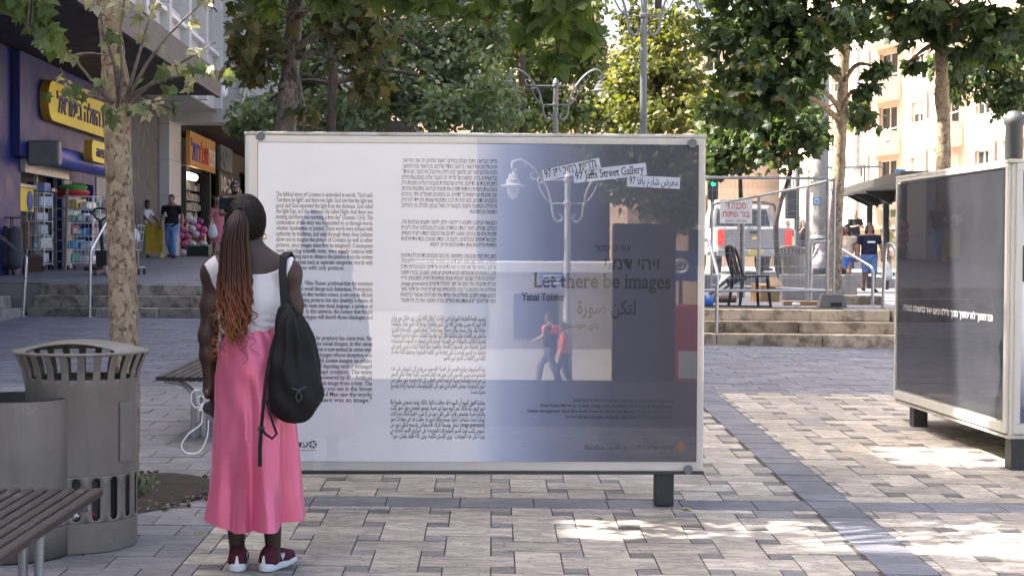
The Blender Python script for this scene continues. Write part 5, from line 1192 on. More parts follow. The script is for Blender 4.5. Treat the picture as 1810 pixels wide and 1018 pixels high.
t = prop('cardboard_box', 'dark opened cardboard box on the pavement below the narrow cart', 'box', 58, 478, 29.3, zl); mb = MB(); mb.box((0, 0, .16), (.3, .3, .3), .5, .2); mb.build('carton', M('dark cardboard', (.12, .065, .04), .85), t)
t = prop('goods_bag', 'clear bag of yellow goods heaped on the boxes at left edge', 'bag', 10, 385, 28.8); mb = MB(); mb.blob((0, 0, 0), (.22, .2, .15), 8, .08); mb.build('bag', M('yellow goods in bag', (.45, .33, .12), .35, 0, .5, 14), t, smooth=60)
t = prop('goods_bag', 'blue wrapped bag on the narrow cage cart shelf', 'bag', 37, 355, 29.4); mb = MB(); mb.blob((0, 0, 0), (.14, .16, .11), 8, .1); mb.build('bag', M('light blue wrap', (.12, .35, .6), .35, 0, .4, 14), t, smooth=60)
for i, (px, lab, c) in enumerate(((6, 'black wheeled shopping bag by the handrail, leftmost', (.03, .03, .035)), (26, 'dark grey wheeled shopping bag beside the black one', (.09, .09, .1)))):
    t = prop('shopping_bag', lab, 'shopping bag', px, 493, 27.2, zl); q = Body(); q.cap((0, 0, .25), (0, .03, .75), .15, .13, .03, .8); body_obj('bag', q.mesh(.02), SH(c, .7), t)
    mb = MB(); mb.tube(curve([(-.12, .14, .1), (-.12, .16, .95), (-.08, .1, 1.02), (.08, .1, 1.02), (.12, .16, .95), (.12, .14, .1)]), .012, 6); mb.build('handle', MT['dark'], t, smooth=50)
    for s in (-1, 1): mb = MB(); mb.tube([(s * .13, .1, .08), (s * .17, .1, .08)], .08, 14); mb.build('wheel', MT['rubber'], t, smooth=40)
# pallet truck
t = prop('pallet_truck', 'black hand pallet truck parked beside the tree trunk', 'pallet truck', 178, 492, 27.4, zl); mb = MB(); mb.tube(curve([(.02, .1, .25), (.0, .05, .7), (-.01, .02, 1.0)]), .035, 8); mb.tube(curve([(-.01, .02, .98), (-.11, .0, 1.06), (-.12, .0, 1.17), (0, .0, 1.2), (.12, .0, 1.17), (.11, .0, 1.06), (.0, .02, .98)]), .018, 8); mb.build('handle', MT['black'], t, smooth=50)
mb = MB(); mb.box((.0, .12, .28), (.2, .16, .34)); mb.loft([[(-.16, .1, .14), (.16, .1, .14), (.16, .1, .2), (-.16, .1, .2)], [(-.28, -.1, .08), (-.05, -.1, .08), (-.05, -.1, .14), (-.28, -.1, .14)]], True, True); mb.build('pump', MT['black'], t, bevel=.01)
for s in (-1, 1): mb = MB(); mb.tube([(s * .06, .02, .09), (s * .12, .02, .09)], .09, 16); mb.build('wheel', MT['galv'], t, smooth=40)
for s in (-1, 1): mb = MB(); mb.mm(s * .18 - .06, s * .18 + .06, .2, 1.25, .06, .12); mb.build('fork', MT['red'], t)
# shopping trolley behind the trunk
t = prop('shopping_trolley', 'wire shopping trolley holding a white bundle, half behind the trunk', 'shopping trolley', 232, 490, 27.8, zl); mb = MB(); W = .16
for z, q in ((.45, .8), (.62, .9), (.78, 1), (.9, 1.05)):
    mb.tube([(-W * q, -.2 * q, z), (W * q, -.2 * q, z), (W * q, .3 * q, z), (-W * q, .3 * q, z), (-W * q, -.2 * q, z)], .008, 5)
for k in range(7): x = -W + W * k / 3; [mb.tube([(x * .8, y * .8, .45), (x * 1.05, y * 1.05, .9)], .005, 4) for y in (-.2, .3)]
mb.tube([(W, -.15, .45), (W, -.1, .12)], .012, 6); mb.tube([(-W, -.15, .45), (-W, -.1, .12)], .012, 6); mb.tube([(-W, -.1, .14), (W, -.1, .14)], .012, 6); mb.tube([(W, -.1, .14), (W, .35, .14)], .012, 6); mb.build('wire_basket', MT['galv'], t)
for x in (-W, W):
    for y in (-.1, .33): mb = MB(); mb.tube([(x - .015, y, .055), (x + .015, y, .055)], .055, 12); mb.build('castor', MT['rubber'], t, smooth=40)
o = prop('goods_bag', 'white bundle lying in the shopping trolley behind the trunk', 'bag', 233, 418, 27.9); mb = MB(); mb.blob((0, 0, 0), (.14, .2, .16), 8, .05); mb.build('bag', M('white bundle', (.6, .63, .68), .5), o, smooth=60)
# yellow plastic barrier held by the man in white
p = P(270, 456, 42.8); t = thing('barrier', 'yellow plastic crowd barrier standing beside the man in white', 'barrier', (p.x, 42.8, zl(p.x, 42.8)), .1); mb = MB(); W = .29; yl = M('yellow plastic', (.62, .45, .04), .45)
mb.loft([[(-W, y, .14), (W, y, .14), (W * 1.02, y, .75), (W * .85, y, .98), (-W * .85, y, .98), (-W * 1.02, y, .75)] for y in (.0, .02)], True, True)
for k in range(8): x = -W * .85 + W * 1.7 * k / 7; mb.box((x, -.012, .55), (.026, .03, .72))
for z in (.16, .32, .93): mb.box((0, -.014, z), (W * 1.9, .036, .05))
mb.build('panel', yl, t)
for s in (-1, 1): mb = MB(); mb.loft([[(s * .24 - .03, -.24, 0), (s * .24 + .03, -.24, 0), (s * .24 + .03, .24, 0), (s * .24 - .03, .24, 0)], [(s * .24 - .02, -.03, .16), (s * .24 + .02, -.03, .16), (s * .24 + .02, .05, .16), (s * .24 - .02, .05, .16)]], True, True); mb.build('foot', yl, t)
# pink and white ball packs and the crate by the shop
random.seed(5); pk = [M('pink ball', (.45, .08, .2), .4, 0, .5, 14), M('white ball', (.5, .46, .48), .4, 0, .4, 14), M('plum ball', (.12, .03, .12), .4)]
for i in range(20):
    col_ = i % 4; row = i // 4; px, py, Y = 322 + col_ * 11 + (row % 2) * 4 + random.uniform(-3, 3), 445 - row * 14 + random.uniform(-3, 3), 46.4 + .12 * col_
    t = prop('toy_ball', 'pink, white and plum net-packed balls stacked by the orange-signed shop', 'ball', px, py, Y, None, 0, 'stacked toy balls'); mb = MB(); mb.blob((0, 0, 0), .125, 7); mb.build('ball', pk[random.choice((0, 0, 1, 1, 2))], t, smooth=60)
t = prop('crate', 'black crate of wrapped greens on the pavement by the arcade', 'crate', 352, 455, 45.6, zl); mb = MB(); mb.mm(-.32, .32, -.2, .2, .0, .04); [mb.mm(a, b_, c, d_, .04, .3) for a, b_, c, d_ in ((-.32, .32, -.2, -.18), (-.32, .32, .18, .2), (-.32, -.3, -.18, .18), (.3, .32, -.18, .18))]; mb.build('crate_shell', M('dark green crate', (.015, .03, .025), .5), t)
mb = MB(); [mb.blob((random.uniform(-.24, .24), random.uniform(-.12, .12), .3), (.1, .09, .06), 5, .2) for _ in range(9)]; stuff(mb.build('greens', M('wrapped greens', (.2, .25, .18), .4, 0, .5, 12), t, smooth=60))
t = prop('striped_bag', 'black and yellow striped bag standing behind the crate', 'bag', 352, 420, 47.5); mb = MB(); mb.box((0, 0, -.1), (.4, .25, .45)); mb.build('bag', M('yellow bag', (.6, .45, .05), .5), t, bevel=.03)
mb = MB(); [mb.box((-.16 + .08 * k, -.128, -.1), (.03, .012, .4), 0, 0, .15) for k in range(5)]; mb.build('stripes', MT['black'], t)
# people on the left
def feet(px, Y, f): p = P(px, 450, Y); return (p.x, Y, f(p.x, Y))
pn, ro = person('man in white shirt bending over the yellow barrier', 'man', feet(250, 42.9, zl), -PI / 2 - .5, 1.68, 1., 'olive', (((-.24, .22, 1.2), (-.2, .42, 1.05)), ((.22, .25, 1.2), (.16, .45, 1.02))), None, ((.6, .62, .68),), ('trousers', (.015, .015, .018)), lean=.3)
pn, ro = person('heavy man in black t-shirt and blue jeans walking towards the plaza', 'man', feet(304, 42.4, zl), PI - .25, 1.76, 1.22, 'tan', (((-.31, .0, 1.15), (-.33, .06, .9)), ((.31, .0, 1.15), (.3, .1, .92))), (((-.11, .1, .5), (-.12, .1, .09)), ((.1, .02, .5), (.1, -.15, .12))), ((.012, .012, .014), .86), ('trousers', (.16, .27, .5)), ('short', (.03, .025, .02)))
mb = MB(); mb.box((.1, .175, 1.2), (.05, .02, .13), 0, 0, .3); mb.build('white_shirt_print', MT['white'], pn)
pn, ro = person('woman in pink patterned dress and grey head wrap walking away', 'woman', feet(386, 44.5, zl), .5, 1.68, 1.05, 'olive', None, (((-.09, .08, .5), (-.1, .1, .09)), ((.09, .0, .5), (.1, -.12, .12))), None, None, ('wrap', (.2, .2, .22)), dress=((.42, .13, .16), .42, .25), shoes=(.3, .27, .24))
t = thing('carrier_bag', 'white carrier bag held by the woman in the pink dress', 'bag', feet(376, 44.3, zl)); q = Body(); q.cap((0, 0, .68), (0, 0, .85), .15, .11, .03, .6); body_obj('bag', q.mesh(.02), SH((.6, .6, .62), .5), t); mb = MB(); mb.tube([(-.05, 0, .93), (0, 0, 1.12), (.05, 0, .93)], .012, 6); mb.build('handle', MT['white'], t)
pn, ro = person('man in black t-shirt and glasses looking down behind the woman', 'man', feet(414, 27, zl), PI + .35, 1.70, 1.05, 'olive', (((-.25, .08, 1.15), (-.15, .3, 1.15)), ((.25, .08, 1.15), (.15, .3, 1.12))), None, ((.016, .016, .018),), ('trousers', (.03, .03, .04)), lean=.06, res=.01)
glasses(pn, ro)
q = Body(); q.ell(ro(0, .05, -.085), (.054, .052, .036), .02); body_obj('beard', q.mesh(.01, lambda X, Y, Z: Z - ro(0, 0, -.055)[2], .004), M('beard', (.015, .012, .01), .8), pn)
# ------------------------------------------------------------------ right: works fence, street and buildings
# unseen block added to shade the plaza, its gaps cut for blades of sun
t = thing('shade_block', 'unseen stone block added at left to shade the plaza, gapped for sun', 'building', (-7.9, 0, 0)); mb = MB()
mb.mm(-4, 0, -9, 9.1, -2, 16.5); mb.mm(-4, 0, 10.65, 11.9, -2, 16.5); mb.mm(-4, -.01, 9.1, 10.65, -2, 10.1); mb.mm(-4, -.02, 11.9, 13.1, -2, 12.9); mb.mm(-4, -.01, 13.1, 13.62, -2, 16.5); mb.build('wall', CLAD, t)
mb = MB()
for k in range(6):
    for z in (3, 6.5, 10, 13.5): y = -8 + 1.9 * k; mb.mm(.003, .05, y, y + 1.1, z, z + 1.8)
mb.build('windows', MT['glass'] if False else M('dark panes', (.05, .06, .07), .1, 0, .2, 1), t)
mb = MB(); mb.mm(-24, -14.0, 35.9, 46, -.5, 17); mb.mm(-14.0, -10.0, 36.1, 44.9, 5.62, 6.4); mb.mm(-24, -14.0, 46.6, 70, -.5, 17); mb.build('recess_shade_wall', CLADB, ob, world=True)  # unseen walls and slab added to keep sun out of the recess

def fence(label, a, b, h, base=True):
    a, b = Vector(a), Vector(b); L_ = math.hypot(b.x - a.x, b.y - a.y); t = thing('wire_fence', label, 'fence', a, math.atan2(b.y - a.y, b.x - a.x), 'temporary wire fence panels'); dz = b.z - a.z; sl_ = dz / L_
    mb = MB(); mb.tube([(0, 0, .03), (0, 0, h)], .021, 8); mb.tube([(L_, 0, .03 + dz), (L_, 0, h + dz)], .021, 8); mb.tube([(0, 0, h), (L_, 0, h + dz)], .021, 8); mb.tube([(0, 0, .22), (L_, 0, .22 + dz)], .02, 8); mb.build('tube_frame', MT['galv'], t, smooth=50)
    mb = MB(); n = int(L_ / .06)
    for k in range(1, n): x = L_ * k / n; mb.tube([(x, 0, .22 + sl_ * x), (x, 0, h + sl_ * x)], .0016, 4, False)
    for k in range(1, 9): z = .22 + (h - .22) * k / 9; mb.tube([(0, 0, z), (L_, 0, z + dz)], .0016, 4, False)
    mb.build('wire_mesh', MT['galv'], t)
    return t
def at(px, Y, f=zr): p = P(px, 440, Y); return Vector((p.x, Y, f(p.x, Y)))
fence('front wire fence panel along the top of the right steps', at(1196, 20.75), at(1462, 20.75), 1.75)
fence('wire fence panel running back from the concrete block', at(1474, 20.95), at(1428, 22.6), 1.75)
fence('wire fence panel beside the danger sign', at(1426, 22.7), at(1342, 25.6), 1.75)
fence('farthest wire fence panel, in front of the white pickup', at(1340, 25.7), at(1258, 29.0), 1.75)
p = at(1470, 20.8); t = thing('concrete_block', 'trapezoid concrete foot holding the wire fence post', 'concrete block', p); mb = MB(); mb.loft([[(-.18, -.13, 0), (.2, -.13, 0), (.2, .13, 0), (-.18, .13, 0)], [(-.13, -.09, .18), (.15, -.09, .18), (.15, .09, .18), (-.13, .09, .18)]], True, True); mb.build('block', M('grey fence foot', (.17, .165, .15), .9, 0, .15, 8, .2, 60), t, bevel=.015)
mb = MB(); mb.mm(-.03, .12, -.132, -.125, .02, .07); mb.build('slot', MT['black'], t)
# plastic chair
p = at(1327, 21.0); t = thing('plastic_chair', 'black plastic chair standing behind the front fence panel', 'chair', p, -PI / 2 + .25)
mb = MB(); mb.loft([[(-.21, .2, .41), (.21, .2, .41), (.19, -.2, .4), (-.19, -.2, .4)], [(-.21, .2, .435), (.21, .2, .435), (.19, -.2, .425), (-.19, -.2, .425)]], True, True); mb.build('seat', MT['black'], t, bevel=.012)
for x, y, dx, dy in ((-.18, .17, -.03, .04), (.18, .17, .03, .04), (-.17, -.18, -.03, -.06), (.17, -.18, .03, -.06)): mb = MB(); mb.tube([(x, y, .41), (x + dx, y + dy, 0)], [.028, .02], 8); mb.build('leg', MT['black'], t, smooth=50)
mb = MB(); mb.tube(curve([(-.19, -.19, .42), (-.2, -.25, .62), (-.16, -.3, .79), (0, -.31, .83), (.16, -.3, .79), (.2, -.25, .62), (.19, -.19, .42)]), .02, 8)
for x in (-.1, -.035, .035, .1): mb.tube([(x, -.2, .43), (x, -.26, .62), (x, -.305, .81)], .013, 6)
mb.build('backrest', MT['black'], t, smooth=50)
# danger sign
p = P(1301, 374, 28); g_ = zr(p.x, 28); t = thing('danger_sign', 'white danger sign with red Hebrew letters on two poles', 'warning sign', (p.x, 28, g_), .12); c = p.z - g_
mb = MB(); mb.mm(-.30, .30, -.01, .01, c - .22, c + .22); mb.build('sign_plate', MT['white'], t)
mb = MB(); letter(mb, he('סכנה') + '', .17, (.05, -.013, c + .05), (1, 0, 0), (0, 0, 1), 'C', .27, .02); letter(mb, '!', .17, (-.14, -.013, c + .05), (1, 0, 0), (0, 0, 1), 'C', None, .02); letter(mb, he('בור פתוח'), .16, (0, -.013, c - .10), (1, 0, 0), (0, 0, 1), 'C', .5, .018); mb.build('red_lettering', M('red print', (.5, .02, .05), .5), t)
mb = MB(); letter(mb, he('אחים חסון'), .06, (0, -.013, c - .19), (1, 0, 0), (0, 0, 1), 'C', .38, .01); mb.build('black_lettering', MT['ink'], t)
mb = MB(); mb.tube([(.06, .03, 0), (.06, .03, c + .1)], .02, 8); mb.tube([(.17, .03, 0), (.15, .03, c + .1)], .02, 8); mb.build('pole', MT['galv'], t)
# second litter bin
p = at(1398, 29.6); c = copy_tree(lbin); c.location = p; c['label'] = 'olive grey slatted litter bin behind the fence by the fallen cardboard'; c.scale = (1.0, 1.0, 1.0)
# pickup truck seen from behind
def wheel(t, x, y, z, r, w_=.2, ax='X'):
    o = bpy.data.objects.new('wheel', None); COL.objects.link(o); o.parent = t; o.location = (x, y, z); prof = [(r * .62, -w_ / 2), (r * .92, -w_ / 2), (r, -w_ * .32), (r, w_ * .32), (r * .92, w_ / 2), (r * .62, w_ / 2), (r * .6, 0), (r * .62, -w_ / 2)]
    mb = MB(); mb.lathe(prof, n=28); mb.v = [(zz, yy, xx) for xx, yy, zz in mb.v]; mb.build('tyre', MT['rubber'], o, smooth=40)
    mb = MB(); mb.lathe([(r * .62, -w_ * .4), (r * .5, -w_ * .3), (r * .5, w_ * .3), (r * .62, w_ * .4)], n=24)
    for k in range(5):
        a = TAU * k / 5; 
        for s in (-1, 1): mb.box((math.cos(a) * r * .33, math.sin(a) * r * .33, s * w_ * .36), (r * .5, r * .12, .02), a)
    mb.tube([(0, 0, -w_ * .4), (0, 0, w_ * .4)], r * .14, 12); mb.v = [(zz, yy, xx) for xx, yy, zz in mb.v]; mb.build('rim', MT['steel'], o, smooth=40)
    return o
carp = M('white car paint', (.33, .33, .33), .25, 0, .04, 2, spec=.6); glassd = M('dark car glass', (.02, .025, .03), .08, 0, .1, 2)
p = at(1334, 37.0); p.z += .42; mb = MB(); mb.mm(p.x - 1.6, p.x + 1.7, 36.2, 44, .2, p.z - .004); struct(mb.build('pavement_island.002', PV[3], bevel=.03)); t = thing('pickup_truck', 'white pickup truck seen from behind with lit red tail lights', 'pickup truck', p)
mb = MB(); mb.mm(-.9, .9, 0, 1.9, .52, 1.14); mb.mm(-.9, .9, 1.9, 5.1, .45, 1.08); mb.build('body', carp, t, bevel=.05)
mb = MB(); mb.loft([[(-.86, 1.95, 1.08), (.86, 1.95, 1.08), (.86, 3.9, 1.08), (-.86, 3.9, 1.08)], [(-.72, 2.15, 1.72), (.72, 2.15, 1.72), (.72, 3.2, 1.72), (-.72, 3.2, 1.72)]], True, True); mb.build('cab', carp, t, bevel=.06)
mb = MB(); mb.loft([[(-.70, 1.985, 1.2), (.70, 1.985, 1.2), (.70, 2.02, 1.2), (-.7, 2.02, 1.2)], [(-.62, 2.095, 1.62), (.62, 2.095, 1.62), (.62, 2.14, 1.62), (-.62, 2.14, 1.62)]], True, True); mb.build('rear_window', glassd, t)
mb = MB(); mb.mm(-.72, .72, -.025, 0, .62, 1.1); tg = mb.build('tailgate', carp, t, bevel=.02); mb = MB(); mb.mm(-.13, .13, -.05, -.026, .98, 1.05); mb.build('handle', MT['black'], tg); mb = MB(); mb.loft([[(x, y, z) for x, z in ((-.1, .86), (-.04, .84), (.04, .84), (.1, .86), (.1, .88), (.04, .9), (-.04, .9), (-.1, .88))] for y in (-.04, -.026)], True, True); mb.build('emblem', MT['gold'], tg)
mb = MB(); mb.mm(-.92, .92, -.16, 0, .44, .60); mb.build('bumper', MT['galv'], t, bevel=.02); mb = MB(); mb.mm(-.16, .16, -.18, -.162, .47, .58); mb.build('number_plate', MT['yellow'], t)
for s in (-1, 1): mb = MB(); mb.mm(s * .82 - .08, s * .82 + .08, -.03, .05, .70, 1.08); mb.build('tail_light', emit('lit tail light', (1, .03, .015), .3), t, bevel=.02)
mb = MB(); mb.tube(curve([(-.85, 1.75, 1.1), (-.8, 1.8, 1.6), (-.6, 1.85, 1.78), (.6, 1.85, 1.78), (.8, 1.8, 1.6), (.85, 1.75, 1.1)]), .035, 8); mb.build('roll_bar', MT['black'], t, smooth=50)
for x in (-.8, .8):
    for y in (1.0, 4.1): wheel(t, x, y, .36, .36)
# grey car behind the two women
p = at(1558, 63); t = thing('parked_car', 'grey car half hidden behind the two walking women', 'car', p, 0); cp = M('silver car paint', (.3, .31, .33), .22, .5, .05, 2)
prof = [(-2.1, .35), (-2.15, .62), (-1.95, .85), (-1.1, .95), (-.55, 1.42), (.9, 1.46), (1.6, 1.05), (2.1, .98), (2.15, .4), (1.5, .28), (-1.6, .28)]
mb = MB(); mb.loft([[(x * q, y, .28 + (z - .28) * (.97 if abs(y) > .8 else 1)) for x, z in prof] for y, q in ((-.88, .96), (-.8, 1), (.8, 1), (.88, .96))], True, True); mb.build('body', cp, t, smooth=35)
mb = MB(); mb.loft([[(x, y, z) for x, z in ((-.95, .97), (-.5, 1.36), (.8, 1.40), (1.35, 1.02))] for y in (-.885, -.865)], True, True); mb.build('side_window', glassd, t)
for x in (-1.35, 1.35):
    for y in (-.78, .78): o = wheel(t, x, y, .34, .34); o.rotation_euler = (0, 0, PI / 2)
# people on the right
pn, ro = person('young woman in cream t-shirt and blue denim skirt walking on the street', 'woman', at(1497, 37.6), PI - .5, 1.66, 1.02, 'tan', (((-.24, .02, 1.15), (-.25, .06, .9)), ((.24, .0, 1.15), (.25, .05, .9))), (((-.10, .14, .5), (-.10, .2, .09)), ((.09, -.04, .5), (.09, -.16, .14))), ((.62, .53, .42),), ('skirt', (.05, .15, .45), .60, .2), ('long', (.02, .013, .01)), res=.011, sleeves=.35)
pn, ro = person('woman in navy t-shirt, denim shorts and sunglasses walking on the street', 'woman', at(1536, 37.2), PI + .1, 1.68, 1.25, 'tan', (((-.31, .04, 1.15), (-.32, .1, .9)), ((.3, .0, 1.15), (.31, .05, .9))), (((-.10, .1, .5), (-.10, .12, .09)), ((.10, .02, .5), (.10, -.12, .12))), ((.015, .018, .04), .82), ('shorts', (.10, .18, .36), .5), ('long', (.03, .015, .01)), res=.011, sleeves=.55)
glasses(pn, ro); mb = MB(); mb.box((0, .178, 1.27), (.2, .012, .045)); mb.build('shirt_print', MT['whiteink'], pn)
p = at(1570, 37.0); t = thing('carrier_bag', 'white carrier bag carried by the woman in navy', 'bag', p); q = Body(); q.cap((-.02, 0, .42), (-.03, 0, .62), .14, .09, .03, .6); q.cap((-.03, 0, .62), (-.06, 0, .84), .06, .02, .05); body_obj('bag', q.mesh(.016), SH((.66, .66, .66), .5), t)
mb = MB(); mb.mm(6.6, 13, 47, 60, 0, .98); struct(mb.build('pavement_island', PV[3], bevel=.03))
isl = lambda x, y: .982
pn, ro = person('woman in black top and pale pink skirt raising a hand to her face', 'woman', at(1418, 51, isl), PI + .2, 1.66, 1., 'fair', (((-.25, .02, 1.15), (-.26, .08, .9)), ((.24, .1, 1.15), (.1, .22, 1.42))), None, ((.015, .015, .017),), ('skirt', (.55, .38, .36), .5, .19), ('long', (.025, .015, .01)), res=.014, sleeves=.1)
t = thing('handbag', 'small black shoulder bag at the hip of the woman in pink skirt', 'bag', at(1416, 50.75, isl)); mb = MB(); mb.box((0, 0, .86), (.3, .1, .2)); mb.build('bag', MT['black'], t, bevel=.03); mb = MB(); mb.tube(curve([(-.13, 0, .95), (.0, .02, 1.2), (.14, .05, 1.45)]), .012, 6); mb.build('bag_strap', MT['black'], t)
pn, ro = person('woman in long green dress standing behind the fence', 'woman', at(1391, 49.5, isl), PI + .6, 1.62, 1.05, 'fair', (((-.25, .1, 1.15), (-.1, .28, 1.15)), ((.24, .1, 1.15), (.12, .3, 1.15))), None, None, None, ('short', (.14, .05, .03)), dress=((.14, .18, .12), .2, .22), res=.014)
pn, ro = person('man in white shirt standing behind the leaning sapling', 'man', at(1354, 48.5, isl), PI + .9, 1.74, 1.05, 'tan', (((-.25, .1, 1.15), (-.12, .3, 1.1)), ((.25, .1, 1.15), (.15, .3, 1.08))), None, ((.55, .54, .56),), ('trousers', (.03, .03, .04)), ('short', (.2, .19, .18)), res=.014)
pn, ro = person('guard in black shirt and red cap behind the walking women', 'man', at(1511, 54, isl) if False else at(1511, 54), PI, 1.78, 1., 'tan', (((-.25, .1, 1.15), (-.08, .24, 1.2)), ((.25, .1, 1.15), (.1, .25, 1.18))), None, ((.015, .015, .018),), ('trousers', (.02, .025, .05)), ('short', (.3, .05, .04)), res=.016); pn.location.z += .9
mb = MB(); x_, y_, z_ = pn.location; mb.mm(x_ - .5, x_ + .5, y_ - .4, y_ + .5, .2, z_); struct(mb.build('pavement_island.001', PV[3], bevel=.02))
p = at(1450, 26.4); t = thing('stone_bench', 'low dark stone seat under the seated man in grey', 'bench', p); mb = MB(); mb.mm(-.7, .6, -.22, .22, 0, .44); mb.build('block', MT['concrete'], t, bevel=.02)
pn, ro = person('man in grey shirt sitting hunched on a stone seat behind the fence', 'man', (p.x - .08, p.y + .02, p.z - .39), -PI / 2 + .3, 1.72, 1.1, 'tan', (((-.26, .2, 1.12), (-.16, .42, 1.0)), ((.26, .2, 1.12), (.16, .42, .98))), (((-.12, .42, .93), (-.13, .44, .5)), ((.12, .42, .93), (.13, .44, .5))), ((.34, .32, .34),), ('trousers', (.04, .04, .05), .5), ('short', (.1, .08, .07)), lean=.42)
# odds and ends inside the works fence
random.seed(9)
p = at(1425, 21.9); t = thing('timber_plank', 'long timber beam on the paving behind the fence', 'timber', p); mb = MB(); mb.mm(-.32, .32, -.06, .06, 0, .06); mb.build('beam', M('raw timber', (.33, .2, .1), .8, 0, .2, 9), t, bevel=.006)
p = at(1517, 22.6); t = thing('kerb_stone', 'tan kerb stone lying by the bent handrail', 'kerb stone', p, -.12); mb = MB(); mb.mm(-.33, .33, -.12, .12, 0, .14); mb.build('stone', STEPR, t, bevel=.015)
for px, py, r_, lab in ((1268, 494, .05, 'rusty pipe lying behind the fence, upper of two'), (1276, 500, .06, 'rusty pipe lying behind the fence, lower of two')):
    p = at(px, 24.3 - (py - 494) * .1); t = thing('pipe', lab, 'pipe', (p.x, p.y, p.z + r_)); mb = MB(); mb.tube([(-.4, .05, 0), (.22, -.02, 0)], r_, 14); mb.build('tube', M('rusty pipe', (.12, .085, .07), .7, .2, .3, 9), t, smooth=40); mb = MB(); mb.tube([(.2, -.02, 0), (.225, -.02, 0)], r_ * .8, 14); mb.build('bore', MT['black'], t)
p = at(1353, 24.6); t = thing('cardboard_box', 'torn cardboard box behind the black plastic chair', 'box', p, .4); mb = MB(); mb.box((0, 0, .14), (.36, .3, .28), 0, .08); mb.build('carton', M('torn cardboard', (.36, .24, .12), .85, 0, .2, 8), t); mb = MB(); mb.box((.1, -.1, .32), (.3, .2, .012), .3, .8); mb.build('flap', M('cardboard flap', (.4, .27, .14), .85), t)
p = at(1253, 20.75); t = thing('rubbish_bag', 'crumpled blue bag at the edge of the board on steps', 'bag', p); mb = MB(); mb.blob((0, -.05, .08), (.07, .08, .09), 7, .15); mb.build('bag', M('blue plastic', (.03, .16, .5), .4, 0, .3, 12), t)
p = at(1283, 25.5); t = thing('rubbish_bag', 'white plastic bag below the danger sign', 'bag', p); mb = MB(); mb.blob((0, 0, .25), (.12, .12, .2), 7, .15); mb.build('bag', MT['white'], t, smooth=50)
p = at(1300, 20.5); t = thing('hose', 'black hose lying along the edge above the right steps', 'hose', p); mb = MB(); mb.tube(curve([(-.5, 0, .015), (-.1, .03, .015), (.25, -.01, .015), (.5, .02, .015)]), .013, 6); mb.build('tube', MT['rubber'], t, smooth=60)
p = at(1408, 20.9); t = thing('crushed_cup', 'crushed white cup on the paving behind the fence', 'cup', p); mb = MB(); mb.blob((0, 0, .035), (.06, .04, .035), 6, .15); mb.build('cup', MT['white'], t)
t = thing('bicycle_frame', 'dark wrecked bicycle frame leaning by the black plastic chair', 'trolley', at(1300, 24.0), .2); mb = MB(); mb.tube([(-.5, 0, .05), (-.1, 0, .38), (.1, 0, .42)], .025, 6); mb.tube([(-.4, .1, .05), (.0, .1, .3)], .02, 6); mb.build('tubes', MT['dark'], t); mb = MB(); mb.box((.02, 0, .36), (.3, .16, .1), 0, 0, -.3); mb.build('saddle', M('dark blue cloth', (.03, .04, .09), .8), t, bevel=.02)  # wrecked bicycle frame: bent tubes and a saddle
# columns, signals, shelter
p = at(1449, 39); t = thing('concrete_column', 'thick grey column with a round blue sticker behind the fence', 'column', p); mb = MB(); mb.lathe([(.2, 0), (.2, 7), (.18, 7.2), (0, 7.2)], n=24); mb.build('shaft', MT['concrete'], t, smooth=40); mb = MB(); mb.lathe([(.27, 0), (.27, 1.3), (.29, 1.34), (.22, 1.42)], n=24); mb.build('plinth', MT['lampgrey'], t, smooth=40)
c = P(1443, 356, 38.8); mb = MB(); mb.box((c.x - p.x, -.215, c.z - p.z), (.2, .012, .2)); st1 = mb.build('sticker', M('sky blue sticker', (.05, .25, .5), .5), t); mb = MB(); mb.torus((c.x - p.x, -.223, c.z - p.z), .055, .014, 20, 6, 'Y'); mb.build('ring_mark', MT['whiteink'], st1)
p = at(1408, 42); t = thing('traffic_signal', 'black traffic signal seen from behind on a grey pole', 'traffic light', p); mb = MB(); mb.tube([(0, 0, 0), (0, 0, 3.6)], .075, 12); mb.build('pole', MT['lampgrey'], t, smooth=40); z = P(1398, 360, 42).z - p.z; mb = MB(); mb.mm(-.32, -.04, -.12, .12, z - .42, z + .42); mb.build('signal_head', MT['black'], t, bevel=.03)
p = at(1259, 44); t = thing('traffic_signal', 'small traffic signal with lit green lamp at the board edge', 'traffic light', p); mb = MB(); mb.tube([(0, 0, 0), (0, 0, 3.0)], .06, 12); mb.build('pole', MT['lampgrey'], t); z = P(1259, 332, 44).z - p.z; mb = MB(); mb.mm(-.15, .15, -.1, .1, z - .35, z + .35); hd_ = mb.build('signal_head', MT['black'], t, bevel=.03); mb = MB(); mb.tube([(0, -.1, z + .1), (0, -.125, z + .1)], .065, 16); mb.build('green_lamp', emit('green lamp', (.02, 1, .45), .3), hd_)
a, b = P(1514, 341, 46), P(1640, 297, 35); t = thing('bus_shelter', 'dark-roofed glazed bus shelter left of the light box', 'bus shelter', (a.x, 46, zr(a.x, 46)), math.atan2(b.y - a.y, b.x - a.x)); Ls = math.hypot(b.x - a.x, b.y - a.y); z = a.z - zr(a.x, 46)
mb = MB(); mb.mm(-.3, Ls, -.6, 1.1, z - .12, z + .1); mb.build('roof', MT['dark'], t, bevel=.02); mb = MB(); mb.mm(.05, Ls, .3, .42, z - .42, z - .12); mb.build('beam', MT['dark'], t)
for x in (.25, 3.2, 6.4): mb = MB(); mb.mm(x - .08, x + .08, .28, .44, -.1, z - .42); mb.build('post', MT['dark'], t)
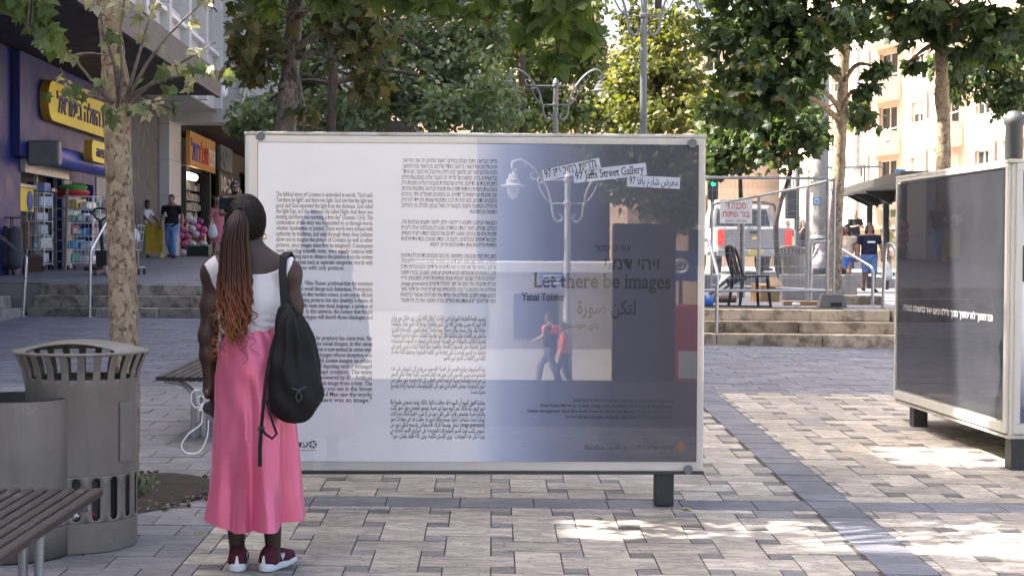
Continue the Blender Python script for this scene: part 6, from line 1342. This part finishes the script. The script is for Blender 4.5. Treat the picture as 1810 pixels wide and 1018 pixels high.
for x in (1.0, 2.2, 4.5): mb = MB(); mb.loft([[(x, .3, z - .5), (x + .04, .3, z - .5), (x + .04, .3, z - .12), (x, .3, z - .12)], [(x, -.4, z - .16), (x + .04, -.4, z - .16), (x + .04, -.4, z - .12), (x, -.4, z - .12)]], True, True); mb.build('bracket', MT['dark'], t)
for x0, x1 in ((.38, 3.1), (3.32, 6.3)):
    mb = MB(); mb.mm(x0, x1, .35, .362, .45, z - .45); mb.build('glass_panel', glassmat('shelter glass', 1.6, (.72, .85, .8)), t)
mb = MB(); mb.mm(.3, 6.4, .33, .39, .38, .45); mb.build('glass_rail', MT['galv'], t)
p = P(1591, 307, 36); t = thing('bus_stop_sign', 'small blue bus stop sign above the corner of the light box', 'sign', (p.x, 36, zr(p.x, 36))); zz = p.z - zr(p.x, 36); mb = MB(); mb.tube([(.08, .03, 0), (.08, .03, zz + .1)], .03, 8); mb.build('pole', MT['galv'], t); mb = MB(); mb.mm(-.12, .12, -.012, .012, zz - .1, zz + .1); sp_ = mb.build('sign_plate', M('bus sign blue', (.03, .25, .6), .4), t); mb = MB(); mb.mm(-.09, .05, -.016, -.0125, zz - .04, zz + .0); mb.mm(-.09, .09, -.016, -.0125, zz - .08, zz - .05); mb.build('white_marks', MT['whiteink'], sp_)
p = at(1512, 58); t = thing('camera_pole', 'cream pole carrying a white ball camera near the shelter', 'pole', p); mb = MB(); mb.tube([(0, 0, 0), (0, 0, 9)], [.16, .1], 14); mb.build('pole', M('cream pole paint', (.5, .44, .36), .5), t, smooth=40); z = P(1512, 318, 58).z - p.z; mb = MB(); mb.blob((-.05, -.3, z), (.2, .2, .22), 8); mb.build('ball_camera', MT['white'], t, smooth=50); mb = MB(); mb.tube([(-1.2, -.1, z + .45), (1.0, -.1, z + .5)], .05, 8); mb.build('cross_arm', MT['lampgrey'], t)
for (xa, ya, Ya), (xb, yb, Yb), lab in (((1460, 246, 60), (1830, 152, 45), 'cable strung in front of the pink building, lower of two'), ((1460, 150, 64), (1830, 60, 50), 'cable strung in front of the pink building, upper of two')):
    a, b = P(xa, ya, Ya), P(xb, yb, Yb); t = thing('overhead_cable', lab, 'cable', a); d_ = b - a; mb = MB(); mb.tube([d_ * q - Vector((0, 0, .25 * math.sin(PI * q))) for q in (0, .2, .4, .6, .8, 1)], .03, 5); mb.build('wire', M('pale cable', (.45, .42, .36), .5), t)
# buildings across the street
PINK = blockwall('pink limestone', (.52, .37, .27), (.38, .27, .2), .8, .42, .1); CREAM = blockwall('cream limestone', (.56, .46, .34), (.4, .33, .25), .8, .42, .08); CREAMP = M('cream render', (.6, .54, .46), .8, 0, .08, 1.5, .1, 30)
def street_building(label, O, rz, Lx, Ht, depth, bays, floors, z0, fh, mat, balconies=(), gnd=None):
    t = thing('apartment_building', label, 'building', O, rz, None); ops = []; bw = Lx / bays
    for f in range(floors):
        for b_ in range(bays):
            if (f, b_) in dict.fromkeys([q[:2] for q in balconies]): ops.append((bw * b_ + bw * .18, bw * b_ + bw * .82, z0 + f * fh + .05, z0 + f * fh + 2.3))
            else: ops.append((bw * b_ + bw * .3, bw * b_ + bw * .7, z0 + f * fh + .9, z0 + f * fh + 2.25))
    mb = MB(); facade(mb, Lx, 0, Ht, ops, .28); mb.mm(0, Lx, .3, depth, Ht - .3, Ht); mb.add([(0, 0, 0), (0, depth, 0), (0, depth, Ht), (0, 0, Ht), (Lx, 0, 0), (Lx, depth, 0), (Lx, depth, Ht), (Lx, 0, Ht)], [(0, 3, 2, 1), (4, 5, 6, 7)]); mb.build('wall', mat, t)
    mb = MB(); mb.mm(-.15, Lx + .15, -.18, .0, Ht - .35, Ht + .15); mb.build('cornice', CREAMP, t)
    for o in ops[:100]:
        mb = MB(); x0, x1, a, b_ = o; mb.mm(x0, x1, .2, .24, a, b_); w_ = mb.build('window', glassd, t)
        mb = MB(); 
        for x in (x0 + .03, (x0 + x1) / 2, x1 - .03): mb.mm(x - .035, x + .035, .14, .2, a, b_)
        mb.mm(x0, x1, .141, .2, b_ - .06, b_ - .001); sh_ = random.random()
        if sh_ < .6: mb.mm(x0 + .04, x1 - .04, .15, .19, b_ - (b_ - a) * random.uniform(.3, .75), b_ - .07)
        mb.build('shutter', CREAMP, w_)
        mb = MB(); mb.mm(x0 - .06, x1 + .06, -.07, .0, a - .1, a); mb.build('sill', CREAMP, w_)
    for f, b_, w_ in balconies:
        x0 = bw * b_ + bw * .06; x1 = bw * (b_ + w_) - bw * .06; z = z0 + f * fh; mb = MB(); mb.mm(x0, x1, -1.35, -.002, z - .2, z - .02); bl = mb.build('balcony', CREAMP, t)
        mb = MB(); mb.mm(x0, x1, -1.36, -1.24, z - .02, z + .95); mb.mm(x0, x0 + .12, -1.24, -.002, z - .02, z + .95); mb.mm(x1 - .12, x1, -1.24, -.002, z - .02, z + .95); mb.build('parapet', CREAMP, bl)
    return t
O = Vector((16.05, 92, -.6)); rzA = math.atan2(-1, .25)
bA = street_building('tall sunlit pink stone apartment building with stacked cream balconies', O, rzA, 36, 19, 9, 12, 5, 4.6, 2.75, PINK, [(f, b_, 1) for f in range(5) for b_ in (4, 6, 8, 10)])
mb = MB()
for x in (2.6, 11.5, 17.6, 23.7, 29.7): mb.tube([(x, -.08, .5), (x, -.08, 18.6)], .06, 6)
mb.build('drain_pipes', MT['lampgrey'], bA)
for i, x in enumerate((8.0, 13.6)):
    mb = MB(); mb.mm(x, x + 1.0, -.5, -.01, 4.3, 5.0); ac = mb.build('air_conditioner', MT['white'], bA, bevel=.03); mb = MB(); mb.tube([(x + .35, -.505, 4.65), (x + .35, -.53, 4.65)], .26, 20); mb.build('fan_grille', MT['galv'], ac)
mb = MB(); mb.mm(1, 23.1, -1.3, -.01, 3.3, 3.5); mb.build('shop_awning', MT['lampgrey'], bA)
for i, (x, s) in enumerate(((1.4, 'T'), (3.6, 'S'), (5.8, ''), (8.2, ''))):
    mb = MB(); mb.mm(x, x + 1.7, -.2, -.01, 3.55, 4.25 if i < 3 else 4.4); so2 = mb.build('shop_sign', M('shop panel', ((.5, .5, .5), (.45, .42, .4), (.3, .28, .27), (.6, .6, .62))[i], .5), bA)
    if s: mb = MB(); letter(mb, s, .7, (x + .85, -.215, 3.64), (1, 0, 0), (0, 0, 1), 'C', None, .04); mb.build('lettering', MT['whiteink'], so2)
O2 = Vector((12.2, 84, -.6)); bB = street_building('older greyish stone building with railed balcony beyond the pink one', (10.2, 108.4, -.6), rzA - .1, 15.8, 13, 8, 5, 3, 4.6, 3.0, blockwall('old brown limestone', (.36, .29, .23), (.25, .2, .16), .7, .4, .12), [(0, 1, 1), (1, 1, 1)])
bC = street_building('bright cream building closing the street behind the pickup', (4.5, 96, -.6), -.12, 16, 15, 8, 7, 4, 3.4, 3.0, CREAM, [])
bD = street_building('pinkish tall building glimpsed between the tree crowns', (-14, 104, -.6), .05, 20, 26, 8, 8, 7, 3.4, 3.0, PINK, [])
# ------------------------------------------------------------------ trees
def barkmat(name, a, b_, c, sc=5):
    m, nt, b = newmat(name); L = nt.links; co = N(nt, 'ShaderNodeTexCoord').outputs['Object']; mp = N(nt, 'ShaderNodeMapping'); mp.inputs['Scale'].default_value = (1, 1, .7); L.new(co, mp.inputs[0])
    f1 = ramp(nt, [(.47, 0), (.5, 1)], noise(nt, sc * 3, 4, .55, mp.outputs[0], .4)).outputs[0]; f2 = ramp(nt, [(.56, 0), (.59, 1)], noise(nt, sc * 4.3, 5, .6, mp.outputs[0], .3)).outputs[0]
    c1 = mixc(nt, f1, a, b_); c2 = mixc(nt, f2, c1, c); fine = ramp(nt, [(.3, .75), (.7, 1.15)], noise(nt, 60, 4, .6, co)).outputs[0]
    L.new(mixc(nt, 1, c2, fine, 'MULTIPLY'), b.inputs['Base Color']); b.inputs['Roughness'].default_value = .85
    bn = N(nt, 'ShaderNodeBump', i_Strength=.5, i_Distance=.01); L.new(noise(nt, sc * 4, 6, .6, mp.outputs[0]), bn.inputs['Height']); L.new(bn.outputs[0], b.inputs['Normal']); return m
PBARK = barkmat('flaking plane bark', (.42, .34, .23), (.31, .24, .155), (.15, .095, .06), 7); GBARK = barkmat('grey plane bark', (.26, .22, .19), (.18, .15, .13), (.085, .065, .055), 4)
def limb(mb, pts, r0, r1, n=8): pts = curve(pts, 5); mb.tube(pts, [r0 + (r1 - r0) * i / (len(pts) - 1) for i in range(len(pts))], n)
def tree(label, trunk, r0, r1, bark, cl, n, size, mat, tmpl='plane', clump=14, spread=.3, up=.5, droop=.5, group='trees around the plaza', shell=.5, twigs=2, drop=0):
    """trunk: world points base to top; cl: (px, py, Y, rx px, rz px, ry m)"""
    B = Vector(trunk[0]); t = thing('tree', label, 'tree', B, 0, group); mb = MB()
    tp = curve([Vector(p) - B for p in trunk], 8); m = len(tp); rs = [r0 + (r1 - r0) * i / (m - 1) for i in range(m)]; rs[0] *= 1.35; rs[1] *= 1.12
    rs = [r * random.uniform(.95, 1.05) for r in rs]; mb.tube([p + Vector((random.uniform(-1, 1), random.uniform(-1, 1), 0)) * r0 * .08 for p in tp], rs, 12); mb.build('trunk', bark, t, smooth=70)
    C = []
    for px, py, Y, rx, rz, ry in cl: p = P(px, py, Y); s = F / Y; C.append(((p.x, p.y, p.z), (rx / s, ry, rz / s)))
    lb = MB(); hi = tp[int(m * .55):]
    for c, r in C:
        q = Vector(c) - B; s_ = min(hi, key=lambda h: (h - q).length + max(0, h.z - q.z) * 1.5); d_ = q - s_
        limb(lb, [s_, s_ + d_ * .4 + Vector((0, 0, .12 * d_.length)), q] if not drop else [s_, s_ + d_ * .5 + Vector((0, 0, drop)), q + Vector((0, 0, drop * .75)), q], min(r1 * .7, .055) if not drop else .03, .01 if not drop else .004, 6)
        for _ in range(twigs):
            e = q + Vector((random.gauss(0, r[0] * .6), random.gauss(0, r[1] * .6), random.gauss(0, r[2] * .6))); limb(lb, [s_ + d_ * random.uniform(.5, .9) if not drop else q + Vector((0, 0, drop * .3)), (q + e) / 2, e], .014 if not drop else .007, .004 if not drop else .002, 5)
    lb.build('limbs', bark, t, smooth=70)
    pts = cluster_points(C, n, clump, spread, shell)
    leaves('crown', pts, size, mat, t, tmpl, up, droop, tuple(B)); return t
W = lambda px, py, Y: tuple(P(px, py, Y))
# 1. the plane tree beside the bins: trunk, whorl of thin shoots, pale dry leaves
random.seed(12); B = Vector((-2.27, 8.86, gz(-2.27, 8.86) - .03)); t = thing('tree', 'slim plane tree with flaking pale bark beside the grey bins', 'tree', B, 0, 'trees around the plaza')
tp = [B + Vector((0, 0, 0)), Vector(W(221, 740, 8.86)), Vector(W(219, 560, 8.86)), Vector(W(212, 380, 8.86)), Vector(W(208, 245, 8.86)), Vector(W(207, 180, 8.86)), Vector(W(199, 90, 8.86)), Vector(W(190, 0, 8.86)), Vector(W(182, -160, 8.86)), Vector(W(175, -500, 8.8))]
tp = curve([p - B for p in tp], 7); m = len(tp); mb = MB(); prof = []
for i, p in enumerate(tp):
    y_ = i / (m - 1); r = np.interp(y_, [0, .04, .12, .45, .56, .6, .64, .8, 1], [.12, .098, .084, .075, .078, .082, .068, .058, .04]); prof.append(r * random.uniform(.97, 1.04))
mb.tube([p + Vector((random.uniform(-1, 1), random.uniform(-1, 1), 0)) * .003 for p in tp], prof, 20); mb.build('trunk', PBARK, t, smooth=70)
mb = MB(); tips = []
def shoot(pts, r0=.013, Ys=None):
    q = [Vector(W(px, py, Y)) - B for px, py, Y in pts]; limb(mb, q, r0, .003, 6); return q
Q = [[(200, 185, 8.8), (160, 140, 8.6), (110, 80, 8.5), (70, 40, 8.5)], [(205, 182, 8.8), (165, 172, 8.7), (128, 158, 8.6), (106, 120, 8.6)], [(210, 180, 8.7), (203, 120, 8.5), (185, 60, 8.4), (170, -10, 8.4)], [(212, 182, 8.8), (208, 110, 8.6), (218, 20, 8.6), (222, -30, 8.6)], [(225, 180, 8.8), (262, 110, 8.7), (310, 50, 8.7), (365, 0, 8.6)], [(222, 178, 8.8), (245, 100, 8.8), (262, 40, 8.9), (275, 0, 9.0)], [(226, 182, 8.8), (290, 130, 8.8), (340, 100, 8.7), (382, 75, 8.7)], [(228, 170, 8.8), (280, 145, 8.7), (330, 132, 8.6), (375, 118, 8.6)], [(224, 200, 8.8), (245, 190, 8.7), (262, 182, 8.7), (300, 175, 8.6)], [(226, 205, 8.8), (242, 190, 8.7), (270, 180, 8.7), (285, 195, 8.6)], [(208, 190, 8.7), (215, 125, 8.5), (212, 60, 8.4)], [(130, 100, 8.55), (160, 95, 8.5), (200, 100, 8.4)]]
pos = []
for q in Q:
    v = shoot(q)
    for _ in range(7): a = random.uniform(.45, 1); k = min(int(a * (len(v) - 1)), len(v) - 2); u = a * (len(v) - 1) - k; pos.append(v[k].lerp(v[k + 1], u) + B + Vector((random.gauss(0, .025), random.gauss(0, .03), random.gauss(0, .025))))
mb.build('limbs', barkmat('young shoots', (.2, .16, .13), (.15, .12, .1), (.1, .08, .07)), t, smooth=70)
leaves('dry_leaves', [tuple(p) for p in pos[:66]], .072, LM['dry'], t, 'plane', .2, .9, tuple(B))
gp = [W(x, y, Y) for x, y, Y in ((145, 155, 8.5), (150, 165, 8.5), (128, 158, 8.5), (180, 188, 8.4), (190, 195, 8.4), (186, 60, 8.4), (195, 52, 8.4), (180, 140, 8.4), (222, 190, 8.3), (236, 185, 8.3), (290, 165, 8.5), (300, 178, 8.5), (312, 155, 8.5), (285, 150, 8.5), (340, 118, 8.5), (365, 122, 8.5), (375, 115, 8.5), (250, 30, 8.6), (305, 190, 8.5), (330, 125, 8.5))]
leaves('green_leaves', gp + [tuple(Vector(p) + Vector((random.gauss(0, .05), 0, random.gauss(0, .04)))) for p in gp], .088, LM['mid'], t, 'plane', .3, .9, tuple(B))
cl_ = [((-2.6, 10.0, 4.5), (.9, .6, .5)), ((-3.3, 10.4, 4.4), (1.0, .7, .5))]
leaves('crown', cluster_points(cl_, 420, 12, .3), .15, LM['plane'], t, 'plane', .5, .5, tuple(B))
# small weed at its foot
t = thing('weed_plant', 'small ragged weed growing at the foot of the plane tree', 'plant', (-2.10, 8.5, gz(-2.1, 8.5) + .02)); pts = [(-2.10 + random.gauss(0, .06), 8.5 + random.gauss(0, .06), gz(-2.1, 8.5) + random.uniform(.03, .13)) for _ in range(70)]; leaves('foliage', pts, .05, LM['grey'], t, 'oval', .5, .4, (-2.10, 8.5, gz(-2.1, 8.5) + .02)); mb = MB(); [mb.tube([(0, 0, -.02), (random.gauss(0, .05), random.gauss(0, .05), .1)], .004, 5) for _ in range(8)]; mb.build('stem', MT['brown'], t)
# litter of dry leaves
random.seed(31)
for i in range(44):
    x, y = random.choice(((random.uniform(-7, -1.6), random.uniform(15, 22.4)), (random.uniform(-2.6, 5), random.uniform(6.8, 13.5)), (random.uniform(1.8, 4.8), random.uniform(17, 19.2)), (random.uniform(-6, -2), random.uniform(24, 28))))
    z = (zl(x, y) if y > 23.7 else gz(x, y)) + .012; t = leaves('dry_leaf', [(x, y, z)], .075, LM['dry'], None, 'plane', 3.0, .1, (x, y, z)); t.location = (x, y, z); tag(t, 'dry fallen plane leaf lying on the paving', 'leaf', 'fallen leaves on the paving')
random.seed(41)
gb = lambda px, Y, f=gz: (P(px, 440, Y).x, Y, f(P(px, 440, Y).x, Y) - .05)
tree('plane tree with patchy brown bark rising behind the board, left of the thin dark trunk', [gb(500, 14), W(506, 230, 14), W(512, 130, 14), W(521, 20, 14), W(530, -150, 14)], .105, .06, GBARK, [(455, 70, 13.6, 45, 60, .5), (440, 120, 13.6, 28, 45, .4), (640, 70, 13.5, 50, 50, .5), (655, 140, 13.5, 30, 38, .4), (600, 20, 13.5, 70, 25, .5), (540, 200, 13.8, 16, 22, .2), (470, -60, 13.5, 120, 60, .9), (650, -70, 13.5, 120, 60, .9)], 1900, .115, LM['olive'], 'plane', 6, .34, .3, .9)
tree('thin dark-trunked tree with dense grey-green leaves filling the space above the board', [gb(586, 17), W(586, 230, 17), W(588, 120, 17), W(584, 0, 17)], .055, .045, MT['brown'], [(470, 205, 18, 60, 38, .8), (540, 150, 18.4, 60, 55, .8), (620, 200, 17.8, 75, 45, .8), (690, 140, 18.2, 75, 65, .9), (770, 190, 17.8, 75, 50, .8), (800, 110, 18.5, 80, 60, .9), (860, 180, 18, 60, 60, .8), (720, 60, 18.7, 90, 45, .9), (560, 70, 18.8, 70, 45, .8), (430, 215, 18, 30, 22, .5), (860, 50, 18.6, 70, 40, .8), (600, 5, 19.2, 90, 40, .9), (740, -10, 19.2, 90, 40, .9), (860, -10, 19.2, 80, 40, .9), (480, 20, 19.2, 60, 40, .8)], 24000, .09, LM['grey'], 'oval', 14, .2, .5, .6, shell=.45)
tree('green bushy tree behind the middle of the board with slim dark trunk', [gb(920, 46, zr), W(921, 235, 46), W(923, 130, 46), W(916, 10, 46)], .12, .1, MT['brown'], [(890, 190, 47, 45, 50, 1.6), (950, 170, 48, 55, 60, 1.6), (1000, 200, 47, 60, 40, 1.6), (1060, 190, 48, 55, 48, 1.6), (960, 90, 48, 70, 55, 1.8), (1040, 110, 48.5, 50, 50, 1.6), (890, 80, 47, 60, 55, 1.8), (1100, 215, 48, 40, 26, 1.4), (930, 215, 46, 60, 24, 1), (1030, 60, 48, 40, 40, 1.4), (960, 10, 48, 70, 40, 1.6), (1040, 0, 48, 40, 40, 1.4)], 13500, .2, LM['mid'], 'oval', 14, .22, .5, .6)
tree('sunlit yellow-green tree showing behind the tall lamp post', [gb(1165, 36, zr), W(1165, 240, 36), W(1160, 100, 36), W(1165, -40, 36)], .12, .08, MT['brown'], [(1110, 160, 36, 40, 60, 1.2), (1180, 60, 36.5, 55, 55, 1.3), (1140, 110, 36, 50, 50, 1.2), (1200, 140, 36, 50, 45, 1.2), (1150, 205, 35.5, 60, 30, 1.2), (1220, 200, 35.5, 40, 35, 1.2), (1120, 40, 37, 30, 40, 1), (1050, -120, 38, 130, 70, 2), (1190, -140, 38, 120, 70, 2), (1120, -240, 37, 120, 60, 2)], 13000, .15, LM['yellow'], 'plane', 12, .3, .5, .6)  # topmost three crown clusters, out of view, added to shade the street
tree('big dark plane tree whose forked trunk stands by the concrete fence foot', [gb(1475, 21.6, zr), W(1478, 400, 21.6), W(1485, 250, 21.6), W(1492, 110, 21.6), W(1500, -60, 21.6)], .105, .07, PBARK, [(1290, 50, 20.6, 60, 45, .9), (1380, 40, 20.8, 70, 45, .9), (1460, 50, 20.4, 60, 40, .9), (1320, 120, 20.2, 65, 40, .8), (1420, 110, 20.3, 50, 35, .8), (1290, 180, 20, 50, 38, .8), (1380, 165, 20, 50, 32, .7), (1540, 40, 20.6, 40, 30, .7), (1555, 120, 20.2, 25, 14, .4), (1530, 165, 20.2, 22, 18, .4), (1525, 205, 21.8, 30, 26, .5), (1350, -60, 20.6, 160, 60, 1.5), (1520, -60, 20.6, 130, 50, 1.5)], 7200, .14, LM['plane'], 'plane', 10, .3, .4, .7)
lm_ = MB(); B_ = Vector(gb(1486, 21.6, zr)); 
tree('sapling with a leaning trunk in front of the white pickup', [gb(1385, 26.5, zr), W(1372, 400, 26.5), W(1398, 300, 26.5), W(1406, 220, 26.5)], .05, .035, MT['brown'], [(1400, 215, 26, 40, 40, .6), (1370, 255, 26, 40, 40, .6), (1440, 240, 26, 28, 28, .5), (1400, 180, 26.4, 55, 40, .6), (1340, 215, 26.2, 45, 40, .6)], 2100, .15, LM['plane'], 'plane', 10, .3, .4, .7)
tree('straight sapling behind the danger sign', [gb(1312, 29.5, zr), W(1311, 400, 29.5), W(1308, 300, 29.5), W(1306, 220, 29.5)], .05, .035, MT['brown'], [(1280, 270, 29, 40, 34, .6), (1320, 250, 29, 40, 36, .6), (1290, 225, 29, 45, 36, .6), (1265, 300, 29.4, 18, 16, .3)], 2000, .15, LM['plane'], 'plane', 10, .3, .4, .7)
tree('plane tree rising behind the light box with a straight bare trunk', [gb(1668, 16.5), W(1667, 268, 16.5), W(1664, 120, 16.5), W(1666, -40, 16.5), W(1668, -200, 16.5)], .085, .065, PBARK, [(1590, 20, 16, 50, 25, .6), (1690, 50, 16, 50, 35, .6), (1640, 30, 16.2, 60, 30, .6), (1770, 30, 16, 60, 40, .7), (1730, 85, 16, 45, 28, .5), (1605, 110, 16.4, 22, 14, .3), (1600, -70, 16, 160, 50, 1.2), (1760, -70, 16, 140, 50, 1.2)], 2400, .165, LM['plane'], 'plane', 12, .28, .4, .7)
tree('dark small-leaved tree overhanging from beyond the right edge', [gb(1850, 24, zr), W(1846, 300, 24), W(1830, 120, 24), W(1815, -20, 24)], .11, .07, MT['brown'], [(1750, 140, 24, 55, 40, .7), (1700, 130, 24, 40, 30, .6), (1790, 160, 24, 40, 40, .7), (1790, 90, 24, 50, 45, .8), (1720, 95, 24, 50, 30, .7), (1680, 160, 24, 24, 20, .4), (1770, 195, 24, 22, 18, .4), (1650, 115, 24, 26, 20, .4)], 3600, .115, LM['plane'], 'oval', 12, .26, .3, .9)
# overhanging tree whose trunk stands just outside the picture on the left
tree('plane tree overhanging the plaza from the left with broad green leaves', [(-3.9, 7.2, gz(-3.9, 7.2)), (-3.85, 7.2, 1.6), (-3.75, 7.3, 3.0), (-3.6, 7.5, 4.6)], .12, .08, MT['brown'], [(30, 10, 8, 60, 40, .4), (55, 45, 7.8, 30, 25, .25), (470, -8, 9.5, 60, 22, .3), (560, 5, 9.3, 60, 18, .3), (690, -6, 9.4, 80, 24, .4), (800, 5, 9.2, 70, 22, .3), (880, 20, 9.3, 70, 30, .4), (960, 40, 9.5, 45, 36, .3), (1030, 45, 9.6, 40, 40, .3), (1010, -10, 9.4, 80, 30, .4), (985, 100, 9.5, 10, 30, .1), (700, -140, 9.4, 260, 80, 1.4), (1000, -150, 9.6, 220, 80, 1.4), (400, -140, 9.2, 220, 80, 1.4)], 1500, .15, LM['bright'], 'plane', 8, .3, .4, .8, twigs=3, drop=1.3)
# unseen tree added right of the viewer to spread shade over the plaza
tree('plane tree added for shade right of the viewer, outside the picture', [(4.6, 6.2, gz(4.6, 6.2)), (4.6, 6.2, 2.5), (4.5, 6.3, 5.0)], .12, .08, PBARK, [(2100, -500, 9, 500, 250, 1.8), (1500, -700, 10, 500, 200, 2.0), (1700, -650, 12, 400, 200, 2)], 2600, .17, LM['plane'], 'plane', 12, .25, .5, .5)
# small things in the crowns
t = thing('red_ribbon', 'red ribbon hanging in the leaves above the board', 'ribbon', P(914, 75, 20.0)); mb = MB(); mb.loft([[(-.03, y, -.14), (.02, y, -.14), (.03, y, .14), (-.02, y, .14)] for y in (0, .01)], True, True); mb.build('ribbon', M('red cloth', (.7, .05, .02), .6), t)
# ------------------------------------------------------------------ behind the viewer (seen only in the glass of the board)
def R_(px, py, D):
    v = P(px, py, D); dd = (v - BC).dot(BN); return v - BN * 2 * dd
def rz_(x, y): return zb(x, y) + .006
p = R_(1003, 392, 35); lamp_post('pale street lamp behind the viewer, mirrored in the board', (p.x, p.y, rz_(p.x, p.y)), p.z, 1.0, 0, M('pale lamp paint', (.55, .55, .54), .45))
q = R_(975, 494, 34.9); t = thing('street_sign', 'blue street name sign mirrored in the board', 'sign', (q.x, q.y, q.z), PI); mb = MB(); mb.mm(-.28, .28, -.012, .012, -.17, .17); s1 = mb.build('sign_plate', M('street sign blue', (.03, .1, .42), .4), t); mb = MB(); [mb.mm(-.2, .2, -.016, -.013, z - .02, z + .02) for z in (-.09, 0, .09)]; mb.build('white_marks', MT['whiteink'], s1); mb = MB(); mb.tube([(0, .03, 0), (-.33, .03, 0)], .02, 6); mb.build('arm', MT['lampgrey'], t)
p = R_(972, 620, 34.5); pn, ro = person('woman in orange vest and zebra-print wrap mirrored in the board', 'woman', (p.x, p.y, rz_(p.x, p.y)), PI / 2 + .3, 1.72, 1.15, 'tan', (((-.25, .2, 1.2), (-.2, .4, 1.1)), ((.25, .1, 1.2), (.2, .3, 1.1))), (((-.1, .25, .5), (-.1, .3, .09)), ((.1, -.1, .5), (.1, -.3, .14))), ((.03, .03, .035), .75), ('trousers', (.15, .16, .2)), ('short', (.03, .02, .015)))
mb = MB(); mb.lathe([(.19, 1.25), (.2, 1.42), (.12, 1.46)], n=20); mb.build('orange_vest', M('orange vest', (.85, .16, .04), .6), pn, smooth=60)
p = R_(997, 620, 34.2); pn, ro = person('boy in bright orange t-shirt mirrored in the board', 'boy', (p.x, p.y, rz_(p.x, p.y)), PI / 2 + .2, 1.5, .95, 'tan', None, (((-.1, .2, .5), (-.1, .22, .09)), ((.1, -.06, .5), (.1, -.22, .14))), ((.85, .16, .05), .8), ('trousers', (.05, .06, .1)), ('short', (.03, .02, .015)))
mb_ = blockwall('sunlit pale masonry', (.55, .5, .43), (.4, .36, .31), .8, .45, .08)
def rear_box(name, label, cat, px0, px1, pyt, D, depth, mat, extra=None):
    a, b_, c = R_(px0, pyt, D), R_(px1, pyt, D), R_(px1, 600, D); z0 = rz_(a.x, a.y); t = thing(name, label, cat, ((a.x + b_.x) / 2, a.y, z0)); W_ = abs(b_.x - a.x) / 2; mb = MB(); mb.mm(-W_, W_, -depth, 0, -.1, a.z - z0); mb.build('wall', mat, t, bevel=.02); return t, W_, a.z - z0
t, W_, h_ = rear_box('shop_building', 'low pale stone building behind the viewer', 'building', 740, 1110, 480, 48, 6, mb_); mb = MB(); mb.mm(-W_ - .2, W_ + .2, -6.1, .35, h_, h_ + .3); mb.build('parapet', MT['white'], t)
mb = MB(); [mb.mm(-W_ + .8 + 2.2 * k, -W_ + 2.2 + 2.2 * k, .002, .06, .3, h_ - .7) for k in range(int(W_ * 2 / 2.2))]; mb.build('shop_windows', glassd, t)
t, W_, h_ = rear_box('gallery_board', 'dark gallery panel behind the viewer, mirrored in the board', 'display board', 1085, 1196, 395, 21, .2, M('dark panel paint', (.03, .03, .034), .5)); 
t, W_, h_ = rear_box('newspaper_stand', 'red newspaper stand mirrored at the board edge', 'kiosk', 1192, 1242, 540, 27, .6, MT['red']); mb = MB(); mb.mm(-W_ * .7, W_ * .6, .002, .03, h_ * .2, h_ * .5); mb.build('front_page', MT['white'], t)
q = R_(1204, 470, 30); t = thing('wave_sign', 'blue sign with white wave emblem mirrored in the board', 'sign', q, PI); mb = MB(); mb.mm(-.3, .3, -.05, .05, -.3, .3); s1 = mb.build('sign_box', M('wave sign blue', (.03, .12, .5), .4), t); mb = MB(); mb.torus((.02, -.06, 0), .13, .035, 24, 6, 'Y'); mb.torus((.03, -.06, .02), .06, .02, 20, 6, 'Y'); mb.build('wave_emblem', MT['whiteink'], s1); mb = MB(); mb.tube([(0, .06, -.3), (0, .06, rz_(q.x, q.y) - q.z)], .04, 8); mb.build('pole', MT['lampgrey'], t)
t, W_, h_ = rear_box('stone_building', 'tall cream building far behind the viewer', 'building', 440, 845, 120, 75, 8, mb_); mb = MB(); mb.mm(-W_ - .2, W_ + .2, -8.1, .3, h_, h_ + .4); mb.build('cornice', MT['white'], t)
t, W_, h_ = rear_box('apartment_building', 'pinkish building behind the viewer, mirrored at the upper right of the board', 'building', 1110, 1300, 200, 62, 6, PINK); mb = MB(); [mb.mm(-W_ + .8 + 1.7 * k, -W_ + 1.7 + 1.7 * k, .002, .05, 2.5 + 2.4 * f, 4 + 2.4 * f) for k in range(int(W_ * 2 / 1.7)) for f in range(2)]; mb.build('windows', glassd, t)
def mtree(label, px, D, cl, n, size, mat):
    b_ = R_(px, 500, D); C = []; t = thing('tree', label, 'tree', (b_.x, b_.y, rz_(b_.x, b_.y)), 0, 'trees behind the viewer'); top = R_(px, 250, D).z - rz_(b_.x, b_.y)
    mb = MB(); mb.tube(curve([(0, 0, -.05), (.05, .02, top * .5), (0, 0, top)]), .13, 10); mb.build('trunk', PBARK, t, smooth=70)
    for a, c, rx, rz2, ry in cl: q = R_(a, c, D); s = F / D; C.append(((q.x, q.y, q.z), (rx / s, ry, rz2 / s)))
    leaves('crown', cluster_points(C, n, 12, .3), size, mat, t, 'plane', .5, .6, (b_.x, b_.y, rz_(b_.x, b_.y)))
mtree('tree behind the viewer, mirrored at the upper right of the board', 1165, 30, [(1150, 300, 90, 70, 1.2), (1090, 250, 80, 50, 1), (1200, 360, 50, 50, 1), (1180, 220, 100, 50, 1.4)], 2600, .17, LM['bright'])
mtree('tree behind the viewer, mirrored in the middle of the board', 1140, 40, [(1090, 230, 120, 60, 1.4), (1010, 190, 90, 50, 1.2)], 1500, .17, LM['plane'])
